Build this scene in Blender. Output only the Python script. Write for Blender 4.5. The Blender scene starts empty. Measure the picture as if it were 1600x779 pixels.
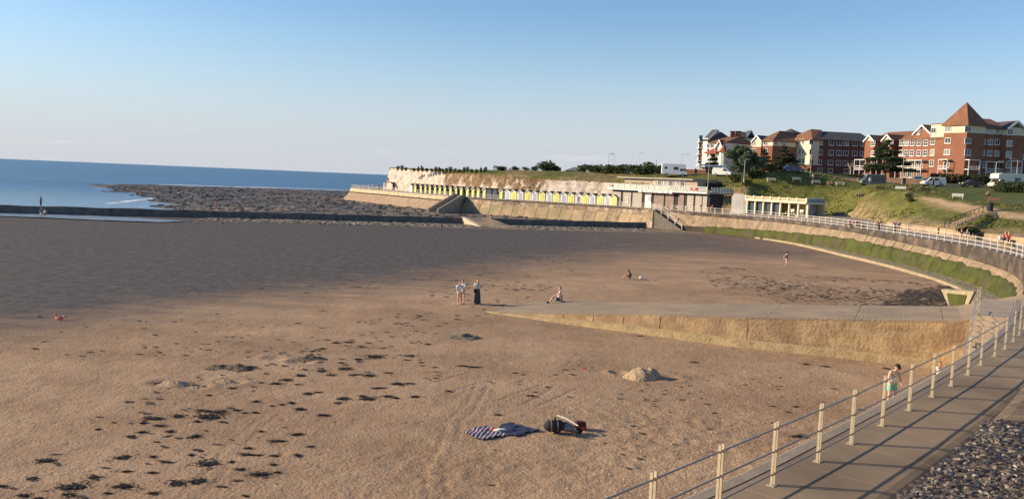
import bpy, bmesh, math, random
import numpy as np
from mathutils import Vector, Matrix, noise as mnoise

random.seed(7); rng = np.random.default_rng(7)
scene = bpy.context.scene
COL = scene.collection
R = math.radians

# ------------------------------------------------------------------ camera
EYE = 8.8
FPX = 1300.0
ROLL = math.atan(.0417); PITCH = math.atan(109.05 / FPX)
_R = Vector((1, 0, 0)); _D = Vector((0, -math.sin(PITCH), -math.cos(PITCH))); _F = Vector((0, math.cos(PITCH), -math.sin(PITCH)))
cd = bpy.data.cameras.new('camera'); cam = bpy.data.objects.new('camera', cd); COL.objects.link(cam)
cx = _R * math.cos(ROLL) - _D * math.sin(ROLL); cy = -(_R * math.sin(ROLL) + _D * math.cos(ROLL)); cz = -_F
cam.matrix_world = Matrix(((cx.x, cy.x, cz.x, 0), (cx.y, cy.y, cz.y, 0), (cx.z, cy.z, cz.z, EYE), (0, 0, 0, 1)))
cd.sensor_width = 36; cd.lens = 36 * FPX / 1600; cd.clip_start = .1; cd.clip_end = 30000
scene.camera = cam

# ------------------------------------------------------------------ light
SUN_AZ = R(4.0)      # the sun stands to the left, a little in front of the viewer
SUN_EL = R(20.0)
world = bpy.data.worlds.new('World'); scene.world = world; world.use_nodes = True
wn = world.node_tree.nodes; wl = world.node_tree.links
bg = wn['Background']
sky = wn.new('ShaderNodeTexSky'); sky.sky_type = 'NISHITA'; sky.sun_disc = False
sky.sun_elevation = SUN_EL; sky.sun_rotation = R(-90) + SUN_AZ
sky.air_density = 1.0; sky.dust_density = .25; sky.ozone_density = 3.2; sky.altitude = 5
bg.inputs['Strength'].default_value = .115
tc = wn.new('ShaderNodeTexCoord'); sxyz = wn.new('ShaderNodeSeparateXYZ'); wl.new(tc.outputs['Generated'], sxyz.inputs[0])
hz = wn.new('ShaderNodeMapRange'); hz.interpolation_type = 'SMOOTHERSTEP'; wl.new(sxyz.outputs[2], hz.inputs[0])
hz.inputs[1].default_value = -.02; hz.inputs[2].default_value = .215; hz.inputs[3].default_value = .9; hz.inputs[4].default_value = 0
hm = wn.new('ShaderNodeMix'); hm.data_type = 'RGBA'; wl.new(hz.outputs[0], hm.inputs[0]); hs_ = wn.new('ShaderNodeHueSaturation'); hs_.inputs['Saturation'].default_value = 1.06; wl.new(sky.outputs[0], hs_.inputs['Color']); wl.new(hs_.outputs[0], hm.inputs[6]); hm.inputs[7].default_value = (3.6, 3.85, 4.4, 1)
# a few thin low clouds far out over the sea
cm = wn.new('ShaderNodeMapping'); cm.inputs['Scale'].default_value = (9, 9, 55); wl.new(tc.outputs['Generated'], cm.inputs[0])
cn = wn.new('ShaderNodeTexNoise'); cn.inputs['Scale'].default_value = 1.0; cn.inputs['Detail'].default_value = 7; cn.inputs['Roughness'].default_value = .6; wl.new(cm.outputs[0], cn.inputs['Vector'])
cr = wn.new('ShaderNodeValToRGB'); cr.color_ramp.elements[0].position = .60; cr.color_ramp.elements[1].position = .74; cr.color_ramp.elements[1].color = (.3, .3, .3, 1); wl.new(cn.outputs[0], cr.inputs[0])
ce = wn.new('ShaderNodeMapRange'); ce.interpolation_type = 'SMOOTHSTEP'; wl.new(sxyz.outputs[2], ce.inputs[0]); ce.inputs[1].default_value = .06; ce.inputs[2].default_value = .03; ce.inputs[3].default_value = 0; ce.inputs[4].default_value = 1
cx_ = wn.new('ShaderNodeMath'); cx_.operation = 'MULTIPLY'; wl.new(cr.outputs[0], cx_.inputs[0]); wl.new(ce.outputs[0], cx_.inputs[1])
cmx = wn.new('ShaderNodeMix'); cmx.data_type = 'RGBA'; wl.new(cx_.outputs[0], cmx.inputs[0]); wl.new(hm.outputs[2], cmx.inputs[6]); cmx.inputs[7].default_value = (6.0, 5.8, 5.9, 1)
wl.new(cmx.outputs[2], bg.inputs['Color'])
sd = bpy.data.lights.new('sun', 'SUN'); sd.energy = 5.0; sd.angle = R(.5); sd.color = (1, .80, .55)
sun = bpy.data.objects.new('sun', sd); COL.objects.link(sun)
sv = Vector((-math.cos(SUN_AZ) * math.cos(SUN_EL), math.sin(SUN_AZ) * math.cos(SUN_EL), math.sin(SUN_EL)))
sun.rotation_euler = sv.to_track_quat('Z', 'Y').to_euler(); sun.location = (-40, 40, 60)
vs = scene.view_settings
vs.view_transform = 'Standard'; vs.look = 'None'; vs.gamma = 1; vs.use_curve_mapping = False; vs.exposure = 0.52

# ------------------------------------------------------------------ pixel to place
def ray(x, y):
    dx, dy = x - 800, y - 389.5
    u = dx * math.cos(ROLL) + dy * math.sin(ROLL); w = -dx * math.sin(ROLL) + dy * math.cos(ROLL)
    return Vector((u, FPX * math.cos(PITCH) - w * math.sin(PITCH), -FPX * math.sin(PITCH) - w * math.cos(PITCH)))
def G(x, y, z=0.0):
    r = ray(x, y); t = (z - EYE) / r.z
    return Vector((r.x * t, r.y * t, z))
def PD(x, y, d):
    r = ray(x, y); t = d / r.y
    return Vector((r.x * t, d, EYE + r.z * t))
def zpx(x, y, d): return PD(x, y, d).z

# ------------------------------------------------------------------ materials
def lin(h):
    h = h.lstrip('#'); o = []
    for i in (0, 2, 4):
        c = int(h[i:i + 2], 16) / 255; o.append(c / 12.92 if c <= .04045 else ((c + .055) / 1.055) ** 2.4)
    return tuple(o)
MATS = {}
def mat(name, c1, c2=None, scale=2.0, rough=.85, bump=0.0, bscale=20.0, metal=0.0, detail=6, coord='pos', spec=.35, contrast=(.35, .65), stretch=(1, 1, 1), c3=None, s3=.5):
    if name in MATS: return MATS[name]
    m = bpy.data.materials.new(name); m.use_nodes = True
    nt = m.node_tree; N = nt.nodes; L = nt.links; b = N['Principled BSDF']
    b.inputs['Roughness'].default_value = rough; b.inputs['Metallic'].default_value = metal
    b.inputs['Specular IOR Level'].default_value = spec
    if c2 is None: c2 = tuple(v * .82 for v in c1)
    if coord == 'pos':
        g = N.new('ShaderNodeNewGeometry'); co = g.outputs['Position']
    else:
        g = N.new('ShaderNodeTexCoord'); co = g.outputs['Object']
    mp = N.new('ShaderNodeMapping'); mp.inputs['Scale'].default_value = stretch; L.new(co, mp.inputs[0]); co = mp.outputs[0]
    n = N.new('ShaderNodeTexNoise'); n.inputs['Scale'].default_value = scale; n.inputs['Detail'].default_value = detail; n.inputs['Roughness'].default_value = .65
    L.new(co, n.inputs['Vector'])
    r = N.new('ShaderNodeValToRGB'); r.color_ramp.elements[0].position = contrast[0]; r.color_ramp.elements[1].position = contrast[1]
    r.color_ramp.elements[0].color = (*c2, 1); r.color_ramp.elements[1].color = (*c1, 1)
    L.new(n.outputs[0], r.inputs[0]); out = r.outputs[0]
    if c3 is not None:
        n3 = N.new('ShaderNodeTexNoise'); n3.inputs['Scale'].default_value = s3; n3.inputs['Detail'].default_value = 5
        L.new(co, n3.inputs['Vector'])
        r3 = N.new('ShaderNodeValToRGB'); r3.color_ramp.elements[0].position = .48; r3.color_ramp.elements[1].position = .62
        L.new(n3.outputs[0], r3.inputs[0])
        mx = N.new('ShaderNodeMix'); mx.data_type = 'RGBA'; L.new(r3.outputs[0], mx.inputs[0]); L.new(out, mx.inputs[6]); mx.inputs[7].default_value = (*c3, 1)
        out = mx.outputs[2]
    L.new(out, b.inputs['Base Color'])
    if bump:
        nb = N.new('ShaderNodeTexNoise'); nb.inputs['Scale'].default_value = bscale; nb.inputs['Detail'].default_value = 5
        L.new(co, nb.inputs['Vector'])
        bp = N.new('ShaderNodeBump'); bp.inputs['Strength'].default_value = bump; bp.inputs['Distance'].default_value = .5 / bscale * 4
        L.new(nb.outputs[0], bp.inputs['Height']); L.new(bp.outputs[0], b.inputs['Normal'])
    MATS[name] = m
    return m
def glass(name, c, rough=.08):
    if name in MATS: return MATS[name]
    m = mat(name, c, tuple(v * .7 for v in c), scale=.4, rough=rough, spec=.6); return m

# ------------------------------------------------------------------ mesh building
class MB:
    def __init__(s): s.v = []; s.f = []
    def add(s, vs, fs):
        o = len(s.v); s.v += [tuple(p) for p in vs]; s.f += [tuple(o + i for i in f) for f in fs]; return s
    def box(s, c, d, rz=0.0, rx=0.0, ry=0.0):
        hx, hy, hz = d[0] / 2, d[1] / 2, d[2] / 2
        M = Matrix.Rotation(rz, 3, 'Z') @ Matrix.Rotation(ry, 3, 'Y') @ Matrix.Rotation(rx, 3, 'X')
        P = [M @ Vector((x, y, z)) + Vector(c) for x in (-hx, hx) for y in (-hy, hy) for z in (-hz, hz)]
        return s.add(P, [(0, 1, 3, 2), (4, 6, 7, 5), (0, 4, 5, 1), (2, 3, 7, 6), (0, 2, 6, 4), (1, 5, 7, 3)])
    def prism(s, poly, z0, z1):
        n = len(poly)
        a = sum(poly[i][0] * poly[(i + 1) % n][1] - poly[(i + 1) % n][0] * poly[i][1] for i in range(n))
        if a < 0: poly = poly[::-1]
        P = [(p[0], p[1], z0) for p in poly] + [(p[0], p[1], z1) for p in poly]
        return s.add(P, [tuple(range(n))[::-1], tuple(range(n, 2 * n))] + [(i, (i + 1) % n, n + (i + 1) % n, n + i) for i in range(n)])
    def extrude(s, poly, vec):
        """closed solid from a planar polygon of 3D points, extruded by vec"""
        n = len(poly); v = Vector(vec)
        P = [Vector(p) for p in poly] + [Vector(p) + v for p in poly]
        return s.add(P, [tuple(range(n))[::-1], tuple(range(n, 2 * n))] + [(i, (i + 1) % n, n + (i + 1) % n, n + i) for i in range(n)])
    def tube(s, pts, r, n=8, r1=None, cap=True):
        pts = [Vector(p) for p in pts]; k = len(pts); rings = []; last = None
        for i, p in enumerate(pts):
            t = (pts[min(i + 1, k - 1)] - pts[max(i - 1, 0)]).normalized()
            if last is None: a = t.orthogonal().normalized()
            else: a = (last - t * last.dot(t)).normalized()
            last = a; b = t.cross(a)
            rr = r if not isinstance(r, (list, tuple)) else r[i]
            if r1 is not None: rr = r + (r1 - r) * i / (k - 1)
            rings.append([p + (a * math.cos(2 * math.pi * j / n) + b * math.sin(2 * math.pi * j / n)) * rr for j in range(n)])
        P = [q for g in rings for q in g]; F = []
        for i in range(k - 1):
            for j in range(n):
                F.append((i * n + j, i * n + (j + 1) % n, (i + 1) * n + (j + 1) % n, (i + 1) * n + j))
        if cap: F += [tuple(range(n))[::-1], tuple((k - 1) * n + j for j in range(n))]
        return s.add(P, F)
    def lathe(s, prof, n=12, c=(0, 0, 0)):
        P = []; F = []
        for r, z in prof:
            P += [(c[0] + r * math.cos(2 * math.pi * j / n), c[1] + r * math.sin(2 * math.pi * j / n), c[2] + z) for j in range(n)]
        for i in range(len(prof) - 1):
            for j in range(n): F.append((i * n + j, i * n + (j + 1) % n, (i + 1) * n + (j + 1) % n, (i + 1) * n + j))
        F += [tuple(range(n))[::-1], tuple((len(prof) - 1) * n + j for j in range(n))]
        return s.add(P, F)
    def ball(s, c, r, sc=(1, 1, 1), n=8, m=6, jit=0.0):
        P = [(c[0], c[1], c[2] + r * sc[2])]; F = []
        for i in range(1, m):
            a = math.pi * i / m
            for j in range(n):
                b = 2 * math.pi * j / n; q = r * (1 + random.uniform(-jit, jit))
                P.append((c[0] + q * math.sin(a) * math.cos(b) * sc[0], c[1] + q * math.sin(a) * math.sin(b) * sc[1], c[2] + q * math.cos(a) * sc[2]))
        P.append((c[0], c[1], c[2] - r * sc[2])); e = len(P) - 1
        for j in range(n):
            F.append((0, 1 + j, 1 + (j + 1) % n)); F.append((e, e - n + (j + 1) % n, e - n + j))
        for i in range(m - 2):
            for j in range(n):
                a = 1 + i * n + j; b = 1 + i * n + (j + 1) % n
                F.append((a, a + n, b + n, b))
        return s.add(P, F)
    def mesh(s, name, off=(0, 0, 0), smooth=False):
        me = bpy.data.meshes.new(name)
        o = off
        me.from_pydata([(p[0] - o[0], p[1] - o[1], p[2] - o[2]) for p in s.v], [], s.f); me.update()
        if smooth: me.polygons.foreach_set('use_smooth', [True] * len(me.polygons))
        return me
    def build(s, name, m, parent=None, smooth=False, world=True):
        off = ORG.get(parent.name, (0, 0, 0)) if (parent is not None and world) else (0, 0, 0)
        me = s.mesh(name, off, smooth); me.materials.append(m)
        return link(name, me, parent)
ORG = {}
def link(name, me, parent=None, loc=None, rz=0.0, sc=None):
    o = bpy.data.objects.new(name, me); COL.objects.link(o)
    if parent is not None:
        o.parent = parent
        if parent.name in ORG: ORG[o.name] = ORG[parent.name]
    if loc is not None: o.location = loc
    if rz: o.rotation_euler = (0, 0, rz)
    if sc is not None: o.scale = sc if not isinstance(sc, (int, float)) else (sc, sc, sc)
    return o
def tag(o, label=None, cat=None, group=None, kind=None):
    if label: o['label'] = label
    if cat: o['category'] = cat
    if group: o['group'] = group
    if kind: o['kind'] = kind
    return o
def thing(name, label, cat, loc=(0, 0, 0), rz=0.0, group=None, world=False):
    """an Empty at the thing's base; world=True: its parts are given in world coordinates"""
    o = bpy.data.objects.new(name, None); COL.objects.link(o); o.location = loc; o.rotation_euler = (0, 0, rz)
    o.empty_display_size = .3
    tag(o, label, cat, group)
    if world: ORG[o.name] = tuple(loc)
    return o
def struct(o): o['kind'] = 'structure'; return o
def copy_tree(o, parent=None):
    c = o.copy(); COL.objects.link(c)
    if parent is not None: c.parent = parent
    for ch in list(o.children): copy_tree(ch, c)
    return c
def grid_mesh(name, X, Y, Z, m, smooth=True, attrs=None, mask=None):
    """X,Y,Z: 2D arrays"""
    ny, nx = X.shape
    me = bpy.data.meshes.new(name)
    idx = np.arange(ny * nx).reshape(ny, nx)
    q = np.stack([idx[:-1, :-1], idx[:-1, 1:], idx[1:, 1:], idx[1:, :-1]], -1).reshape(-1, 4)
    if mask is not None:
        fm = (mask[:-1, :-1] | mask[:-1, 1:] | mask[1:, 1:] | mask[1:, :-1]).reshape(-1); q = q[fm]
    me.vertices.add(ny * nx); me.vertices.foreach_set('co', np.stack([X, Y, Z], -1).astype(np.float32).ravel())
    me.loops.add(q.size); me.loops.foreach_set('vertex_index', q.astype(np.int32).ravel())
    me.polygons.add(len(q)); me.polygons.foreach_set('loop_start', np.arange(0, q.size, 4, dtype=np.int32))
    me.update(calc_edges=True)
    if smooth: me.polygons.foreach_set('use_smooth', np.ones(len(q), dtype=bool))
    for k, a in (attrs or {}).items():
        at = me.attributes.new(k, 'FLOAT', 'POINT'); at.data.foreach_set('value', a.astype(np.float32).ravel())
    me.materials.append(m)
    return link(name, me)
def vn(x, y, seed=0):
    ix = np.floor(x); iy = np.floor(y); fx = x - ix; fy = y - iy
    fx = fx * fx * (3 - 2 * fx); fy = fy * fy * (3 - 2 * fy)
    def h(a, b):
        v = np.sin(a * 127.1 + b * 311.7 + seed * 74.7) * 43758.5453
        return v - np.floor(v)
    return (h(ix, iy) * (1 - fx) + h(ix + 1, iy) * fx) * (1 - fy) + (h(ix, iy + 1) * (1 - fx) + h(ix + 1, iy + 1) * fx) * fy
def fbm(x, y, sc, oct=4, seed=0):
    t = 0; a = .5; 
    for i in range(oct):
        t = t + a * vn(x * sc + 17.3 * i, y * sc - 9.1 * i, seed + i); a *= .5; sc *= 2.03
    return t
def sstep(a, b, x):
    t = np.clip((x - a) / (b - a), 0, 1); return t * t * (3 - 2 * t)
def poly_sdf(px, py, poly):
    """signed distance, negative inside"""
    d = np.full(px.shape, 1e18); ins = np.zeros(px.shape, bool); n = len(poly)
    for i in range(n):
        ax, ay = poly[i]; bx, by = poly[(i + 1) % n]; ex, ey = bx - ax, by - ay
        t = np.clip(((px - ax) * ex + (py - ay) * ey) / (ex * ex + ey * ey + 1e-9), 0, 1)
        d = np.minimum(d, (px - ax - ex * t) ** 2 + (py - ay - ey * t) ** 2)
        c = ((ay > py) != (by > py)) & (px < (bx - ax) * (py - ay) / (by - ay + 1e-12) + ax); ins ^= c
    d = np.sqrt(d); return np.where(ins, -d, d)
def line_dist(px, py, line):
    d = np.full(px.shape, 1e18)
    for i in range(len(line) - 1):
        ax, ay = line[i]; bx, by = line[i + 1]; ex, ey = bx - ax, by - ay
        t = np.clip(((px - ax) * ex + (py - ay) * ey) / (ex * ex + ey * ey + 1e-9), 0, 1)
        d = np.minimum(d, (px - ax - ex * t) ** 2 + (py - ay - ey * t) ** 2)
    return np.sqrt(d)

# ------------------------------------------------------------------ the sea wall's curve (plan)
PZ = 3.75    # promenade level
_C = [(-3.2, 6.2), (-.6, 8.8), (2.1, 11.4), (4.7, 14.0), (7.7, 17.3), (10.8, 20.8), (14.5, 25.1), (18.2, 29.8), (22.3, 35.5), (26.8, 42.6), (31.8, 50.5), (37.5, 59.5), (42.3, 67.5),
      (45.7, 74.8), (48.2, 84), (49.8, 96), (50.4, 112), (50, 128), (48.4, 142), (44.7, 154), (38.6, 164), (30.5, 176), (18, 189.5), (5, 198.8), (-6.9, 207), (-17.5, 219), (-28, 234), (-38, 250), (-50, 268), (-54, 276), (-53, 284), (-46, 296), (-34, 312)]
def catmull(P, step):
    P = [Vector(p) for p in P]; o = []
    for i in range(len(P) - 1):
        p0, p1, p2, p3 = P[max(i - 1, 0)], P[i], P[i + 1], P[min(i + 2, len(P) - 1)]
        k = max(2, int((p2 - p1).length / step))
        for j in range(k):
            t = j / k
            o.append(.5 * ((2 * p1) + (p2 - p0) * t + (2 * p0 - 5 * p1 + 4 * p2 - p3) * t * t + (3 * p1 - p0 - 3 * p2 + p3) * t ** 3))
    o.append(P[-1]); return o
_cp = catmull(_C, .5)
CP = np.array([(p.x, p.y) for p in _cp])
CS = np.concatenate([[0], np.cumsum(np.linalg.norm(np.diff(CP, axis=0), axis=1))])
_t = np.gradient(CP, axis=0); 
for _ in range(6): _t[1:-1] = (_t[:-2] + 2 * _t[1:-1] + _t[2:]) / 4
_t /= np.linalg.norm(_t, axis=1)[:, None]
CT = _t; CN = np.stack([_t[:, 1], -_t[:, 0]], 1)     # inland side
def cat(s, d=0.0, z=0.0):
    x = np.interp(s, CS, CP[:, 0]); y = np.interp(s, CS, CP[:, 1]); nx = np.interp(s, CS, CN[:, 0]); ny = np.interp(s, CS, CN[:, 1])
    return Vector((x + nx * d, y + ny * d, z))
def cdir(s):
    return math.atan2(np.interp(s, CS, CT[:, 1]), np.interp(s, CS, CT[:, 0]))
def sof(x, y):
    return float(CS[np.argmin((CP[:, 0] - x) ** 2 + (CP[:, 1] - y) ** 2)])
def cdist(X, Y):
    """signed distance from the curve, inland positive"""
    sh = X.shape; x = X.ravel(); y = Y.ravel(); o = np.empty(len(x)); q = CP[::4]; nn = CN[::4]
    for a in range(0, len(x), 20000):
        dx = x[a:a + 20000, None] - q[None, :, 0]; dy = y[a:a + 20000, None] - q[None, :, 1]
        d2 = dx * dx + dy * dy; j = np.argmin(d2, 1); r = np.arange(len(j))
        o[a:a + 20000] = np.sqrt(d2[r, j]) * np.where(dx[r, j] * nn[j, 0] + dy[r, j] * nn[j, 1] > 0, 1, -1)
    return o.reshape(sh)
S_SLIP0 = sof(24.5, 39.5); S_SLIP1 = sof(30.5, 48.5); S_ST2 = sof(34.5, 170); S_ST1 = sof(-13, 213); S_END = CS[-1]
def loft(mb, ss, prof):
    """prof: list of (d,z) or function s->list; open sheet"""
    rows = []
    for s in ss:
        pr = prof(s) if callable(prof) else prof
        rows.append([cat(s, d, z) for d, z in pr])
    k = len(rows[0]); P = [p for r in rows for p in r]; F = []
    for i in range(len(rows) - 1):
        for j in range(k - 1): F.append((i * k + j, i * k + j + 1, (i + 1) * k + j + 1, (i + 1) * k + j))
    mb.add(P, F); return mb
def loft_solid(mb, ss, prof):
    """closed profile swept along the curve, capped"""
    rows = []
    for s in ss:
        pr = prof(s) if callable(prof) else prof
        rows.append([cat(s, d, z) for d, z in pr])
    k = len(rows[0]); P = [p for r in rows for p in r]; F = []
    for i in range(len(rows) - 1):
        for j in range(k): F.append((i * k + j, (i + 1) * k + j, (i + 1) * k + (j + 1) % k, i * k + (j + 1) % k))
    F += [tuple(range(k)), tuple((len(rows) - 1) * k + j for j in range(k))[::-1]]
    mb.add(P, F); return mb
# ================================================================== GROUND, WATER
# breakwater line in plan
BWA = Vector((-150, 114.7)); BWB = Vector((-83.4, 134.9)); BWC = Vector((27.0, 168.4))
def bw_y(x): return BWB.y + (x - BWB.x) * (BWC.y - BWB.y) / (BWC.x - BWB.x)

# ---- sand material
def sand_material():
    m = bpy.data.materials.new('sand'); m.use_nodes = True; nt = m.node_tree; N = nt.nodes; L = nt.links; b = N['Principled BSDF']
    g = N.new('ShaderNodeNewGeometry'); P = g.outputs['Position']
    def nz(s, d=6, r=.6, st=None):
        n = N.new('ShaderNodeTexNoise'); n.inputs['Scale'].default_value = s; n.inputs['Detail'].default_value = d; n.inputs['Roughness'].default_value = r
        if st:
            mp = N.new('ShaderNodeMapping'); mp.inputs['Scale'].default_value = st; L.new(P, mp.inputs[0]); L.new(mp.outputs[0], n.inputs['Vector'])
        else: L.new(P, n.inputs['Vector'])
        return n.outputs[0]
    def ramp(i, a, c0, bpos, c1):
        r = N.new('ShaderNodeValToRGB'); e = r.color_ramp.elements; e[0].position = a; e[1].position = bpos; e[0].color = (*c0, 1); e[1].color = (*c1, 1); L.new(i, r.inputs[0]); return r.outputs[0]
    def mix(f, a, c):
        x = N.new('ShaderNodeMix'); x.data_type = 'RGBA'; L.new(f, x.inputs[0]); L.new(a, x.inputs[6]); L.new(c, x.inputs[7]); return x.outputs[2]
    def att(nm):
        a = N.new('ShaderNodeAttribute'); a.attribute_name = nm; return a.outputs['Fac']
    def math_(op, a, c):
        x = N.new('ShaderNodeMath'); x.operation = op
        for k, v in ((0, a), (1, c)):
            if isinstance(v, (int, float)): x.inputs[k].default_value = v
            else: L.new(v, x.inputs[k])
        return x.outputs[0]
    dry = ramp(nz(.35, 8, .7), .36, (.37, .252, .160), .64, (.475, .330, .214))
    grit = ramp(nz(10, 3, .75), .36, (.42, .37, .32), .52, (1.02, 1.01, 1.0))
    x = N.new('ShaderNodeMix'); x.data_type = 'RGBA'; x.blend_type = 'MULTIPLY'; x.inputs[0].default_value = .46; L.new(dry, x.inputs[6]); L.new(grit, x.inputs[7]); dry = x.outputs[2]
    big = ramp(nz(.11, 4, .6, (.6, 1, 1)), .36, (.80, .77, .75), .62, (1.04, 1.03, 1.02)); x = N.new('ShaderNodeMix'); x.data_type = 'RGBA'; x.blend_type = 'MULTIPLY'; x.inputs[0].default_value = 1; L.new(dry, x.inputs[6]); L.new(big, x.inputs[7]); dry = x.outputs[2]
    wet = ramp(nz(1.1, 5, .75, (1.3, .7, 1)), .30, (.058, .049, .046), .72, (.150, .127, .114))
    rub = ramp(nz(1.1, 8, .8, (.5, 1.2, 1)), .38, (.055, .042, .032), .64, (.42, .34, .24))
    wt = att('wet')
    # break the edge of the wet sand up
    wmod = math_('ADD', wt, math_('MULTIPLY', math_('SUBTRACT', nz(.5, 6, .7, (.4, 1.4, 1)), .5), .9))
    wm = math_('MULTIPLY', ramp(wmod, .2, (0, 0, 0), .85, (1, 1, 1)), 1.0)
    c = mix(wm, dry, wet)
    c = mix(ramp(math_('ADD', att('rub'), math_('MULTIPLY', math_('SUBTRACT', nz(.9, 6, .7, (.4, 1.2, 1)), .5), 1.2)), .25, (0, 0, 0), .5, (1, 1, 1)), c, rub)
    # dark scraps of weed lying in the sand
    wd = ramp(math_('ADD', math_('MULTIPLY', att('weed'), .55), nz(1.1, 5, .75, (.75, .62, 1))), .80, (0, 0, 0), .90, (1, 1, 1))
    dk = N.new('ShaderNodeRGB'); dk.outputs[0].default_value = (.035, .026, .018, 1)
    c = mix(wd, c, dk.outputs[0])
    L.new(c, b.inputs['Base Color'])
    rr = N.new('ShaderNodeMapRange'); L.new(wm, rr.inputs[0]); rr.inputs[3].default_value = .95; rr.inputs[4].default_value = .8; L.new(rr.outputs[0], b.inputs['Roughness'])
    b.inputs['Specular IOR Level'].default_value = .12
    h = math_('ADD', math_('MULTIPLY', nz(8, 2, .6), .055), math_('ADD', math_('MULTIPLY', nz(2.2, 3, .6), .022), math_('MULTIPLY', nz(22, 2, .6), .022)))
    bp = N.new('ShaderNodeBump'); bp.inputs['Distance'].default_value = 1.0
    st = N.new('ShaderNodeMapRange'); L.new(wm, st.inputs[0]); st.inputs[3].default_value = .75; st.inputs[4].default_value = .38; L.new(st.outputs[0], bp.inputs['Strength'])
    L.new(h, bp.inputs['Height']); L.new(bp.outputs[0], b.inputs['Normal'])
    return m
SAND = sand_material()

def axis(segs):
    o = [segs[0][0]]
    for a, b_, s0, s1 in segs:
        x = a
        while x < b_ - 1e-6:
            t = (x - a) / (b_ - a); x = min(b_, x + s0 + (s1 - s0) * t); o.append(x)
    return np.array(o)
sx = axis([(-105, -24, 1.2, .11), (-24, 20, .11, .11), (20, 56, .11, .7)])
sy = axis([(10, 18, .5, .10), (18, 34, .10, .10), (34, 60, .10, .3), (60, 182, .3, 1.3)])
SX, SY = np.meshgrid(sx, sy)
def pxline(L_, z=0): return [(p.x, p.y) for p in (G(x, y, z) for x, y in L_)]
wet_edge = pxline([(-260, 560), (-80, 536), (0, 524), (130, 508), (300, 482), (450, 466), (600, 452), (700, 440), (800, 424), (900, 414), (1000, 406), (1100, 404), (1220, 408), (1330, 418), (1420, 432), (1500, 446)])
wet_poly = wet_edge + [(60, 190), (-160, 190), (-160, 20)]
sdw = poly_sdf(SX, SY, wet_poly)
wet = sstep(-.05, 1.05, .5 - sdw / (9.0 + .22 * SY))
wet *= .93 - .22 * sstep(0, 34, SX) * sstep(125, 95, SY) - .20 * sstep(-10, 30, SX)
rub = np.exp(-((SY - (BWB.y + (SX - BWB.x) * .3034) + 4.0) / 4.6) ** 2) * sstep(-58, -42, SX) + .8 * np.exp(-((SY - (BWB.y + (SX - BWB.x) * .3034) + 11.0) / 1.5) ** 2) * sstep(-30, -5, SX)
weed_zone = pxline([(1060, 425), (1130, 418), (1250, 432), (1400, 440), (1490, 448), (1500, 482), (1300, 479), (1180, 462), (1120, 440)])
weed = sstep(1.5, -1.5, poly_sdf(SX, SY, weed_zone)) * .26
weed = np.maximum(weed, .5 * sstep(1.2, -1.0, poly_sdf(SX, SY, pxline([(1400, 462), (1440, 448), (1482, 446), (1540, 452), (1540, 484), (1380, 481)]))))
band = line_dist(SX, SY, pxline([(60, 760), (230, 650), (330, 590), (480, 560), (640, 545)]))
weed = np.maximum(weed, .10 * np.exp(-(band / 3.2) ** 2))
weed = np.maximum(weed, .19 * np.exp(-(line_dist(SX, SY, pxline([(740, 460), (900, 455), (700, 490), (560, 520)])) / 3.0) ** 2))
damp = 1 - .8 * wet
Z = .05 * (fbm(SX, SY, .25, 3, 3) - .5) * 2 + damp * (.034 * (fbm(SX, SY, 1.3, 4, 5) - .45) + .02 * (vn(SX * 4.2, SY * 3.2, 9) - .5))
# scuffed, trodden ground
rip = np.exp(-(((SX - 6.5) / 6) ** 2 + ((SY - 29) / 4.5) ** 2)) + .7 * np.exp(-(((SX + 1.0) / 5) ** 2 + ((SY - 24.5) / 2.2) ** 2))
Z += rip * .035 * (vn(SX * 3.4, SY * 4.6, 21) - .5) * 2
Z -= .06 * rub * (fbm(SX, SY, .8, 4, 31) - .7) * 3
# footprints
xi = lambda v: int(np.searchsorted(sx, v)); yi = lambda v: int(np.searchsorted(sy, v))
def dent(x, y, r, dep, rim=.35):
    a, b_, c, d = xi(x - 2.4 * r), xi(x + 2.4 * r) + 1, yi(y - 2.4 * r), yi(y + 2.4 * r) + 1
    q = ((SX[c:d, a:b_] - x) ** 2 + (SY[c:d, a:b_] - y) ** 2) / (r * r)
    Z[c:d, a:b_] += -dep * np.exp(-q * 1.6) + dep * rim * np.exp(-(np.sqrt(q) - 1.5) ** 2 * 4)
for k in range(2600):
    y = 17 + 33 * random.random() ** 1.4; x = random.uniform(-26, 20)
    if fbm(np.array([x]), np.array([y]), .22, 2, 44)[0] < .42: continue
    dent(x, y, random.uniform(.07, .13), random.uniform(.012, .04))
for k in range(16):                                   # walked lines of prints
    x, y = random.uniform(-20, 14), random.uniform(19, 46); a = random.uniform(0, 6.28)
    for j in range(26):
        x += .62 * math.cos(a); y += .62 * math.sin(a); a += random.uniform(-.1, .1)
        if -24 < x < 19 and 17 < y < 52:
            o = .11 * (-1) ** j; dent(x - o * math.sin(a), y + o * math.cos(a), .11, .04)
# wheel tracks and scratched lines
def groove(line, w, dep):
    line = [(p.x, p.y) for p in catmull(line, .4)]
    xs = [p[0] for p in line]; ys = [p[1] for p in line]
    a, b_, c, d = xi(min(xs) - 1), xi(max(xs) + 1), yi(min(ys) - 1), yi(max(ys) + 1)
    q = line_dist(SX[c:d, a:b_], SY[c:d, a:b_], line)
    Z[c:d, a:b_] += -dep * np.exp(-(q / w) ** 2) + .45 * dep * np.exp(-((q - 1.9 * w) / (.7 * w)) ** 2)
def crop(L_, ox, oy, s): return pxline([(ox + x / s, oy + y / s) for x, y in L_])
for Lc in ([(262, 860), (240, 720), (235, 620), (290, 520), (345, 400), (360, 340), (440, 270), (480, 210), (520, 130)], [(380, 860), (350, 700), (345, 590), (385, 510), (420, 400), (430, 345), (490, 300), (540, 220), (570, 150)]):
    groove(crop(Lc, 600, 560, 3.558), .06, .026)
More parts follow.
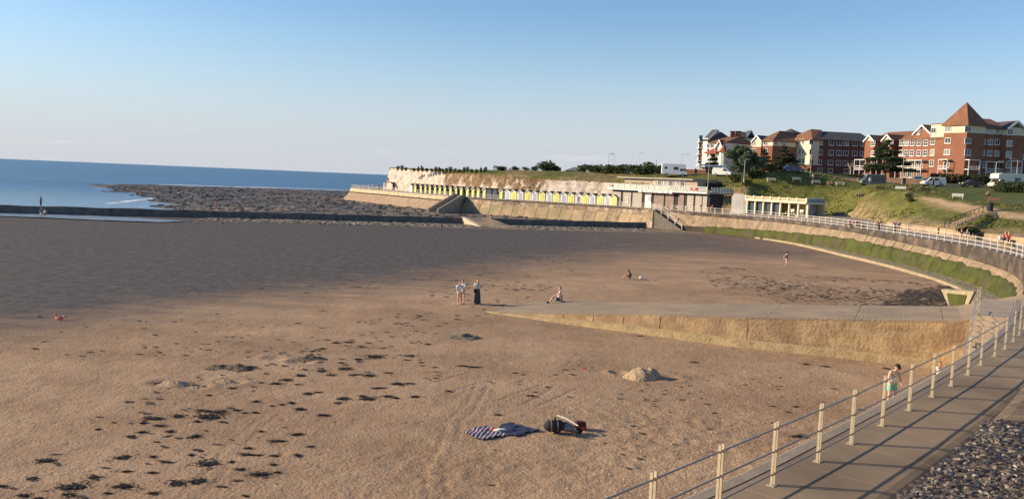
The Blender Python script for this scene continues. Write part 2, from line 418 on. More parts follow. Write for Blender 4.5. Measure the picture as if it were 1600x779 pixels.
for Lc in ([(760, 840), (930, 690), (1080, 520), (1240, 390)], [(860, 840), (1020, 690), (1160, 520), (1310, 380)]):
    groove(crop(Lc, 0, 520, 3.008), .06, .024)
for Lc in ([(0, 230), (110, 195), (220, 165)], [(90, 300), (165, 262), (250, 240)], [(320, 222), (440, 190)], [(380, 345), (520, 290), (690, 232)], [(525, 368), (650, 312), (750, 245)], [(625, 380), (760, 322), (890, 262)]):
    groove(crop(Lc, 680, 540, 4.0), .07, .028)
dent(*G(966, 582).xy, .35, .16); dent(*G(1047, 590).xy, .5, .10)
for px, py in ((255, 598), (305, 603), (360, 596), (430, 560), (470, 565)): dent(*G(px, py).xy, .5, .07, .5)
pool = pxline([(-150, 333), (-150, 327), (0, 330.5), (100, 334.5), (200, 339), (292, 345), (250, 346.5), (150, 343), (60, 339), (0, 337)])
pool_d = poly_sdf(SX, SY, pool)
Z -= .2 * sstep(2.5, -.5, pool_d)
over = SY - (BWB.y + (SX - BWB.x) * .3034)
Z -= .5 * sstep(1.0, 4.0, over)
beach = struct(grid_mesh('beach', SX, SY, Z, SAND, True, {'wet': wet, 'rub': np.clip(rub, 0, 1), 'weed': weed}, over < 2.5))
def sand_z(x, y):
    j = min(max(int(np.searchsorted(sx, x)), 1), len(sx) - 1); i = min(max(int(np.searchsorted(sy, y)), 1), len(sy) - 1)
    return float(max(Z[i, j], Z[i - 1, j], Z[i, j - 1], Z[i - 1, j - 1]) + Z[i, j]) / 2

# ---- water
def water_material(name, base, rough, s1, s2, strength, foam=True, stretch=(.35, 1, 1)):
    m = bpy.data.materials.new(name); m.use_nodes = True; nt = m.node_tree; N = nt.nodes; L = nt.links; b = N['Principled BSDF']
    g = N.new('ShaderNodeNewGeometry'); mp = N.new('ShaderNodeMapping'); mp.inputs['Scale'].default_value = stretch; L.new(g.outputs['Position'], mp.inputs[0])
    n1 = N.new('ShaderNodeTexNoise'); n1.inputs['Scale'].default_value = s1; n1.inputs['Detail'].default_value = 5; L.new(mp.outputs[0], n1.inputs['Vector'])
    n2 = N.new('ShaderNodeTexNoise'); n2.inputs['Scale'].default_value = s2; n2.inputs['Detail'].default_value = 4; L.new(mp.outputs[0], n2.inputs['Vector'])
    ad = N.new('ShaderNodeMath'); ad.operation = 'MULTIPLY_ADD'; L.new(n1.outputs[0], ad.inputs[0]); ad.inputs[1].default_value = 1.6; L.new(n2.outputs[0], ad.inputs[2])
    bp = N.new('ShaderNodeBump'); bp.inputs['Strength'].default_value = strength; bp.inputs['Distance'].default_value = .6; L.new(ad.outputs[0], bp.inputs['Height']); L.new(bp.outputs[0], b.inputs['Normal'])
    b.inputs['Roughness'].default_value = rough; b.inputs['IOR'].default_value = 1.33; b.inputs['Base Color'].default_value = (*base, 1)
    b.inputs['Specular IOR Level'].default_value = .38
    n3 = N.new('ShaderNodeTexNoise'); n3.inputs['Scale'].default_value = .02; n3.inputs['Detail'].default_value = 6; L.new(mp.outputs[0], n3.inputs['Vector'])
    r3 = N.new('ShaderNodeValToRGB'); r3.color_ramp.elements[0].position = .35; r3.color_ramp.elements[1].position = .65
    r3.color_ramp.elements[0].color = (*[v * .75 for v in base], 1); r3.color_ramp.elements[1].color = (*[v * 1.25 for v in base], 1); L.new(n3.outputs[0], r3.inputs[0])
    col = r3.outputs[0]
    if foam:
        sh = N.new('ShaderNodeAttribute'); sh.attribute_name = 'shallow'
        m0 = N.new('ShaderNodeMix'); m0.data_type = 'RGBA'; L.new(sh.outputs['Fac'], m0.inputs[0]); L.new(col, m0.inputs[6]); m0.inputs[7].default_value = (.24, .35, .44, 1); col = m0.outputs[2]  # pale tone of shallow water, silvery sky reflection put into it
        a = N.new('ShaderNodeAttribute'); a.attribute_name = 'foam'
        nf = N.new('ShaderNodeTexNoise'); nf.inputs['Scale'].default_value = .28; nf.inputs['Detail'].default_value = 7; nf.inputs['Roughness'].default_value = .7; L.new(mp.outputs[0], nf.inputs['Vector'])
        s = N.new('ShaderNodeMath'); s.operation = 'ADD'; L.new(a.outputs['Fac'], s.inputs[0]); L.new(nf.outputs[0], s.inputs[1])
        rf = N.new('ShaderNodeValToRGB'); rf.color_ramp.elements[0].position = .98; rf.color_ramp.elements[1].position = 1.0
        sc_ = N.new('ShaderNodeMath'); sc_.operation = 'MULTIPLY'; L.new(s.outputs[0], sc_.inputs[0]); sc_.inputs[1].default_value = .9; L.new(sc_.outputs[0], rf.inputs[0])
        mx = N.new('ShaderNodeMix'); mx.data_type = 'RGBA'; L.new(rf.outputs[0], mx.inputs[0]); L.new(col, mx.inputs[6]); mx.inputs[7].default_value = (.8, .82, .84, 1); col = mx.outputs[2]
        mr = N.new('ShaderNodeMapRange'); L.new(rf.outputs[0], mr.inputs[0]); mr.inputs[3].default_value = rough; mr.inputs[4].default_value = .9; L.new(mr.outputs[0], b.inputs['Roughness'])
    L.new(col, b.inputs['Base Color'])
    return m
WATER = water_material('sea_water', (.010, .085, .20), .3, .16, .7, .8)
SEA = -.32
wx = axis([(-9000, -160, 1500, 8), (-160, 60, 2.2, 2.2), (60, 9000, 8, 1500)]); wy = axis([(104, 480, 1.6, 3.5), (480, 14000, 6, 1200)])
WX, WY = np.meshgrid(wx, wy)
foam = np.zeros(WX.shape)
for Ln, w, a in (([(125, 287), (180, 287.5), (235, 289)], 6, .62), ([(250, 288), (330, 290.5), (420, 293.5)], 9, .72), ([(400, 292), (480, 295), (560, 298), (600, 299)], 9, .70), ([(170, 318), (235, 310), (262, 312), (300, 316.5)], 2.5, .75),
                 ([(160, 322), (230, 322), (270, 323)], 1.6, .6), ([(100, 288), (140, 291), (190, 300), (215, 303)], 4, .55), ([(0, 293), (60, 291), (130, 292)], 2.0, .42), ([(70, 270), (180, 271)], 3, .3), ([(40, 300), (80, 303), (150, 313)], 1.5, .33)):
    foam = np.maximum(foam, a * np.exp(-(line_dist(WX, WY, pxline(Ln, SEA)) / w) ** 2))
shal = sstep(330, 150, WY + .25 * np.abs(WX + 90))
sea = struct(grid_mesh('sea', WX, WY, np.full(WX.shape, SEA), WATER, True, {'foam': foam, 'shallow': shal * .8}))

# ---- reef of weed-covered rock laid bare by the tide
reef_poly = pxline([(126, 286.3), (160, 287), (200, 287.6), (260, 289.5), (330, 291.5), (420, 294.2), (480, 296.6), (545, 297.6), (620, 300)], -.1) + [(-20, 330), (40, 200), (44, 172), (30, 169.5)] + \
    [(-20, 154.5), (-50, 145.3)] + pxline([(262, 325.5), (215, 322), (262, 318.5), (232, 315.5), (215, 311), (262, 309.5), (200, 304.5), (212, 300.5), (160, 299), (170, 294), (140, 290)], -.1)
rx = np.arange(-190, 70, .9); ry = np.concatenate([np.arange(126, 220, .7), np.arange(220, 480, 1.5)])
RX, RY = np.meshgrid(rx, ry)
sdr = poly_sdf(RX + 7 * (fbm(RX, RY, .08, 4, 61) - .5), RY + 16 * (fbm(RX, RY, .06, 4, 62) - .5), reef_poly)
ridge = np.abs(fbm(RX, RY * .6, .18, 5, 63) - .48) * 2.2
RZ = -1.4 + sstep(3.0, -2.5, sdr) * (1.16 + .52 * sstep(0, -25, sdr)) + (ridge - .2) * .62 * sstep(1, -5, sdr) + .30 * (vn(RX * 1.1, RY * .9, 71) - .5) * sstep(1, -5, sdr)
near_sand = sstep(22, 8, line_dist(RX, RY, pxline([(480, 308), (560, 313), (640, 322), (720, 334), (860, 345), (950, 350), (1040, 357)])))
RZ = np.where(near_sand > 0, RZ * (1 - near_sand) + near_sand * (-.02 + .1 * (fbm(RX, RY, .3, 3, 66) - .5)), RZ)
bwov = RY - (BWB.y + (RX - BWB.x) * .3034)
def reef_material():
    m = mat('reef_rock', (.215, .195, .185), (.055, .055, .064), scale=.22, rough=.8, bump=.9, bscale=1.2, detail=9, contrast=(.40, .66), stretch=(.5, 1, 1))
    nt = m.node_tree; N = nt.nodes; L = nt.links; b = N['Principled BSDF']; src = b.inputs['Base Color'].links[0].from_socket
    a = N.new('ShaderNodeAttribute'); a.attribute_name = 'tan'
    g = N.new('ShaderNodeNewGeometry'); n = N.new('ShaderNodeTexNoise'); n.inputs['Scale'].default_value = .8; n.inputs['Detail'].default_value = 8; n.inputs['Roughness'].default_value = .8; L.new(g.outputs['Position'], n.inputs['Vector'])
    r = N.new('ShaderNodeValToRGB'); e = r.color_ramp.elements; e[0].position = .38; e[1].position = .66; e[0].color = (.12, .085, .06, 1); e[1].color = (.42, .32, .22, 1); L.new(n.outputs[0], r.inputs[0])
    mx = N.new('ShaderNodeMix'); mx.data_type = 'RGBA'; L.new(a.outputs['Fac'], mx.inputs[0]); L.new(src, mx.inputs[6]); L.new(r.outputs[0], mx.inputs[7]); L.new(mx.outputs[2], b.inputs['Base Color'])
    return m
tan = np.clip(near_sand * 1.1 + .9 * sstep(300, 170, RY) * sstep(.40, .62, fbm(RX, RY, .05, 3, 77)) + .25 * sstep(240, 150, RY), 0, 1)
reef = struct(grid_mesh('reef', RX, RY, RZ, reef_material(), False, {'tan': tan}, (bwov > .1) & (sdr < 14)))

# ---- still water left in front of the breakwater
pm = MB(); pm.add([(x, y, -.02) for x, y in pool], [tuple(range(len(pool)))[::-1]])
POOLW = water_material('pool_water', (.30, .37, .44), .3, 1.2, 4, .8, foam=False)  # pale base colour stands in for the reflected sky
po = pm.build('tidal_pool', POOLW); struct(po)

# ================================================================== BREAKWATER
CONC_DK = mat('breakwater_concrete', (.17, .155, .14), (.085, .08, .078), scale=.9, bump=.4, bscale=4, rough=.9)
CONC_TAN = mat('tan_concrete', (.50, .36, .22), (.33, .235, .15), scale=.7, bump=.35, bscale=5, rough=.92, c3=(.24, .19, .14), s3=.35)
def bw_pt(x, off, z): 
    n = Vector((.2904, -.957, 0)); return Vector((x, bw_y(x), z)) + n * off
ra, rb = G(728, 345, .6).x, G(765, 346, .6).x
br = thing('breakwater', 'long low dark concrete breakwater crossing the lower beach before the sea', 'breakwater', bw_pt(-60, 0, 0), world=True)
for x0, x1 in ((-160, ra - .1), (rb + .1, 26.8)):
    b = MB(); n = max(2, int((x1 - x0) / 2.5)); rows = []
    for i in range(n + 1):
        x = x0 + (x1 - x0) * i / n; h = 1.23 + .05 * math.sin(i * 1.7) + random.uniform(-.02, .02)
        rows.append([bw_pt(x, .55, -.3), bw_pt(x, .42, h), bw_pt(x, -.42, h + .02), bw_pt(x, -.6, -.3)])
    P = [p for r_ in rows for p in r_]; F = []
    for i in range(n):
        for j in range(3): F.append((i * 4 + j, i * 4 + j + 1, i * 4 + j + 5, i * 4 + j + 4))
    F += [(0, 3, 2, 1), (n * 4, n * 4 + 1, n * 4 + 2, n * 4 + 3)]
    b.add(P, [f[::-1] for f in F]); b.build('wall', CONC_DK, br)
# ramp over the breakwater
rp = thing('beach_ramp', 'short sloping concrete ramp climbing over the dark breakwater', 'ramp', bw_pt((ra + rb) / 2, 2, 0), world=True)
b = MB(); dx = Vector((.957, .2904, 0)); nn = Vector((.2904, -.957, 0)); sh = dx * 1.6
A = bw_pt(ra, -.5, 1.3); B = bw_pt(rb, -.5, 1.3); A1 = bw_pt(ra, .5, 1.3); B1 = bw_pt(rb, .5, 1.3); A2 = bw_pt(ra, 7.5, .0) + sh * 1.0; B2 = bw_pt(rb, 7.5, .0) + sh * 2.0
dn = Vector((0, 0, -1.6))
b.add([A, B, A1, B1, A2, B2] + [p + dn for p in (A, B, A1, B1, A2, B2)], [(0, 2, 3, 1), (2, 4, 5, 3), (0, 6, 8, 2), (2, 8, 10, 4), (1, 3, 9, 7), (3, 5, 11, 9), (4, 10, 11, 5), (0, 1, 7, 6)]); b.build('slab', CONC_TAN, rp)
b = MB(); k = dx * .8
b.add([A1 - k, A1, A2 - k, A2] + [p + dn for p in (A1 - k, A1, A2 - k, A2)], [(0, 2, 3, 1), (0, 4, 6, 2), (2, 6, 7, 3), (1, 3, 7, 5), (0, 1, 5, 4)])
for i in range(len(b.v)): b.v[i] = (b.v[i][0], b.v[i][1], b.v[i][2] + .12)
b.build('kerb', mat('pale_concrete', (.62, .50, .36), (.45, .36, .26), scale=1.2, bump=.3, bscale=5), rp)

# ================================================================== SEA WALL
DARKBAND = mat('weathered_coping', (.105, .083, .068), (.05, .041, .036), scale=.8, bump=.5, bscale=4, rough=.92, c3=(.16, .125, .095), s3=.5)
PALE = mat('pale_wall_stone', (.42, .31, .20), (.21, .155, .105), scale=.8, bump=.6, bscale=3.0, rough=.92, c3=(.26, .20, .14), s3=.45)
BROWNW = mat('brown_wall_face', (.40, .285, .19), (.22, .16, .12), scale=.7, bump=.5, bscale=3, rough=.92, c3=(.52, .42, .31), s3=.6)
APRON = mat('apron_concrete', (.38, .27, .18), (.26, .185, .13), scale=.5, bump=.35, bscale=3, rough=.92, c3=(.33, .245, .17), s3=.25)
CREAMW = mat('cream_wall_band', (.66, .53, .36), (.42, .33, .22), scale=.6, bump=.4, bscale=3, rough=.92)
ALGAE = mat('green_algae', (.085, .098, .012), (.03, .036, .006), scale=.6, bump=.12, bscale=5, rough=.85, c3=(.075, .066, .03), s3=.5)
LEDGE = mat('ledge_stone', (.33, .27, .18), (.17, .16, .09), scale=.9, bump=.5, bscale=3, rough=.9)
JOINT = mat('dark_joint', (.07, .055, .042), (.04, .032, .026), scale=1, rough=.95)

wall_r = thing('sea_wall', 'curved sea wall with a green algae band rounding the bay on the right', 'sea wall', cat(S_SLIP1 + 60, 0, 0), world=True)
wall_m = thing('sea_wall', 'tan panelled sea wall below the white beach huts', 'sea wall', cat((S_ST2 + S_ST1) / 2, 0, 0), world=True)
wall_l = thing('sea_wall', 'cream banded sea wall with brown apron at the chalk headland', 'sea wall', cat(S_ST1 + 40, 0, 0), world=True)
wall_n = thing('sea_wall', 'near sea wall edge under the steel railing', 'sea wall', cat(15, 0, 0), world=True)
def srange(a, b_, st): 
    n = max(1, int(round((b_ - a) / st))); return [a + (b_ - a) * i / n for i in range(n + 1)]
sR0, sR1 = S_SLIP1 - 2, S_ST2 + .5
def zr1(s): t = min(max((s - sR0 - 25) / 55, 0), 1); return 2.05 + 1.15 * t
def zr2(s):
    t = (s - sR0) / (sR1 - sR0); return 1.05 + .95 * min(t / .55, 1) - 1.1 * max(0, (t - .62) / .38)
def zr3(s):
    t = (s - sR0) / (sR1 - sR0); return .15 + .35 * min(1, t / .5) - .3 * max(0, (t - .7) / .3)
loft_solid(MB(), srange(sR0, sR1, 1.5), lambda s: [(.3, 3.72), (-.2, 3.72), (-.32, zr1(s)), (-.9, zr2(s)), (-1.3, -.4), (.6, -.4)]).build('core', JOINT, wall_r)
for s0, s1, mt_ in zip(srange(sR0, sR1, 4.2), srange(sR0, sR1, 4.2)[1:], range(999)):
    ss = [s0 + .02, (s0 + s1) / 2, s1 - .02]; j = random.uniform(-.03, .03)
    loft_solid(MB(), ss, lambda s: [(.3, 3.755), (-.34, 3.755), (-.42, 3.6), (-.45, zr1(s) + .02), (.2, zr1(s) + .02)]).build('coping', DARKBAND, wall_r)
cuts = [sR0]
while cuts[-1] < sR1 - 2: cuts.append(cuts[-1] + random.uniform(2.3, 3.6))
cuts[-1] = sR1
for s0, s1 in zip(cuts, cuts[1:]):
    gp = .022 + .05 * math.exp(-((s0 - sR0 - 62) / 22) ** 2); ss = [s0 + gp, (s0 + s1) / 2, s1 - gp]; j = random.uniform(-.02, .03)
    loft_solid(MB(), ss, lambda s: [(.1, zr1(s)), (-.52 - j, zr1(s) - .03), (-.75 - j, (zr1(s) + zr2(s)) / 2 + .15), (-1.12 - j, zr2(s)), (-.4, zr2(s))]).build('panel', PALE, wall_r)
ss = srange(sR0, sR1 - 8, .45)
def alg(s):
    w = .2 * mnoise.fractal(Vector((s * .5, 2.2, 0)), 1.0, 2.0, 4); return [(-.4, zr2(s) + .28 + w), (-1.12 - .08, zr2(s) + .22 + w), (-1.35, zr2(s) - .1), (-1.75, zr3(s)), (-1.75, -.4), (-.4, -.4)]
loft_solid(MB(), ss, alg).build('algae_band', ALGAE, wall_r, smooth=True)
def led(s):
    t = min(1, max(0, (sR1 - 26 - s) / 30)); w = 1.75 + 2.2 * t + .06 * math.sin(s * 2.3); return [(-1.2, zr3(s) * .8 + .04), (-w + .35, zr3(s) * .5 + .06), (-w + .35, -.4), (-1.2, -.4)]
def led2(s):
    t = min(1, max(0, (sR1 - 26 - s) / 30)); w = 1.75 + 2.2 * t + .06 * math.sin(s * 2.3); z = zr3(s) * .5 + .09; return [(-w + .36, z), (-w, z - .03), (-w - .08, -.4), (-w + .36, -.4)]
loft_solid(MB(), srange(sR0 + 6, sR1 - 22, 1.0), led).build('ledge', LEDGE, wall_r)
loft_solid(MB(), srange(sR0 + 6, sR1 - 22, 1.0), led2).build('ledge_edge', mat('ledge_kerb', (.42, .335, .21), (.28, .225, .145), scale=1, bump=.3, bscale=4), wall_r)
# middle run
mM = srange(S_ST2 + .5, S_ST1 - 1, 1.2)
loft_solid(MB(), mM, [(.3, 3.70), (-.2, 3.70), (-.35, 2.5), (-1.6, .3), (-1.7, -.4), (.6, -.4)]).build('core', JOINT, wall_m)
loft_solid(MB(), mM, [(.3, 3.755), (-.36, 3.755), (-.42, 3.45), (.1, 3.45)]).build('coping', DARKBAND, wall_m)
c_ = srange(S_ST2 + .6, S_ST1 - 1.1, 3.4)
for s0, s1 in zip(c_, c_[1:]):
    j = random.uniform(-.04, .05); ss = [s0 + .03, s1 - .03]
    loft_solid(MB(), ss, [(.1, 3.44), (-.34 - j, 3.44), (-.42 - j, 2.42), (.1, 2.42)]).build('upper_panel', BROWNW, wall_m)
    ss = [s0 + .06, s1 - .06]
    loft_solid(MB(), ss, [(.1, 2.40), (-.55 - j, 2.42), (-.8, 2.1), (-1.75, .25), (-1.8, -.35), (0, -.35)]).build('lower_panel', PALE if random.random() < .15 else mat('lower_wall_panel', (.50, .355, .215), (.35, .25, .155), scale=.9, bump=.4, bscale=3, c3=(.30, .25, .14), s3=.3), wall_m)
# left run to the headland
mL = srange(S_ST1 + 2.2, S_END - 6, 1.2)
loft_solid(MB(), mL, [(.3, 3.75), (-.40, 3.75), (-.44, 2.75), (.2, 2.75)]).build('coping', CREAMW, wall_l)
loft_solid(MB(), mL, [(.2, 2.74), (-.30, 2.74), (-.34, 2.42), (.2, 2.42)]).build('joint', JOINT, wall_l)
c_ = srange(S_ST1 + 2.2, S_END - 6, 6.0)
for s0, s1 in zip(c_, c_[1:]):
    loft_solid(MB(), [s0 + .03, (s0 + s1) / 2, s1 - .03], [(.1, 2.41), (-.62, 2.41), (-1.2, 1.7), (-2.7, .1), (-2.8, -.5), (0, -.5)]).build('apron_panel', APRON, wall_l)
# near run, under the railing
NEARW = mat('near_wall_concrete', (.32, .265, .205), (.24, .195, .15), scale=1.4, bump=.12, bscale=12, rough=.9)
loft_solid(MB(), srange(0, S_SLIP0 + 3, .6), [(-.40, 3.762), (-.62, 3.762), (-.68, 3.74), (-.68, 3.5), (-.62, 3.45), (-.8, -.3), (.3, -.3), (.3, 3.5), (-.40, 3.5)]).build('wall', NEARW, wall_n)

# ================================================================== PROMENADE
PROM = mat('promenade_concrete', (.33, .27, .22), (.23, .19, .155), scale=.35, bump=.25, bscale=6, rough=.9, c3=(.28, .23, .19), s3=.12)
SLAB = mat('slab_concrete', (.300, .225, .150), (.225, .168, .113), scale=.55, bump=.25, bscale=60, rough=.88, detail=9, c3=(.19, .142, .098), s3=.4)
MORTAR = mat('pale_mortar', (.50, .42, .33), (.40, .33, .26), scale=6, rough=.95)
def promw(s): return 8.5 + 4.5 * math.exp(-((s - S_ST2 + 22) / 20) ** 2)
def promz(s, d):
    return PZ + .9 * sstep(2, 11, np.float64(d)) * math.exp(-((s - (S_ST2 - 26)) / 14) ** 2)
b = MB(); ss = srange(S_SLIP0 - 1.0, S_END, 1.2); loft(b, ss, lambda s: [(d, float(promz(s, d)) - .006) for d in (.28, 2, 4, 6, 8, 10, promw(s) + 2.5)])
b.f = [f[::-1] for f in b.f]
promenade = struct(b.build('promenade', PROM))
# the near stretch: slabs, dished gutter, apron
near_sheet = MB(); loft(near_sheet, srange(0, S_SLIP0 - 1, .8), [(-.42, 3.735), (1.30, 3.735)]); near_sheet.f = [f[::-1] for f in near_sheet.f]
near_sheet.build('mortar_bed', MORTAR, promenade, world=False)
joints = [0.6]
while joints[-1] < S_SLIP0 - 3: joints.append(joints[-1] + 1.98)
for s0, s1 in zip(joints, joints[1:]):
    pr = [(-.385, 3.65), (-.385, 3.75), (1.28, 3.75), (1.42, 3.742), (1.55, 3.715), (1.68, 3.66), (1.68, 3.56)]
    loft_solid(MB(), [s0 + .012, (s0 + s1) / 2, s1 - .012], pr).build('slab', SLAB, promenade, world=False, smooth=False)
    loft_solid(MB(), [s0 + .008, (s0 + s1) / 2, s1 - .008], [(1.70, 3.5), (1.70, 3.672), (2.6, 3.73), (3.5, 3.79), (3.5, 3.5)]).build('apron_slab', mat('apron_slab_concrete', (.40, .335, .265), (.30, .25, .20), scale=.6, bump=.25, bscale=50, rough=.88), promenade, world=False)
b = MB(); loft(b, srange(joints[-1], S_SLIP0 + .5, 1), [(-.39, 3.75), (5, 3.75), (12, 3.8)]); b.f = [f[::-1] for f in b.f]; b.build('slab', SLAB, promenade, world=False)

# flint wall close to the viewer
FM = mat('flint_mortar', (.22, .165, .11), (.11, .083, .058), scale=4, bump=.5, bscale=40, rough=.95)
fw = thing('flint_wall', 'broad flint topped wall in the near right corner beside the promenade', 'wall', cat(3, 4.6, 3.7), world=True)
ZF0, ZF1 = 6.06, 6.22
_sa, _sb = sof(3.5, 7.2), sof(6.5, 10.3)
def fo(s): return min(.9, max(-.35, .42 - .42 * (s - _sa) / (_sb - _sa)))
loft_solid(MB(), srange(0, 26, .7), lambda s: [(3.55 + fo(s), ZF0 - .06), (3.50 + fo(s), ZF0 - .18), (3.46 + fo(s), 3.6), (5.75, 3.6), (5.75, ZF1), (4.2 + fo(s), ZF0 + .05), (3.7 + fo(s), ZF0)]).build('core', FM, fw)
def flint_mat():
    m = bpy.data.materials.new('flint'); m.use_nodes = True; N = m.node_tree.nodes; L = m.node_tree.links; b = N['Principled BSDF']
    g = N.new('ShaderNodeNewGeometry'); n = N.new('ShaderNodeTexNoise'); n.inputs['Scale'].default_value = 13; n.inputs['Detail'].default_value = 4; L.new(g.outputs['Position'], n.inputs['Vector'])
    r = N.new('ShaderNodeValToRGB'); e = r.color_ramp.elements; e[0].position = .38; e[0].color = (.022, .017, .016, 1); e[1].position = .72; e[1].color = (.46, .37, .28, 1)
    k = e.new(.54); k.color = (.062, .046, .037, 1)
    L.new(n.outputs[0], r.inputs[0]); L.new(r.outputs[0], b.inputs['Base Color']); b.inputs['Roughness'].default_value = .45; return m
FLINT = flint_mat()
stones = []
for i in range(9000):
    s = random.uniform(-.2, 9.5); d = random.uniform(3.52, 4.9)
    band_ = abs((d - 3.5) - (s - 2.15) * .62 + .0)
    if band_ < .075 and random.random() < .8: continue
    stones.append((s, d))
# thin out so stones hardly overlap
keep = []; cell = {}
for s, d in stones:
    k = (int(s / .075), int(d / .075)); ok = True
    for a in (-1, 0, 1):
        for c in (-1, 0, 1):
            for q in cell.get((k[0] + a, k[1] + c), ()):
                if (q[0] - s) ** 2 + (q[1] - d) ** 2 < .048 ** 2: ok = False
    if ok: cell.setdefault(k, []).append((s, d)); keep.append((s, d))
def flint_mesh(seed):
    random.seed(seed); b = MB(); b.ball((0, 0, 0), .043, (1.25, .70, .55), n=7, m=5, jit=.30); return b
fms = [flint_mesh(100 + i) for i in range(8)]
fdat = []
for b in fms: me = b.mesh('flint'); me.materials.append(FLINT); fdat.append(me)
random.seed(11)
def zf(d): return ZF0 + (max(0, d - 3.7)) / .5 * .05 if d < 4.2 else ZF0 + .05 + (d - 4.2) / 1.55 * (ZF1 - ZF0 - .05)
def fp(s, d): return cat(s, d + fo(s), (zf(d) if d > 3.7 else ZF0 - .06 + (d - 3.55) * .4) - .004)
c0 = cam.location
keep.sort(key=lambda q: (fp(*q) - G(1510, 730, 6.1)).length)
off = Vector(ORG[fw.name]); bulk = MB()
for i, (s, d) in enumerate(keep):
    p = fp(s, d); rot = Matrix.Rotation(random.uniform(0, 6.28), 3, 'Z') @ Matrix.Rotation(random.uniform(-.35, .35), 3, 'X'); sc = random.uniform(.6, 1.25)
    if i < 300:
        o = link('flint', fdat[i % 8], fw, p - off); o.rotation_euler = rot.to_euler(); o.scale = (sc,) * 3
    else:
        b = fms[i % 8]; bulk.add([rot @ Vector(v) * sc + p for v in b.v], b.f)
o = bulk.build('flint_bed', FLINT, fw); o['kind'] = 'stuff'
b = MB(); loft_solid(b, srange(0, 26, .8), [(5.76, 6.0), (5.76, 7.2), (14, 7.2), (14, 6.0)]); ut = struct(b.build('upper_terrace', PROM))

# ================================================================== SLIPWAY, STEPS
SLIPW = mat('slipway_wall', (.49, .345, .19), (.27, .18, .10), scale=.9, bump=.22, bscale=6, rough=.92, c3=(.28, .185, .11), s3=.55)
SLIPTOP = mat('slipway_top', (.34, .26, .18), (.26, .20, .14), scale=.4, bump=.4, bscale=10, rough=.92, c3=(.36, .27, .18), s3=.45)
PLINTH = mat('slipway_plinth', (.47, .35, .19), (.31, .225, .125), scale=1.5, bump=.3, bscale=8, rough=.92)
slip = thing('slipway', 'stone faced slipway sloping from the promenade down onto the sand', 'slipway', (12, 47, 0), world=True)
SF = [(-1.1, 54.5, .02), (8.6, 48.9, 1.19), (13.2, 46.5, 1.61), (23.2, 42.6, 2.5), (27.3, 41.2, 3.72)]
def slip_at(x):
    for a, b_ in zip(SF, SF[1:]):
        if x <= b_[0] or b_ is SF[-1]:
            t = (x - a[0]) / (b_[0] - a[0]); return Vector((x, a[1] + (b_[1] - a[1]) * t, a[2] + (b_[2] - a[2]) * t))
SB = Vector((2.7, 5.6, 0))
def slipx(px): # x of the front edge seen at that pixel column
    lo, hi = -1.1, 27.3
    for _ in range(40):
        m_ = (lo + hi) / 2; p = slip_at(m_); q = 800 + (p.x / p.y) * FPX
        if q - 14 < px: lo = m_
        else: hi = m_
    return lo
jx = [-1.1] + [slipx(p) for p in (872, 919, 967, 1025, 1163, 1246, 1397)] + [27.2]
fn = Vector((-.40, -.917, 0))
b = MB(); P = []
xs = [-1.1 + 28.4 * i / 40 for i in range(41)]
for x in xs:
    p = slip_at(x); P += [p + fn * -.14 + Vector((0, 0, -.03)), Vector((p.x, p.y, -.4)) - fn * .14, Vector((p.x, p.y, -.4)) + SB, p + SB + Vector((0, 0, -.03))]
F = []
for i in range(40):
    for j in range(4): F.append((i * 4 + j, i * 4 + (j + 1) % 4, (i + 1) * 4 + (j + 1) % 4, (i + 1) * 4 + j))
b.add(P, F); b.build('core', JOINT, slip)
for x0, x1 in zip(jx, jx[1:]):
    b = MB(); n = 3; P = []; j = random.uniform(-.03, .04); g = .02
    for i in range(n + 1):
        x = x0 + g + (x1 - x0 - 2 * g) * i / n; p = slip_at(x); base = Vector((p.x, p.y, -.3)); h = p.z
        P += [p - fn * .3, p + fn * (.02 + j * .3), base + fn * (.18 + .05 * h + j) + Vector((0, 0, .0)), base - fn * .3]
    F = []
    for i in range(n):
        for k in range(4): F.append((i * 4 + k, (i + 1) * 4 + k, (i + 1) * 4 + (k + 1) % 4, i * 4 + (k + 1) % 4))
    F += [(0, 1, 2, 3), (n * 4 + 3, n * 4 + 2, n * 4 + 1, n * 4)]
    if x0 < slipx(1160) - .3: b.add(P, F); b.build('facing_block', SLIPW, slip)
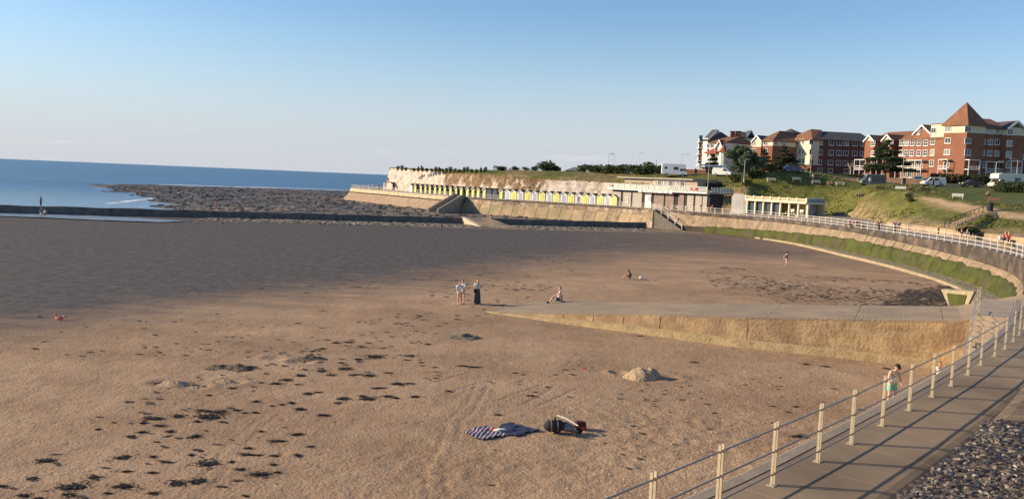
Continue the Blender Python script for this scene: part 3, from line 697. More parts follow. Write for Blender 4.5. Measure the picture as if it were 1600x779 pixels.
# the higher stretch is laid in courses
SLIPV = [SLIPW, mat('slipway_wall_pale', (.50, .36, .20), (.29, .20, .11), scale=1.3, bump=.25, bscale=7, rough=.92, c3=(.40, .30, .19), s3=.8), mat('slipway_wall_brown', (.44, .30, .17), (.25, .165, .095), scale=1.1, bump=.25, bscale=7, rough=.92, c3=(.36, .27, .17), s3=.6)]
for lo_, hi_, mn, mxx in ((0, .36, 2.6, 4.2), (.36, .60, 1.5, 2.8), (.60, .82, 1.0, 2.2), (.82, 1.0, 1.6, 3.4)):
    x = slipx(1163)
    while x < 26.9:
        x1 = min(x + random.uniform(mn, mxx), 27.2)
        if x1 > 26.2: x1 = 27.2
        j = random.uniform(-.004, .006); b = MB(); P = []; n = 4; g = .004
        for i in range(n + 1):
            xx = x + g + (x1 - x - 2 * g) * i / n; p = slip_at(xx); base = Vector((p.x, p.y, -.3)); bt = .18 + .05 * p.z; wh, wo = .02 * math.sin(xx * 1.7 + hi_ * 9), .02 * math.sin(xx * 1.7 + lo_ * 9)
            A_ = base.lerp(p, min(1, hi_ + (wh if hi_ < 1 else 0))) + fn * (bt * (1 - hi_) + .02 + j) + Vector((0, 0, -.003 if hi_ < 1 else 0)); B_ = base.lerp(p, max(0, lo_ + (wo if lo_ > 0 else 0))) + fn * (bt * (1 - lo_) + .02 + j) + Vector((0, 0, .003))
            P += [A_ - fn * .3, A_, B_, B_ - fn * .3]
        F = []
        for i in range(n):
            for k in range(4): F.append((i * 4 + k, (i + 1) * 4 + k, (i + 1) * 4 + (k + 1) % 4, i * 4 + (k + 1) % 4))
        F += [(0, 1, 2, 3), (n * 4 + 3, n * 4 + 2, n * 4 + 1, n * 4)]
        b.add(P, F); b.build('facing_stone', SLIPV[0] if random.random() < .75 else random.choice(SLIPV), slip); x = x1
b = MB(); P = []; n = 40
for i in range(n + 1):
    x = -1.4 + 26.5 * i / n; p = slip_at(max(x, -1.1)); q = Vector((x, slip_at(x).y if x > -1.1 else 54.6, 0)); w = .10 + .02 * math.sin(i * 2.1) + .03 * p.z
    hh = min(.42, .10 + .30 * p.z)
    P += [q + fn * .1 + Vector((0, 0, hh)), q + fn * (.25 + w + .05 * p.z) + Vector((0, 0, hh * .8)), q + fn * (.42 + w + .05 * p.z) + Vector((0, 0, -.3)), q + Vector((0, 0, -.3))]
F = []
for i in range(n):
    for k in range(3): F.append((i * 4 + k, (i + 1) * 4 + k, (i + 1) * 4 + k + 1, i * 4 + k + 1))
F += [(0, 1, 2, 3), (n * 4 + 3, n * 4 + 2, n * 4 + 1, n * 4)]
b.add(P, F); b.build('plinth', PLINTH, slip, smooth=False)
tx = [-1.1, 8.4, slipx(1190), slipx(1330), slipx(1470), 27.3]
for x0, x1 in zip(tx, tx[1:]):
    b = MB(); P = []; n = 6
    for i in range(n + 1):
        x = x0 + .012 + (x1 - x0 - .024) * i / n; sk = .12 * math.sin(i * 5 + x0)
        for k in range(4):
            p = slip_at(min(max(x + (1.0 if k > 0 and 0 < i < n else 0) * 0, -1.1), 27.3)) + SB * (k / 3); P.append(p + Vector((0, 0, .012)) + fn * (.04 if k == 0 else 0))
    m_ = len(P)
    P += [p + Vector((0, 0, -.12)) for p in P]; F = []
    for i in range(n):
        for k in range(3):
            a = i * 4 + k; F.append((a, a + 4, a + 5, a + 1)); F.append((m_ + a, m_ + a + 1, m_ + a + 5, m_ + a + 4))
        F.append((i * 4, m_ + i * 4, m_ + i * 4 + 4, i * 4 + 4)); F.append((i * 4 + 3, i * 4 + 7, m_ + i * 4 + 7, m_ + i * 4 + 3))
    F += [(0, 1, m_ + 1, m_), (1, 2, m_ + 2, m_ + 1), (2, 3, m_ + 3, m_ + 2)]
    e = n * 4; F += [(e + 1, e, m_ + e, m_ + e + 1), (e + 2, e + 1, m_ + e + 1, m_ + e + 2), (e + 3, e + 2, m_ + e + 2, m_ + e + 3)]
    b.add(P, F); b.build('top_slab', SLIPTOP, slip)
# root of the slipway where it meets the promenade
b = MB(); a0 = slip_at(27.2); b.add([a0 + Vector((0, -1.6, .0)), a0 + SB + Vector((0, 1.2, 0)), cat(S_SLIP1 + 4, 2.5, 3.735), cat(S_SLIP0 - 1, 2.5, 3.735)] , [(3, 2, 1, 0)])
b.v = [(v[0], v[1], max(v[2], 3.735) if i > 1 else 3.72) for i, v in enumerate(b.v)]
b.build('root_slab', SLIPTOP, slip)
# wing wall beside the slipway's upper end
ww = thing('wing_wall', 'small triangular concrete wing wall with moss behind the slipway', 'wall', G(1490, 479, 2.0), world=True)
b = MB(); q = [PD(1470, 452, 54), PD(1522, 455, 50), PD(1510, 481, 50.6), PD(1484, 481, 52.8)]
b.extrude(q, (.5, .6, 0)); b.build('face', mat('wing_concrete', (.42, .345, .23), (.30, .25, .17), scale=2, bump=.3, bscale=10), ww)
b = MB(); c = sum((Vector(v) for v in q), Vector()) / 4; q2 = [c + (v - c) * k + Vector((-.04, -.04, 0)) for v, k in zip(q, (.62, .55, .7, .97))]
b.extrude(q2, (.045, .045, 0)); b.build('moss', ALGAE, ww)

# steps from the promenade to the sand
STEPM = mat('step_concrete', (.46, .36, .26), (.34, .265, .19), scale=1.2, bump=.3, bscale=20, rough=.9)
S_TOP = sof(22.0, 35.2); WST = 2.05
st = thing('beach_steps', 'concrete steps running down beside the near promenade railing', 'steps', cat(S_TOP, -1, 0), world=True)
for i in range(18):
    s1 = S_TOP - i * .30; z = 3.75 - .2 * (i + 1)
    loft_solid(MB(), [s1 - .30, s1 - .002], [(-.685, z), (-WST, z), (-WST, -.2), (-.685, -.2)]).build('step', STEPM, st)
loft_solid(MB(), srange(S_TOP, S_SLIP0 + 2.2, 1), [(-.685, 3.752), (-WST, 3.752), (-WST - .2, -.2), (-.685, -.2)]).build('landing', STEPM, st)

# far flight descending beyond the breakwater (projects from the wall), and the flight below the cafe
f1 = thing('sea_wall_steps', 'flight of steps with shadowed flank below the lime door huts', 'steps', cat(S_ST1, 0, 0), world=True)
o0 = cat(S_ST1 + .2, .6, 3.75); e0 = G(683, 333, 0); dr = (Vector((e0.x, e0.y, 0)) - Vector((o0.x, o0.y, 0))); LN = dr.length; dr.normalize(); sdv = Vector((-dr.y, dr.x, 0))
if sdv.x < 0: sdv = -sdv
n = 19
b = MB(); FLK = mat('flight_concrete', (.40, .335, .26), (.27, .225, .175), scale=1, bump=.3, bscale=4)
top = [o0 + Vector((0, 0, .02))] 
poly = [Vector((o0.x, o0.y, -.3)), Vector((o0.x, o0.y, 3.78)), Vector((o0.x, o0.y, 3.78)) + dr * 1.6] + [Vector((o0.x, o0.y, 0)) + dr * LN + Vector((0, 0, .25)), Vector((o0.x, o0.y, -.3)) + dr * LN]
for k, w in ((-2.7, .4), (-.1, .4)):
    b = MB(); pl = [p + sdv * k + (Vector((0, 0, .75)) if 0 < i < 4 else Vector()) for i, p in enumerate(poly)]; b.extrude(pl, sdv * w); b.build('parapet', FLK, f1)
for i in range(n):
    t0 = 1.2 + (LN - 1.2) * i / n; z = 3.75 - 3.7 * (i + 1) / n + .1; b = MB(); c = o0 + dr * (t0 + (LN - 1.2) / n / 2) - sdv * 1.2
    b.box((c.x, c.y, z / 2 - .2), ((LN - 1.2) / n, 2.2, z + .4), math.atan2(dr.y, dr.x)); b.build('step', STEPM, f1)
b = MB(); c = o0 + dr * .55 - sdv * 1.2; b.box((c.x, c.y, 1.7), (1.3, 2.2, 4.11), math.atan2(dr.y, dr.x)); b.build('landing', STEPM, f1)
f2 = thing('sea_wall_steps', 'flight of steps with white handrails below the cafe', 'steps', cat(S_ST2, -1, 0), world=True)
sT = sof(*G(1050, 328, PZ).xy); n = 20; run = .42
for i in range(n):
    s1 = sT - i * run; z = 3.75 - 3.5 * (i + 1) / n
    loft_solid(MB(), [s1 - run, s1 - .002], [(-.46, z), (-2.6, z), (-2.6, -.3), (-.46, -.3)]).build('step', mat('shaded_step', (.16, .14, .12), (.10, .09, .08), scale=1.5), f2)  # steps coloured dark to carry the shade on this flight
loft_solid(MB(), [sT, sT + 2.4], [(-.46, 3.752), (-2.75, 3.752), (-2.9, -.3), (-.46, -.3)]).build('landing', BROWNW, f2)

# ================================================================== RAILINGS
STEEL = mat('galvanised_steel', (.56, .47, .33), (.42, .355, .26), scale=8, rough=.42, metal=.25, coord='obj')
STEELR = mat('grey_rail', (.36, .35, .34), (.28, .275, .27), scale=8, rough=.4, metal=.3, coord='pos')
WHITE_R = mat('white_rail_paint', (.78, .72, .62), (.6, .55, .47), scale=3, rough=.5)
def near_post():
    b = MB()
    for s in (-1, 1): b.box((s * .044, 0, .55), (.019, .048, 1.1)); b.box((s * .044, 0, 1.105), (.022, .052, .010))
    b.box((0, 0, .006), (.20, .14, .012))
    for z in (.2, .6, 1.0): b.tube([(-.062, 0, z), (.062, 0, z)], .024, 8)
    return b
me_post = near_post().mesh('post'); me_post.materials.append(STEEL)
nr = thing('promenade_railing', 'steel railing with paired flat posts along the near promenade edge', 'railing', cat(10, .12, PZ), world=True)
pbase = [G(x, y, PZ) for x, y in [(1207, 757), (1278, 720), (1330, 692), (1378, 664), (1420, 640), (1456, 619), (1486, 602), (1512, 585), (1532, 570), (1554, 556), (1570, 545), (1583, 533)]]
s_first = sof(*G(1207, 757, PZ).xy); sp = 1.76
off = Vector(ORG[nr.name]); dv = (pbase[1] - pbase[0]); de = (pbase[-1] - pbase[-2]) * 1.0
posts = [pbase[0] - dv * k for k in (5, 4, 3, 2, 1)] + pbase
while posts[-1].y < 40: posts.append(posts[-1] + (cat(sof(*posts[-1].xy) + 1.9) - cat(sof(*posts[-1].xy))))
for p in posts: link('post', me_post, nr, Vector((p.x, p.y, PZ)) - off, cdir(sof(p.x, p.y)))
for z in (.2, .6, 1.0): MB().tube([Vector((p.x, p.y, PZ + z)) for p in posts], .015, 8).build('rail', STEELR, nr, smooth=True)
sr = thing('step_railing', 'steel handrail with paired posts on the outer side of the beach steps', 'railing', cat(S_TOP, -WST, PZ), world=True)
off = Vector(ORG[sr.name]); pts = []
for s, z in ((S_TOP + 1.5, 3.75), (S_TOP + .2, 3.75), (S_TOP - 1.7, 2.65), (S_TOP - 3.5, 1.45), (S_TOP - 5.3, .2)):
    pts.append(cat(s, -WST + .12, z)); link('post', me_post, sr, pts[-1] - off, cdir(s))
for z in (.2, .6, 1.0): MB().tube([p + Vector((0, 0, z)) for p in pts], .015, 8).build('rail', STEELR, sr, smooth=True)

def far_post():
    b = MB(); b.box((0, 0, .58), (.085, .085, 1.16)); b.box((0, 0, .02), (.2, .2, .04)); b.box((0, 0, 1.175), (.11, .11, .03)); return b
me_fp = far_post().mesh('post'); me_fp.materials.append(WHITE_R)
def far_rail(label, s0, s1, step, d=.05, z0=PZ, rails=(.25, .65, 1.08), r=.035):
    t = thing('promenade_railing', label, 'railing', cat((s0 + s1) / 2, d, z0), world=True); off = Vector(ORG[t.name])
    for s in srange(s0, s1, step): link('post', me_fp, t, cat(s, d, z0) - off, cdir(s))
    for z in rails: MB().tube([cat(s, d, z0 + z) for s in srange(s0, s1, 1.5)], r, 6).build('rail', WHITE_R, t)
    return t
far_rail('white railing curving round the bay on the right', S_SLIP1 + 3, sT - n * run + 6, 2.05)
far_rail('white railing on the sea wall before the cafe and white huts', sT + 2.6, S_ST1 - 1.5, 2.2)
far_rail('white railing out to the chalk headland', S_ST1 + 3, S_END - 8, 2.3)
hr = thing('handrail', 'pair of sloping white handrails on the steps below the cafe', 'railing', cat(sT - 4, -1.5, 2), world=True); off = Vector(ORG[hr.name])
for d in (-.6, -2.5):
    pp = [cat(sT + 1.5, d, 3.75), cat(sT, d, 3.75)] + [cat(sT - n * run * k / 4, d, 3.75 - 3.5 * k / 4) for k in (1, 2, 3, 4)]
    for p in pp: link('post', me_fp, hr, p - off, cdir(sT))
    for z in (.65, 1.1): MB().tube([p + Vector((0, 0, z)) for p in pp], .05, 6).build('rail', WHITE_R, hr)
# ================================================================== HEADLAND TERRAIN
def proj(p):
    v = Vector(p) - Vector((0, 0, EYE)); u = v.dot(_R); w = v.dot(_D); f = v.dot(_F)
    u, w = u / f * FPX, w / f * FPX
    return 800 + u * math.cos(ROLL) - w * math.sin(ROLL), 389.5 + u * math.sin(ROLL) + w * math.cos(ROLL)
def s_at_px(px, d, z=PZ, lo=S_SLIP1 + 16, hi=S_END - 12):
    best = None
    for s in np.arange(lo, hi, .25):
        e = abs(proj(cat(s, d, z))[0] - px)
        if best is None or e < best[0]: best = (e, s)
    return float(best[1])
S_C0 = s_at_px(962, 12); S_C1 = S_END - 4
def cliff_top(s):
    t = (s - S_C0) / (s_at_px(610, 12) - S_C0); return 9.0 + 1.9 * min(max(t, 0), 1.15)
ctrl = []
def cpx(x, y, d): p = PD(x, y, d); ctrl.append((p.x, p.y, p.z))
for x, y, d in [(1640, 345, 113), (1600, 339, 117), (1545, 330, 122), (1500, 322.5, 127), (1450, 314, 134), (1400, 309, 141), (1350, 304.5, 148), (1310, 306, 151), (1270, 308, 153),
                (1497, 312, 138), (1407, 301, 150), (1553, 318, 132), (1600, 312, 139), (1650, 310, 136), (1345, 296, 160), (1450, 303, 146),
                (1350, 291.5, 168), (1400, 291, 168), (1457, 292, 166), (1515, 293, 163), (1565, 297, 155), (1640, 292, 165),
                (1300, 281, 222), (1400, 283, 200), (1500, 285, 186), (1590, 287, 187), (1680, 287, 190),
                (1170, 284, 176), (1215, 285, 174), (1250, 286.5, 173), (1310, 290, 172), (1240, 303, 160), (1200, 301, 166), (1170, 298, 172), (1140, 296, 178),
                (1050, 277.5, 196), (1000, 273, 206), (1100, 279, 190), (1130, 281, 188), (1180, 277, 215), (1250, 279, 228)]: cpx(x, y, d)
for s in np.arange(S_SLIP1 - 20, S_C0 - 34, 3.0):
    p = cat(s, promw(s) + .6, 4.7); ctrl.append((p.x, p.y, p.z)); p = cat(s, promw(s) + 3.0, 5.2); 
    if s < S_C0 - 75: ctrl.append((p.x, p.y, p.z))
for s in np.arange(S_C0 + 4, S_END, 10.0):
    p = cat(s, 13.5, cliff_top(s)); ctrl.append(tuple(p)); p = cat(s, 21, 11.05); ctrl.append(tuple(p)); p = cat(s, 40, 11.2); ctrl.append(tuple(p))
for x, y in [(300, 300), (200, 400), (60, 420), (300, 120), (220, 200), (120, 300), (60, 330), (160, 240), (0, 380), (90, 90), (130, 140)]:
    ctrl.append((x, y, 12.0 if y > 150 else 8.5 + .02 * x))
ctrl += [(36, 47, 7.2), (50, 62, 7.2), (62, 78, 7.3), (30, 30, 7.2), (70, 60, 7.4)]
cc = np.array(ctrl); n = len(cc); NC = n
def tps(r2): return np.where(r2 > 0, r2 * np.log(r2 + 1e-12), 0)
A = np.zeros((n + 3, n + 3)); dd = ((cc[:, None, :2] - cc[None, :, :2]) ** 2).sum(-1) / 1e4
A[:n, :n] = tps(dd) + np.eye(n) * 2e-4; A[:n, n] = 1; A[:n, n + 1:] = cc[:, :2] / 100; A[n, :n] = 1; A[n + 1:, :n] = cc[:, :2].T / 100
W = np.linalg.solve(A, np.concatenate([cc[:, 2], [0, 0, 0]]))
def terr(X, Y):
    X = np.asarray(X, float); Y = np.asarray(Y, float); sh = X.shape; x = X.ravel(); y = Y.ravel(); o = np.empty(len(x))
    for a in range(0, len(x), 20000):
        xx, yy = x[a:a + 20000], y[a:a + 20000]
        o[a:a + 20000] = tps(((xx[:, None] - cc[:, 0]) ** 2 + (yy[:, None] - cc[:, 1]) ** 2) / 1e4) @ W[:NC] + W[NC] + W[NC + 1] * xx / 100 + W[NC + 2] * yy / 100
    return np.clip(o.reshape(sh), 3, 13.2)
hx = axis([(-70, 40, 1.1, 1.1), (40, 120, .8, 1.1), (120, 330, 1.5, 8)]); hy = axis([(40, 190, .8, 1.0), (190, 290, 1.1, 1.4), (290, 520, 2, 9)])
HX, HY = np.meshgrid(hx, hy)
HD = cdist(HX, HY)
HZ = terr(HX, HY)
hs = np.array([CS[::4][np.argmin((CP[::4, 0] - x) ** 2 + (CP[::4, 1] - y) ** 2)] for x, y in zip(HX.ravel(), HY.ravel())]).reshape(HX.shape)
PW = 8.5 + 4.5 * np.exp(-((hs - S_ST2 + 22) / 20) ** 2)
cliffz = hs > S_C0 - 2
lim = np.where(cliffz, 13.3, PW)
HZ0 = HZ.copy(); gy_, gx_ = np.gradient(HZ0, hy, hx); grad = np.hypot(gx_, gy_)
HZ = np.where(HD < lim + .4, np.where(cliffz, 3.2, np.minimum(HZ, 3.3)), HZ)
path = pxline([(1700, 352), (1640, 346)], 7) 
path = [(PD(x, y, d).x, d) for x, y, d in [(1700, 350, 109), (1640, 345, 113), (1600, 339, 117), (1545, 330, 122), (1500, 322.5, 127), (1450, 314, 134), (1400, 309, 141), (1350, 304.5, 148), (1310, 306, 151), (1270, 308, 153), (1235, 308, 154)]]
pdist = line_dist(HX, HY, path)
soil = sstep(2.3, 1.2, pdist + 1.2 * (fbm(HX, HY, .4, 3, 91) - .5))
q = line_dist(HX, HY, [(PD(1300, 306, 152).x, 152), (PD(1240, 309, 154).x, 154)]); soil = np.maximum(soil, sstep(3.2, 1.5, q))
soil *= sstep(.50, .26, grad)
foot = sstep(PW + 3.6, PW + 1.0, HD + 3.0 * (fbm(HX, HY, .18, 3, 95) - .5)) * (~cliffz)
road = sstep(3.2, 2.4, line_dist(HX, HY, [(PD(1720, 285, 176).x, 176), (PD(1565, 292, 172).x, 172), (PD(1450, 289, 175).x, 175), (PD(1350, 287, 182).x, 182), (PD(1260, 284, 190).x, 190), (PD(1160, 280, 205).x, 205), (PD(1050, 275, 215).x, 215), (PD(900, 268, 250).x, 250)]))
rough_ = sstep(0.2, .9, sstep(14, 4, pdist) * 0 + (HD < PW + 22) * 1.0) * (1 - soil)
foot = np.maximum(foot, .85 * cliffz * sstep(34, 20, HD) * sstep(.36, .54, fbm(HX, HY, .16, 4, 97)))
mown = sstep(2.6, 4.5, pdist) * (HY > 100) * (HD > PW + 17)
HZ += np.where(HD > lim + .6, (.55 * (fbm(HX, HY, .35, 4, 81) - .45) + .25 * (vn(HX * .9, HY * .9, 83) - .5)) * (1 - mown) * (1 - soil) * (1 - road) + .06 * (fbm(HX, HY, .5, 2, 5) - .5), 0)
def head_material():
    m = bpy.data.materials.new('headland_grass'); m.use_nodes = True; nt = m.node_tree; N = nt.nodes; L = nt.links; b = N['Principled BSDF']
    g = N.new('ShaderNodeNewGeometry')
    def nz(s, d=6, r=.65):
        n = N.new('ShaderNodeTexNoise'); n.inputs['Scale'].default_value = s; n.inputs['Detail'].default_value = d; n.inputs['Roughness'].default_value = r; L.new(g.outputs['Position'], n.inputs['Vector']); return n.outputs[0]
    def ramp(i, a, c0, bb, c1):
        r = N.new('ShaderNodeValToRGB'); e = r.color_ramp.elements; e[0].position = a; e[1].position = bb; e[0].color = (*c0, 1); e[1].color = (*c1, 1); L.new(i, r.inputs[0]); return r.outputs[0]
    def mix(f, a, c):
        x = N.new('ShaderNodeMix'); x.data_type = 'RGBA'; L.new(f, x.inputs[0]); L.new(a, x.inputs[6]); L.new(c, x.inputs[7]); return x.outputs[2]
    def att(k): a = N.new('ShaderNodeAttribute'); a.attribute_name = k; return a.outputs['Fac']
    grass = ramp(nz(.5, 8, .7), .36, (.075, .088, .022), .66, (.185, .178, .05))
    lawn = ramp(nz(.35, 6), .34, (.075, .095, .034), .66, (.115, .130, .048))
    soilc = ramp(nz(.6, 7), .36, (.40, .27, .15), .66, (.55, .40, .24))
    dryc = ramp(nz(.8, 8, .75), .40, (.12, .09, .04), .60, (.33, .255, .135))
    roadc = ramp(nz(1), .4, (.06, .06, .06), .6, (.085, .082, .08))
    c = mix(att('mown'), grass, lawn); c = mix(att('foot'), c, dryc); c = mix(att('soil'), c, soilc); c = mix(att('road'), c, roadc)
    L.new(c, b.inputs['Base Color']); b.inputs['Roughness'].default_value = .95; b.inputs['Specular IOR Level'].default_value = .15
    bp = N.new('ShaderNodeBump'); bp.inputs['Strength'].default_value = .6; bp.inputs['Distance'].default_value = .4; L.new(nz(2.5, 6, .7), bp.inputs['Height']); L.new(bp.outputs[0], b.inputs['Normal'])
    return m
HEAD = head_material()
headland = struct(grid_mesh('headland', HX, HY, HZ, HEAD, True, {'soil': soil, 'foot': np.clip(foot, 0, 1), 'road': road, 'mown': mown * 1.0}, HD > np.where(cliffz, 12.6, 7.0)))
def tz(x, y): return float(terr(np.array([x]), np.array([y]))[0])

# low retaining wall behind the promenade (right)
bwl = thing('retaining_wall', 'low tan retaining wall at the foot of the grass bank', 'wall', cat(S_SLIP1 + 40, 10, PZ), world=True)
for a, b_ in ((S_SLIP1 + 4, s_at_px(1560, 10) ), (s_at_px(1545, 10), s_at_px(1487, 10)), (s_at_px(1484, 10), s_at_px(1385, 10))):
    loft_solid(MB(), srange(min(a, b_), max(a, b_), 1.5), lambda s: [(promw(s) - .35, PZ - .1), (promw(s) - .35, 4.62), (promw(s) + 1.3, 4.66), (promw(s) + 1.3, PZ - .1)]).build('wall', CONC_TAN, bwl)
# ---- chalk cliff
def cliff_material():
    m = bpy.data.materials.new('chalk_cliff'); m.use_nodes = True; nt = m.node_tree; N = nt.nodes; L = nt.links; b = N['Principled BSDF']
    g = N.new('ShaderNodeNewGeometry')
    def nz(s, d=7, st=(1, 1, 1)):
        mp = N.new('ShaderNodeMapping'); mp.inputs['Scale'].default_value = st; L.new(g.outputs['Position'], mp.inputs[0])
        n = N.new('ShaderNodeTexNoise'); n.inputs['Scale'].default_value = s; n.inputs['Detail'].default_value = d; n.inputs['Roughness'].default_value = .68; L.new(mp.outputs[0], n.inputs['Vector']); return n.outputs[0]
    def ramp(i, a, c0, bb, c1):
        r = N.new('ShaderNodeValToRGB'); e = r.color_ramp.elements; e[0].position = a; e[1].position = bb; e[0].color = (*c0, 1); e[1].color = (*c1, 1); L.new(i, r.inputs[0]); return r.outputs[0]
    def mix(f, a, c):
        x = N.new('ShaderNodeMix'); x.data_type = 'RGBA'; L.new(f, x.inputs[0]); L.new(a, x.inputs[6]); L.new(c, x.inputs[7]); return x.outputs[2]
    ch = ramp(nz(.7), .34, (.46, .37, .30), .60, (.66, .58, .50)); so = ramp(nz(1.1), .36, (.13, .085, .045), .66, (.33, .23, .135)); gr = ramp(nz(.9), .36, (.05, .065, .018), .66, (.15, .14, .05))
    a = N.new('ShaderNodeAttribute'); a.attribute_name = 'veg'
    ad = N.new('ShaderNodeMath'); ad.operation = 'ADD'; L.new(a.outputs['Fac'], ad.inputs[0]); mm = N.new('ShaderNodeMath'); mm.operation = 'MULTIPLY_ADD'; L.new(nz(.42, 7, (1, 1, .8)), mm.inputs[0]); mm.inputs[1].default_value = 1.5; mm.inputs[2].default_value = -.75; L.new(mm.outputs[0], ad.inputs[1])
    c = mix(ramp(ad.outputs[0], .42, (0, 0, 0), .52, (1, 1, 1)), ch, so)
    c = mix(ramp(ad.outputs[0], .80, (0, 0, 0), .95, (1, 1, 1)), c, gr)
    L.new(c, b.inputs['Base Color']); b.inputs['Roughness'].default_value = .95; b.inputs['Specular IOR Level'].default_value = .1
    bp = N.new('ShaderNodeBump'); bp.inputs['Strength'].default_value = .8; bp.inputs['Distance'].default_value = .5; L.new(nz(1.6), bp.inputs['Height']); L.new(bp.outputs[0], b.inputs['Normal'])
    return m
cs_ = np.arange(S_C0 - 6, S_C1, .55); nt_ = 26
X = np.empty((len(cs_), nt_)); Y = X.copy(); Zc = X.copy(); V = X.copy()
s620 = s_at_px(625, 12); s700 = s_at_px(690, 12); s850 = s_at_px(855, 12)
for i, s in enumerate(cs_):
    ct = cliff_top(s); soft = float(sstep(s700 + 8, s700 - 6, np.float64(s)) * sstep(s850 - 8, s850 + 6, np.float64(s)))
    for j in range(nt_):
        t = j / (nt_ - 1)
        if t < .8:
            u = t / .8; z = 3.6 + (ct - 3.6) * u; d = 11.2 + 1.4 * u + soft * (1.6 * u - .3); k = 1.0
        else:
            u = (t - .8) / .2; d0 = 12.6 + soft * 1.3; d = d0 + (17.5 - d0) * u; p = cat(s, d); z = ct + (tz(p.x, p.y) - .25 - ct) * u ** .8; k = 1 - u
        nn_ = mnoise.fractal(Vector((s * .35, z * .5, 3.1)), 1.0, 2.0, 5)
        nf = mnoise.fractal(Vector((s * 1.1, z * 1.3, 9.0)), 1.0, 2.0, 3)
        p = cat(s, d + (.55 * nn_ + .28 * nf) * k + (.35 if .02 < t < .1 else 0) * 0, z + .15 * nf * (1 - k))
        X[i, j], Y[i, j], Zc[i, j] = p
        V[i, j] = (.22 + .38 * soft) * float(sstep(.0, .5, np.float64(t))) + 1.1 * float(sstep(.72, .96, np.float64(t))) + (-.45 if t < .3 and soft < .3 else 0) - .25 * (1 - soft) * (t < .7)
cl = struct(grid_mesh('cliff', X, Y, Zc, cliff_material(), False, {'veg': V}))

# ================================================================== FOLIAGE
def leaf_material(name, c1, c2):
    m = mat(name, c1, c2, scale=.9, rough=.7, spec=.2, contrast=(.3, .7))
    nt = m.node_tree; b = nt.nodes['Principled BSDF']; t = nt.nodes.new('ShaderNodeBsdfTranslucent'); src = b.inputs['Base Color'].links[0].from_socket; nt.links.new(src, t.inputs[0])
    ms = nt.nodes.new('ShaderNodeMixShader'); ms.inputs[0].default_value = .25; nt.links.new(b.outputs[0], ms.inputs[1]); nt.links.new(t.outputs[0], ms.inputs[2]); nt.links.new(ms.outputs[0], nt.nodes['Material Output'].inputs[0]); return m
LEAF = leaf_material('leaf', (.17, .22, .13), (.08, .115, .075)); LEAF_DK = leaf_material('dark_leaf', (.07, .09, .04), (.03, .045, .022))
NEEDLE = leaf_material('needle', (.10, .095, .055), (.04, .045, .028)); HEDGE = leaf_material('hedge_leaf', (.095, .12, .04), (.04, .058, .022)); TUFT = leaf_material('dry_tuft', (.27, .22, .09), (.10, .11, .03))
SEAG = leaf_material('green_tuft', (.22, .215, .065), (.10, .115, .033))
BARK = mat('bark', (.16, .12, .085), (.07, .052, .04), scale=3, bump=.6, bscale=8)
def leaves(cents, n, size, rs, flat=1.0, shell=.5):
    """quads scattered through ellipsoids; cents: (x,y,z,rx,ry,rz)"""
    r = np.random.default_rng(rs); c = np.array(cents, float); w = c[:, 3] * c[:, 4] * c[:, 5]; w = w ** .75; idx = r.choice(len(c), n, p=w / w.sum())
    v = r.normal(size=(n, 3)); v /= np.linalg.norm(v, axis=1)[:, None]; v *= (r.random(n) ** (1 / 3) * (1 - shell) + shell * r.uniform(.75, 1.08, n))[:, None]
    P = c[idx, :3] + v * c[idx, 3:]
    a = r.normal(size=(n, 3)); a[:, 2] *= flat; a /= np.linalg.norm(a, axis=1)[:, None]; b = np.cross(a, r.normal(size=(n, 3))); b /= np.linalg.norm(b, axis=1)[:, None] + 1e-9
    s = size * r.uniform(.55, 1.3, n)[:, None]
    Q = np.stack([P - a * s, P + b * s * .55, P + a * s, P - b * s * .55], 1).reshape(-1, 3)
    mb = MB(); mb.v = [tuple(q) for q in Q]; mb.f = [(4 * i, 4 * i + 1, 4 * i + 2, 4 * i + 3) for i in range(n)]; return mb
def tree(name, label, loc, h, rad, cents, n, size, m, rs, trunk=.16, lean=(0, 0), limbs=7, group=None):
    t = thing(name, label, 'tree', loc, group=group); random.seed(rs)
    top = Vector((lean[0], lean[1], h * .75)); b = MB()
    b.tube([(0, 0, -.3), (lean[0] * .25, lean[1] * .25, h * .2), (lean[0] * .6, lean[1] * .6, h * .48), top], [trunk, trunk * .8, trunk * .55, trunk * .2], 8); b.build('trunk', BARK, t, True, False)
    for i in range(limbs):
        c = cents[(i * 3) % len(cents)]; f = random.uniform(.3, .62); p0 = Vector((lean[0] * f, lean[1] * f, h * f * .9)); p1 = Vector(c[:3]); b = MB(); b.tube([p0, p0.lerp(p1, .5) + Vector((0, 0, .2)), p1], [trunk * .38, trunk * .25, trunk * .08], 6); b.build('limb', BARK, t, False, False)
    leaves(cents, n, size, rs).build('crown', m, t, False, False)
    return t
def shrub_mesh(rs, r, h, n, size):
    random.seed(rs); cents = [(random.uniform(-.5, .5) * r, random.uniform(-.5, .5) * r, h * random.uniform(.35, .72), r * random.uniform(.4, .65), r * random.uniform(.4, .65), h * random.uniform(.25, .4)) for _ in range(6)]
    st_ = MB()
    for c in cents[:4]: st_.tube([(0, 0, -.15), (c[0] * .4, c[1] * .4, c[2] * .5), (c[0], c[1], c[2])], [.05, .035, .012], 5)
    return leaves(cents, n, size, rs), st_
SHM = []
for i in range(5):
    a, b_ = shrub_mesh(40 + i, 1.0, 1.6, 420, .16); m1 = a.mesh('foliage'); m1.materials.append(HEDGE); m2 = b_.mesh('stem'); m2.materials.append(BARK); SHM.append((m1, m2))
def shrub(loc, sc, label, group=None, v=0, m=None, rz=0.):
    t = thing('shrub', label, 'shrub', loc, rz, group); t.scale = sc if not isinstance(sc, (int, float)) else (sc,) * 3
    o = link('foliage', SHM[v % 5][0], t); link('stem', SHM[v % 5][1], t)
    return t
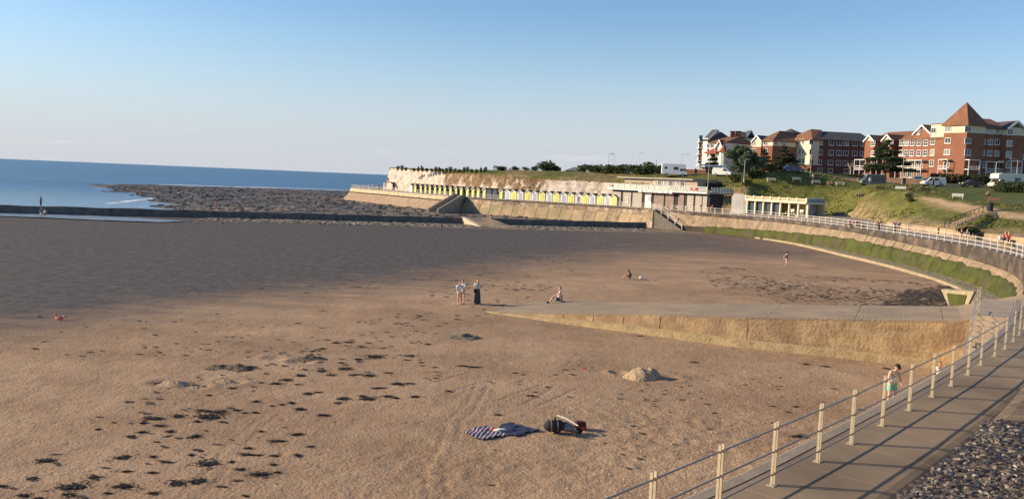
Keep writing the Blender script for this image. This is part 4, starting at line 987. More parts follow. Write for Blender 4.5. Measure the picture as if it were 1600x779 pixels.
ORD = ['first', 'second', 'third', 'fourth', 'fifth', 'sixth', 'seventh', 'eighth', 'ninth', 'tenth', 'eleventh', 'twelfth', 'thirteenth', 'fourteenth', 'fifteenth', 'sixteenth', 'seventeenth', 'eighteenth', 'nineteenth', 'twentieth', 'twenty-first', 'twenty-second']
# ---- skyline shrubs on the chalk headland
for k, (x, y) in enumerate([(622, 258), (628, 258), (634, 257), (647, 258), (654, 258), (660, 258.5), (667, 258), (674, 258.5), (681, 259), (686, 259), (692, 259.5), (698, 260), (704, 260.5), (711, 261), (718, 261), (725, 261), (731, 261.5), (738, 262), (745, 262), (752, 262.5), (758, 263)]):
    d = 262 - (x - 610) * .19; p = PD(x, y, d); z = tz(p.x, p.y); shrub((p.x, p.y, z - .1), (.62 + .12 * math.sin(k * 2.3), .62, .95 + .25 * math.sin(k * 1.7)), f'{ORD[k]} small dark shrub from the left on the chalk headland skyline', 'shrubs on the chalk headland', k, rz=k)
for k, (x, d, sc) in enumerate([(780, 240, 1.7), (786, 242, 1.4), (803, 240, 1.5), (822, 238, 1.2), (836, 236, 1.5), (848, 232, 2.1), (853, 230, 2.8), (862, 231, 2.2), (869, 228, 1.6), (912, 226, 2.2), (922, 222, 2.4), (935, 220, 2.4), (948, 216, 2.3), (958, 214, 2.4), (971, 212, 2.6), (985, 210, 2.8), (997, 208, 2.8), (1010, 207, 2.5), (1020, 214, 3.0), (1030, 206, 2.3), (1041, 205, 2.0)]):
    p = PD(x, 262, d); shrub((p.x, p.y, tz(p.x, p.y) - .2), (sc * 1.1, sc, sc * (.62 if k not in (5, 6) else .72)), f'{ORD[k]} green shrub from the left in the cliff top belt before the cafe', 'shrub belt on the cliff top', k + 2, rz=k * 1.3)

# ---- tufts of rough grass on the bank, one mass
tu = MB(); r = np.random.default_rng(5); cand = 0
gx = r.uniform(40, 110, 60000); gy = r.uniform(86, 186, 60000); gd = cdist(gx, gy); gz = terr(gx, gy); gp = line_dist(gx, gy, path)
ok = (gd > 12) & (gd < 34) & (gp > 2.4) & (gd < 9 + gp * 3) & (gx / gy < .66)
gi = np.nonzero(ok)[0][:7000]
V_ = []; F_ = []
for i in gi:
    x, y, z = gx[i], gy[i], gz[i] - .12
    if gp[i] < 30 and gd[i] > 27 and y < 150: continue
    a = r.uniform(0, 6.28); h = r.uniform(.1, .3); w = r.uniform(.1, .3); c, s_ = math.cos(a) * w, math.sin(a) * w; k = len(V_)
    V_ += [(x - c, y - s_, z), (x + c, y + s_, z), (x + c * .5 + r.uniform(-.2, .2), y + s_ * .5, z + h), (x - c * .6 + r.uniform(-.2, .2), y - s_ * .6, z + h * .9)]; F_.append((k, k + 1, k + 2, k + 3))
tu.add(V_, F_); o = tu.build('rough_grass', SEAG); tag(o, 'rough yellow green grass covering the bank behind the promenade', 'grass', kind='stuff')
# ================================================================== BEACH HUTS
WHITEP = mat('white_paint', (.80, .79, .74), (.70, .69, .65), scale=2, rough=.55)
CREAMP = mat('cream_yellow_paint', (.82, .78, .50), (.74, .70, .44), scale=2, rough=.55)
YEL = mat('yellow_door_paint', (.80, .76, .03), (.72, .66, .03), scale=3, rough=.5)
LIME = mat('lime_door_paint', (.72, .80, .05), (.62, .70, .05), scale=3, rough=.5)
GREYD = mat('grey_door_paint', (.42, .48, .56), (.36, .41, .49), scale=3, rough=.5)
NAVY = mat('navy_paint', (.025, .045, .10), (.02, .035, .08), scale=3, rough=.5)
SLATEB = mat('dark_slate_boards', (.10, .10, .14), (.07, .07, .10), scale=3, rough=.7)
FELT = mat('roof_felt', (.10, .095, .085), (.06, .058, .055), scale=3, rough=.9)
HUT = {}
def hut_part(key, mb, m):
    k = (key, m.name)
    if k not in HUT: me = mb().mesh(key); me.materials.append(m); HUT[k] = me
    return HUT[k]
HW, HDp, HE, HRG = 1.78, 2.1, 1.95, 2.5
def hut_wall():
    b = MB(); h = HW / 2; P = [(-h, 0, -.1), (h, 0, -.1), (h, 0, HE), (0, 0, HRG), (-h, 0, HE)]; b.extrude(P, (0, HDp, 0)); return b
def hut_roof():
    b = MB(); h = HW / 2 + .06; t = .07; sl = (HRG - HE) / (HW / 2)
    for s in (-1, 1): b.extrude([(0, -.16, HRG + .02), (s * h, -.16, HE - .06 * sl + .02), (s * h, -.16, HE - .06 * sl + .02 + t), (0, -.16, HRG + .02 + t)], (0, HDp + .3, 0))
    return b
def hut_fascia():
    b = MB(); h = HW / 2 + .02; sl = (HRG - HE) / (HW / 2)
    for s in (-1, 1): b.extrude([(0, -.19, HRG - .10), (s * h, -.19, HE - .14), (s * h, -.19, HE + .03), (0, -.19, HRG + .07)], (0, .03, 0))
    return b
def hut_door():
    b = MB(); b.box((0, -.03, .90), (.80, .05, 1.7)); 
    for z in (.35, .95, 1.5): b.box((0, -.065, z), (.70, .02, .08))
    return b
def hut_frame():
    b = MB()
    for s in (-1, 1): b.box((s * .45, -.025, .95), (.07, .045, 1.9))
    b.box((0, -.025, 1.85), (.96, .046, .08)); return b
def hut_knob():
    b = MB(); b.ball((.28, -.075, .95), .035, n=6, m=4); return b
def hut(s, label, wall, door, fascia, d=7.6, group=None):
    p = cat(s, d, float(promz(s, d)))
    t = thing('beach_hut', label, 'beach hut', p, cdir(s) + math.pi, group)
    link('wall', hut_part('wall', hut_wall, wall), t); link('roof', hut_part('roof', hut_roof, FELT), t); link('fascia', hut_part('fascia', hut_fascia, fascia), t)
    link('door_frame', hut_part('door_frame', hut_frame, fascia), t); dr_ = link('door', hut_part('door', hut_door, door), t); link('handle', hut_part('handle', hut_knob, STEELR), dr_)
    return t
ORD_ = ['first', 'second', 'third', 'fourth', 'fifth', 'sixth', 'seventh', 'eighth', 'ninth', 'tenth', 'eleventh', 'twelfth', 'thirteenth', 'fourteenth', 'fifteenth', 'sixteenth', 'seventeenth', 'eighteenth']
wx_ = [792.3, 802.1, 812.7, 824, 834.6, 846.2, 857.2, 868.8, 880, 891.8, 903.1, 914.4, 925.3, 936.7, 947.9, 958.6]
for k, x in enumerate(wx_):
    yel = k % 2 == 1
    hut(s_at_px(x, 7.6), f'{ORD[len(wx_) - 1 - k]} pale beach hut counting from the cafe, {"yellow" if yel else "grey blue"} door', CREAMP if yel else WHITEP, YEL if yel else GREYD, WHITEP if not yel else CREAMP, group='pale beach huts left of the cafe')
lx_ = [648.8, 657.2, 664.6, 671.4, 679.5, 687.3, 695.1, 703.6, 712, 720.8, 730, 738.5, 747.2, 756.1]
for k, x in enumerate(lx_):
    hut(s_at_px(x, 7.6), f'{ORD[k]} dark hut with lime door counting from the headland end', SLATEB, LIME, CREAMP, group='dark huts with lime doors')
hut(s_at_px(782.3, 7.6), 'lone dark hut with yellow door between the navy huts and white huts', SLATEB, YEL, CREAMP)
for k, x in enumerate((765, 773.5)):
    hut(s_at_px(x, 7.8), ('left' if k == 0 else 'right') + ' one of two plain navy huts in the row', NAVY, NAVY, NAVY, group='navy huts')
hut(s_at_px(642, 7.6), 'white hut at the headland end of the lime door row', WHITEP, WHITEP, WHITEP)
# old shelter with columns under the headland
COLM = mat('shelter_column_paint', (.62, .58, .56), (.48, .45, .44), scale=1.5)
sh = thing('colonnade_shelter', 'pale columned shelter at the foot of the chalk headland', 'shelter', cat(s_at_px(620, 8), 8, PZ), world=True)
sa, sb = s_at_px(638, 8.5), s_at_px(604, 8.5)
loft_solid(MB(), srange(sa, sb, 1.5), [(7.4, 6.15), (7.4, 6.4), (11.5, 6.4), (11.5, 6.15)]).build('roof', mat('pale_concrete', (.6, .5, .4)), sh)
loft_solid(MB(), srange(sa, sb, 1.5), [(10.6, 3.6), (10.6, 6.15), (11.0, 6.15), (11.0, 3.6)]).build('back_wall', SLATEB, sh)
for i, s in enumerate(srange(sa, sb, 2.2)):
    w = .34 if i % 3 else .7; loft_solid(MB(), [s - w, s + w], [(7.6, 3.7), (7.6, 6.14), (7.95, 6.14), (7.95, 3.7)]).build('column', COLM if i % 2 else WHITEP, sh)

# ================================================================== BUILDINGS: helpers
WINM = {}
PANE = glass('window_pane', (.05, .06, .075)); PANE_L = glass('curtained_pane', (.30, .29, .27))
FRM = mat('window_frame_white', (.78, .77, .74), (.70, .69, .66), scale=2, rough=.5)
def win_mesh(w, h, bars):
    k = (round(w, 2), round(h, 2), bars)
    if k not in WINM:
        f = MB(); t = .10
        f.box((-w / 2 + t / 2, -.05, 0), (t, .1, h)); f.box((w / 2 - t / 2, -.05, 0), (t, .1, h)); f.box((0, -.05, h / 2 - t / 2), (w - 2 * t, .1, t)); f.box((0, -.05, -h / 2 + t / 2), (w - 2 * t, .1, t))
        for i in range(1, bars[0]): f.box((-w / 2 + w * i / bars[0], -.045, 0), (.07, .08, h - 2 * t))
        for i in range(1, bars[1]): f.box((0, -.043, -h / 2 + h * i / bars[1]), (w - 2 * t, .07, .06))
        f.box((0, -.09, -h / 2 - .04), (w + .16, .18, .08))
        p = MB(); p.box((0, -.012, 0), (w - 2 * t + .01, .024, h - 2 * t + .01))
        a = f.mesh('window'); a.materials.append(FRM); c = p.mesh('pane'); c.materials.append(PANE); c2 = p.mesh('pane'); c2.materials.append(PANE_L); WINM[k] = (a, c, c2)
    return WINM[k]
class Bld:
    def __init__(s, name, label, cat_, loc): s.r = thing(name, label, cat_, loc, world=True); s.o = Vector(ORG[s.r.name])
    def wall(s, poly, z0, z1, m, name='wall'): return MB().prism([(p[0], p[1]) for p in poly], z0, z1).build(name, m, s.r)
    def box(s, A, B, dep, z0, z1, m, name='wall', out=0.0):
        """block whose front runs A-B and that goes dep back"""
        n = out_n(A, B); A, B = Vector((A[0], A[1])), Vector((B[0], B[1])); return s.wall([A + n * out, B + n * out, B - n * dep, A - n * dep], z0, z1, m, name)
    def hip(s, A, B, dep, ze, zr, i0, i1, m, over=.4, back=None, name='roof'):
        """roof over the block with front A-B: ridge parallel to the front, i0/i1 ridge insets (0 = gable, <0 none)"""
        n = out_n(A, B); A, B = Vector((A[0], A[1])), Vector((B[0], B[1])); u = (B - A).normalized()
        a, b_, c, d = A + n * over - u * over, B + n * over + u * over, B - n * (dep + over) + u * over, A - n * (dep + over) - u * over
        mid = dep / 2 if back is None else back
        r0 = A - n * mid + u * (i0 if i0 > 0 else -over); r1 = B - n * mid - u * (i1 if i1 > 0 else -over)
        V = [(*a, ze), (*b_, ze), (*c, ze), (*d, ze), (*r0, zr), (*r1, zr)] + [(*a, ze - .22), (*b_, ze - .22), (*c, ze - .22), (*d, ze - .22)]
        F = [(0, 1, 5, 4), (1, 2, 5), (2, 3, 4, 5), (3, 0, 4), (0, 6, 7, 1), (1, 7, 8, 2), (2, 8, 9, 3), (3, 9, 6, 0), (6, 9, 8, 7)]
        b = MB(); b.add(V, F); return b.build(name, m, s.r)
    def gable(s, A, B, dep, ze, zr, m, wallm, over=.35, verge=True, name='roof'):
        """gable facing the viewer over front A-B; ridge runs back"""
        n = out_n(A, B); A, B = Vector((A[0], A[1])), Vector((B[0], B[1])); u = (B - A).normalized(); M = (A + B) / 2
        b = MB(); b.extrude([(*A, ze), (*B, ze), (*M, zr)], (-n.x * dep, -n.y * dep, 0)); b.build('gable', wallm, s.r)
        b = MB(); sl = (zr - ze) / ((B - A).length / 2)
        for q, sg in ((A, -1), (B, 1)):
            e = q + u * sg * over; z = ze - over * sl; f = n * over
            b.extrude([(*(e + f), z + .02), (*(M + f), zr + .02), (*(M + f), zr + .24), (*(e + f), z + .24)], (-n.x * (dep + over), -n.y * (dep + over), 0))
        b.build(name, m, s.r)
        if verge:
            b = MB()
            for q, sg in ((A, -1), (B, 1)):
                e = q + u * sg * over; z = ze - over * sl; f = n * (over + .07)
                b.extrude([(*(e + f), z - .2), (*(M + f), zr - .2), (*(M + f), zr + .26), (*(e + f), z + .26)], (-n.x * .07, -n.y * .07, 0))
            b.build('bargeboard', FRM, s.r)
    def win(s, A, B, pts, w=1.3, h=1.2, bars=(2, 1), lit=.3, out=.01):
        n = out_n(A, B); n3 = Vector((n.x, n.y, 0)); a = Vector((A[0], A[1], 0)); rz = math.atan2(n.y, n.x) + math.pi / 2
        for x, y in pts:
            r_ = ray(x, y); o = Vector((0, 0, EYE)); t = n3.dot(a + n3 * out - o) / n3.dot(r_); p = o + r_ * t; m_ = win_mesh(w, h, bars)
            f = link('window', m_[0], s.r, p - s.o, rz); q = link('pane', m_[2] if random.random() < lit else m_[1], f)
    def slab(s, A, B, z0, z1, out0, out1, m, name):
        n = out_n(A, B); A, B = Vector((A[0], A[1])), Vector((B[0], B[1])); return s.wall([A + n * out1, B + n * out1, B + n * out0, A + n * out0], z0, z1, m, name)
def out_n(A, B):
    a = Vector((A[0], A[1])); b = Vector((B[0], B[1])); u = (b - a).normalized(); n = Vector((u.y, -u.x))
    if n.dot(-(a + b) / 2) < 0: n = -n
    return n
def xy(x, d): p = PD(x, 300, d); return Vector((p.x, p.y))
def along(A, B, x):
    """point on the line A-B seen at pixel column x"""
    r_ = ray(x, 280); d = Vector((r_.x, r_.y)); u = B - A; t = (A.x * d.y - A.y * d.x) / (u.y * d.x - u.x * d.y); return A + u * t
def brick_mat(name, c1, c2):
    m = mat(name, c1, c2, scale=.35, rough=.9, detail=8)
    return m
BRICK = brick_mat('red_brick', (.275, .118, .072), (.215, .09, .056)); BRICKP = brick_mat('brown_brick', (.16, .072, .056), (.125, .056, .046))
CREAMR = mat('cream_render', (.72, .62, .45), (.64, .55, .40), scale=.5, rough=.9); GREYR = mat('white_render', (.74, .71, .66), (.64, .61, .57), scale=.5, rough=.9)
TILE = mat('brown_roof_tile', (.26, .125, .07), (.17, .08, .05), scale=.8, rough=.9, bump=.3, bscale=3); SLATE = mat('slate_roof', (.085, .08, .085), (.06, .058, .064), scale=.8, rough=.8, bump=.3, bscale=3)
REDT = mat('red_roof_tile', (.34, .10, .06), (.24, .07, .045), scale=.8, rough=.9)
TIMBER = mat('black_timber', (.03, .028, .026))
GZ = 10.0
# ---- tower block on the right
tb = Bld('apartment_building', 'red brick block with cream top storey and tall pyramid tower roof', 'building', (*xy(1503, 190), 11))
K = xy(1503, 190); Lp = xy(1467, 195); Rp = xy(1531, 191.2)
zt = zpx(1503, 193.6, 190); zb = zpx(1503, 206.6, 190); bk = Lp + (Rp - K)
tb.wall([K, Rp, bk, Lp], GZ, zb, BRICK); tb.wall([K, Rp, bk, Lp], zb, zt, CREAMR, 'upper_wall')
ap = (K + bk) / 2; zap = zpx(1503, 159, (K.y + bk.y) / 2); o = .45; ce = ap
cr_ = [p + (p - ce).normalized() * .65 for p in (K, Rp, bk, Lp)]
b = MB(); b.add([(*p, zt) for p in cr_] + [(*ap, zap)] + [(*p, zt - .25) for p in cr_], [(0, 1, 4), (1, 2, 4), (2, 3, 4), (3, 0, 4), (0, 5, 6, 1), (1, 6, 7, 2), (2, 7, 8, 3), (3, 8, 5, 0), (5, 8, 7, 6)]); b.build('tower_roof', TILE, tb.r)
W0 = along(K, Rp, 1530); W0 = Vector((W0.x, W0.y + .9)); W1 = Vector((along(xy(1531, 192.2), xy(1568, 193), 1567).x, 193.0))
ze = zpx(1535, 199, 192); zb2 = zpx(1535, 208, 192)
tb.box(W0, W1, 11, GZ, zb2, BRICK); tb.box(W0, W1, 11, zb2, ze, CREAMR, 'upper_wall'); tb.hip(W0, W1, 11, ze, zpx(1540, 185.5, 198), .1, .1, TILE)
V0 = xy(1566, 191.2); V1 = xy(1593, 192.2)
tb.box(V0, V1, 12, GZ, zpx(1578, 211, 191.5), BRICK); tb.box(V0, V1, 12, zpx(1578, 211, 191.5), zpx(1580, 201, 191.5), CREAMR, 'upper_wall'); tb.gable(V0, V1, 12, zpx(1580, 201, 191.5), zpx(1580, 189.5, 191.5), SLATE, CREAMR)
b = MB()
nn_ = out_n(V0, V1); zg = zpx(1580, 200, 191.5); M_ = (V0 + V1) / 2
for t0, z0, t1, z1 in ((.2, .25, .8, .25), (.5, .2, .5, 1.5), (.33, .2, .5, .9), (.67, .2, .5, .9)):
    p = V0.lerp(V1, t0) + nn_ * .08; q = V0.lerp(V1, t1) + nn_ * .08; b.tube([(*p, zg + z0), (*q, zg + z1)], .09, 4)
b.build('timber_frame', TIMBER, tb.r)
U0 = xy(1591, 196); U1 = xy(1680, 199); tb.box(U0, U1, 10, GZ, zpx(1600, 229, 196), BRICKP); tb.hip(U0, U1, 10, zpx(1600, 229, 196), zpx(1600, 214, 200), 6, 6, SLATE)  # same brick as the tower, wing's shade put into a darker colour
tb.win(Lp, K, [(1481.5, 201.5), (1481.3, 219.6), (1480, 237.5), (1479, 257.5)], 1.5, 1.3, lit=.2); tb.win(K, Rp, [(1512, 201.8), (1512, 220), (1511.5, 238)], 1.7, 1.3, lit=.1)
tb.win(W0, W1, [(1536, 204), (1547, 204.5), (1558, 205), (1535.5, 221), (1547, 222), (1558, 222), (1534.5, 238.5), (1546, 239), (1557.5, 239.5)], 1.25, 1.3, lit=.2); tb.win(V0, V1, [(1578, 206), (1577, 224), (1576, 241), (1576, 258)], 1.5, 1.4, lit=.2)
tb.win(W0, W1, [(1536, 257), (1557, 258)], 1.3, 1.6, lit=.2); tb.win(U0, U1, [(1597, 245)], 1.3, 1.3)
# bays with little balconies
def balcony(bd, A, B, x0, x1, ytop, ymid, ybot, dep=1.3):
    a, c = along(A, B, x0), along(A, B, x1); n = out_n(A, B); d = a.y; z1, z2, z3 = zpx(x0, ytop, d), zpx(x0, ymid, d), zpx(x0, ybot, d)
    L_ = (c - a).length; k = max(1, int(L_ / 2.0))
    bd.slab(a, c, z1, z1 + .16, .02, dep + .1, FRM, 'canopy'); bd.slab(a, c, z3, z3 + .16, .02, dep, FRM, 'balcony_floor')
    for i in range(k + 1):
        p = a.lerp(c, i / k) + n * dep; MB().box((p.x, p.y, (GZ + z1) / 2), (.14, .14, z1 - GZ)).build('post', FRM, bd.r)
    p, q = a + n * dep, c + n * dep
    for z in (z2, (z2 + z3) / 2): MB().tube([(*p, z), (*q, z)], .06, 5).build('rail', FRM, bd.r)
    for i in range(k * 5):
        r_ = p.lerp(q, (i + .5) / (k * 5)); MB().box((r_.x, r_.y, (z2 + z3) / 2 + .05), (.05, .05, z2 - z3 - .1)).build('baluster', FRM, bd.r)
balcony(tb, Lp, K, 1470, 1484, 250, 259, 265); balcony(tb, K, Rp, 1505, 1522, 250, 259, 265); balcony(tb, W0, W1, 1533, 1562, 253, 263, 270); balcony(tb, V0, V1, 1571, 1588, 252, 262, 269)
# ---- long red block left of the tower
eb = Bld('apartment_building', 'long red brick block with brown roof and white gables left of the tower', 'building', (*xy(1430, 202), 11))
P0 = xy(1470, 196.5); P1 = xy(1404, 209)
zE = zpx(1449, 215.5, along(P0, P1, 1449).y)
eb.box(P1, P0, 12, GZ, zE, BRICK)
C0, C1 = along(P1, P0, 1449), along(P1, P0, 1470)
eb.box(C0, C1, 9, zE, zpx(1459, 195.5, C0.y), CREAMR, 'upper_wall', out=.15); eb.win(C0, C1, [(1459, 204)], 1.5, 1.3, out=.17)
eb.slab(P1, P0, zE - .25, zE, .02, .35, FRM, 'fascia')
eb.hip(P1, P0, 12, zE, zpx(1440, 191, 205), 3.0, 2.0, TILE)
D0, D1 = along(P1, P0, 1423), along(P1, P0, 1448); eb.box(D0, D1, 3, zE - .1, zpx(1436, 209, D0.y), BRICK, 'dormer_wall', out=.12); eb.gable(D0, D1, 6, zpx(1436, 209.5, D0.y), zpx(1436, 197, D0.y), TILE, BRICK)
eb.win(P1, P0, [(x, y) for y, xs in ((223, (1409, 1417, 1426, 1436.5, 1447)), (239, (1408, 1416, 1425, 1436, 1446))) for x in xs] + [(1458, 221), (1457, 238), (1456, 255)], 1.35, 1.5, (2, 2), lit=.2); eb.win(D0, D1, [(1436, 206)], .9, 1.3, out=.14)
balcony(eb, P1, P0, 1406, 1446, 251.5, 260, 265.5, 1.6)
eb.win(P1, P0, [(1412, 257), (1420, 257), (1429, 257), (1439, 257), (1412, 272), (1422, 272), (1436, 272)], 1.3, 1.7, lit=.1)
Q0 = xy(1408, 214); Q1 = xy(1352, 226); zQ = zpx(1380, 221, 220)
eb.box(Q1, Q0, 12, GZ, zQ, BRICK); eb.hip(Q1, Q0, 12, zQ, zpx(1380, 205.5, 226), .1, .1, TILE)
for x0, x1, yp, ye in ((1357.5, 1371.5, 212.7, 220.5), (1385.5, 1399.5, 211.6, 219.5)):
    a, c = along(Q1, Q0, x0), along(Q1, Q0, x1); n = out_n(Q1, Q0) * 2.2; a, c = a + n, c + n; zz = zpx((x0 + x1) / 2, ye, a.y)
    eb.box(a, c, 4, GZ, zz, BRICK, 'wing_wall'); eb.gable(a, c, 7, zz, zpx((x0 + x1) / 2, yp, a.y), TILE, CREAMR); eb.win(a, c, [((x0 + x1) / 2, ye + 3.5), ((x0 + x1) / 2, 240), ((x0 + x1) / 2 - 1, 257)], 1.5, 1.5, (2, 2), lit=.2)
balcony(eb, Q1, Q0, 1353, 1398, 251, 260, 266, 4.2)
# ---- long dark block with cream corner
db = Bld('apartment_building', 'long shadowed brown block with sunlit cream corner bay', 'building', (*xy(1300, 236), 11))
F0 = xy(1275, 234.5); F1 = xy(1358, 237); zD = zpx(1300, 218.5, 235)
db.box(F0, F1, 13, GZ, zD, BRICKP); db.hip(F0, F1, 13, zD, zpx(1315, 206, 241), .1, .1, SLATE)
cK = xy(1262, 233); cL = xy(1238, 239); cR = F0; zc = zpx(1262, 217.5, 233); zc0 = zpx(1255, 257, 234)
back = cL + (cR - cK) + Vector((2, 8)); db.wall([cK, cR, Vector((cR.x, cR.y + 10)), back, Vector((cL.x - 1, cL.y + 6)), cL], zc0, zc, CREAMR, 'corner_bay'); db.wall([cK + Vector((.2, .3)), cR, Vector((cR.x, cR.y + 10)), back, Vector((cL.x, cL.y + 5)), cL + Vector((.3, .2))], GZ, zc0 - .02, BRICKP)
pl = [cK, cR, Vector((cR.x, cR.y + 10)), Vector((cL.x - 1, cL.y + 6)), cL]; ce = sum(pl, Vector((0, 0))) / 5; pk = [xy(1260, 240), xy(1277, 241)]
rim = [p + (p - ce).normalized() * .6 for p in pl]; zk = zpx(1262, 201.5, 240)
b = MB(); b.add([(*p, zc) for p in rim] + [(*pk[0], zk), (*pk[1], zk)] + [(*p, zc - .22) for p in rim], [(0, 1, 6, 5), (1, 2, 6), (2, 3, 5, 6), (3, 4, 5), (4, 0, 5), (0, 7, 8, 1), (1, 8, 9, 2), (2, 9, 10, 3), (3, 10, 11, 4), (4, 11, 7, 0), (7, 11, 10, 9, 8)]); b.build('corner_roof', TILE, db.r)
db.win(cL, cK, [(x, y) for y in (221, 236, 251.5) for x in (1243, 1250.2, 1255)], .8, 1.5, (1, 1), lit=.05); db.win(cK, cR, [(1267.5, y) for y in (221.5, 237.5, 253)], 1.6, 1.4, lit=.2)
db.win(F0, F1, [(x - k * .8, 222.5 + k * 15.5 + (x - 1281) * .03) for k in range(3) for x in (1281.5, 1299, 1311.5, 1322.5, 1336, 1348, 1352.5)], 1.55, 1.45, lit=.15)
db.win(F0, F1, [(1281, 266), (1297, 266.5), (1322, 267)], 1.5, 1.3, lit=.1)
en = Bld('entrance_porch', 'low white entrance porch before the cream corner bay', 'porch', (*xy(1246, 232), 11)); a, c = xy(1233, 233), xy(1258, 231.5); en.box(a, c, 3, 9.6, zpx(1245, 268.5, 232), BRICKP); en.box(a, c, 3.5, zpx(1245, 268.5, 232), zpx(1245, 264.5, 232), WHITEP, 'fascia', .3); en.hip(a, c, 3.5, zpx(1245, 264.5, 232), zpx(1245, 258.5, 234), 1, 1, TILE)
# ---- red block with cream top
cb = Bld('apartment_building', 'red brick block with cream top storey and hipped brown roof', 'building', (*xy(1205, 236), 11))
a = xy(1184, 239); k = xy(1202.5, 235.5); c = xy(1239, 238); zz = zpx(1202, 219.2, 235.5); zm = zpx(1202, 227.4, 235.5)
body = [k, c, Vector((c.x, c.y + 11)), Vector((a.x + 1, a.y + 10)), a]
cb.wall(body, GZ, zm, BRICK); cb.wall(body, zm, zz, CREAMR, 'upper_wall'); ce = sum(body, Vector((0, 0))) / 5; rim = [p + (p - ce).normalized() * .6 for p in body]; pk = [xy(1212, 241), xy(1231, 244)]; zk = zpx(1212, 204, 241)
b = MB(); b.add([(*p, zz) for p in rim] + [(*pk[0], zk), (*pk[1], zk)] + [(*p, zz - .22) for p in rim], [(0, 1, 6, 5), (1, 2, 6), (2, 3, 5, 6), (3, 4, 5), (4, 0, 5), (0, 7, 8, 1), (1, 8, 9, 2), (2, 9, 10, 3), (3, 10, 11, 4), (4, 11, 7, 0), (7, 11, 10, 9, 8)]); b.build('roof', TILE, cb.r)
cb.win(a, k, [(1187.5, 223), (1196.5, 223), (1187, 236), (1196.5, 236), (1186.5, 251), (1196, 251)], 1.4, 1.5, (2, 2), lit=.2); cb.win(k, c, [(1213, 223.5), (1224, 224)], 1.3, 1.2)
a2 = xy(1171, 241); c2 = xy(1184.5, 238.4); zz2 = zpx(1177, 219.5, 239); zm2 = zpx(1177, 229, 239)
cb.box(a2, c2, 9, GZ, zm2, BRICK); cb.box(a2, c2, 9, zm2, zz2, CREAMR, 'upper_wall'); cb.gable(a2, c2, 9, zz2, zpx(1177.5, 211.8, 239), SLATE, CREAMR); cb.win(a2, c2, [(1177.5, 223.5), (1177, 236)], 1.6, 1.4, (2, 2), lit=.1)
ch = Bld('chimney_dormer', 'small pink gabled rooftop behind the brown roofs', 'building', (*xy(1239, 262), 11)); a, c = xy(1233, 262), xy(1245, 262.5); ch.box(a, c, 8, GZ, zpx(1238, 208, 262), BRICK); ch.hip(a, c, 8, zpx(1238, 207.5, 262), zpx(1240, 201, 264), 1, 1, SLATE)
# ---- white villa with turret
vb = Bld('villa', 'white villa with red turret roof and twin brick chimneys', 'building', (*xy(1135, 243), 11))
a = xy(1104, 246); k = xy(1131, 241); c = xy(1171, 246.5); z1 = zpx(1131, 236, 241); z2 = zpx(1131, 222, 241)
body = [k, c, Vector((c.x, c.y + 10)), Vector((a.x + 2, a.y + 9)), a]; vb.wall(body, GZ, z2, GREYR)
pr = out_n(k, c); mid = k.lerp(c, .5); ap2 = xy(1150, 247); rim = [k + Vector((-.5, -.4)), c + Vector((.6, 0)), Vector((c.x, c.y + 10.5)), Vector((a.x + 1.6, a.y + 9)), a + Vector((-.6, -.2))]
zk = zpx(1148, 212.5, 247)
b = MB(); pk = [xy(1135, 249), xy(1152, 247)]
b.add([(*p, z2) for p in rim] + [(*pk[0], zk), (*pk[1], zk)] + [(*p, z2 - .2) for p in rim], [(0, 1, 6, 5), (1, 2, 6), (2, 3, 5, 6), (3, 4, 5), (4, 0, 5), (0, 7, 8, 1), (1, 8, 9, 2), (2, 9, 10, 3), (3, 10, 11, 4), (4, 11, 7, 0), (7, 11, 10, 9, 8)]); b.build('roof', TILE, vb.r)
for x in (1139, 1148):
    p = xy(x, 247.5); MB().box((p.x, p.y, (z2 + zpx(x, 205.5, 247)) / 2), (1.3, 1.1, zpx(x, 205.5, 247) - z2)).build('chimney', BRICK, vb.r); MB().box((p.x, p.y, zpx(x, 205.5, 247) + .1), (1.5, 1.3, .2)).build('chimney_cap', BRICKP, vb.r)
tc_ = xy(1126, 240.5); rT = .9 * 1.2; zt0 = zpx(1126, 237, 240); zt1 = zpx(1126, 224.5, 240)
b = MB(); b.lathe([(rT, GZ), (rT, zt0)], 8, (tc_.x, tc_.y, 0)); b.build('turret', GREYR, vb.r); b = MB(); b.lathe([(rT + .45, zt0 - .1), (rT + .3, zt0 + .15), (rT * .5, (zt0 + zt1) / 2), (.03, zt1)], 8, (tc_.x, tc_.y, 0)); b.build('turret_roof', REDT, vb.r)
g0, g1 = xy(1115, 242.5), xy(1124.5, 241); vb.box(g0, g1, 4, GZ, zpx(1120, 229, 241.5), GREYR); vb.gable(g0, g1, 5, zpx(1120, 229, 241.5), zpx(1120, 219, 241.5), TILE, GREYR); vb.win(g0, g1, [(1119, 233), (1118.5, 246)], 1.1, 1.3, lit=.1)
g0, g1 = xy(1104, 245), xy(1115, 242.5); vb.box(g0, g1, 2, GZ, zpx(1110, 245, 243), GREYR, 'bay', .9); vb.hip(g0, g1, 2, zpx(1110, 238.5, 243), zpx(1110, 232, 244), .5, .5, REDT, over=1.1); vb.win(a, k, [(1107, 228), (1113, 228), (1107, 249)], 1.2, 1.3, lit=.1); vb.win(k, c, [(1134, 244), (1133.5, 254)], 1.2, 1.6, (1, 1), lit=.1)
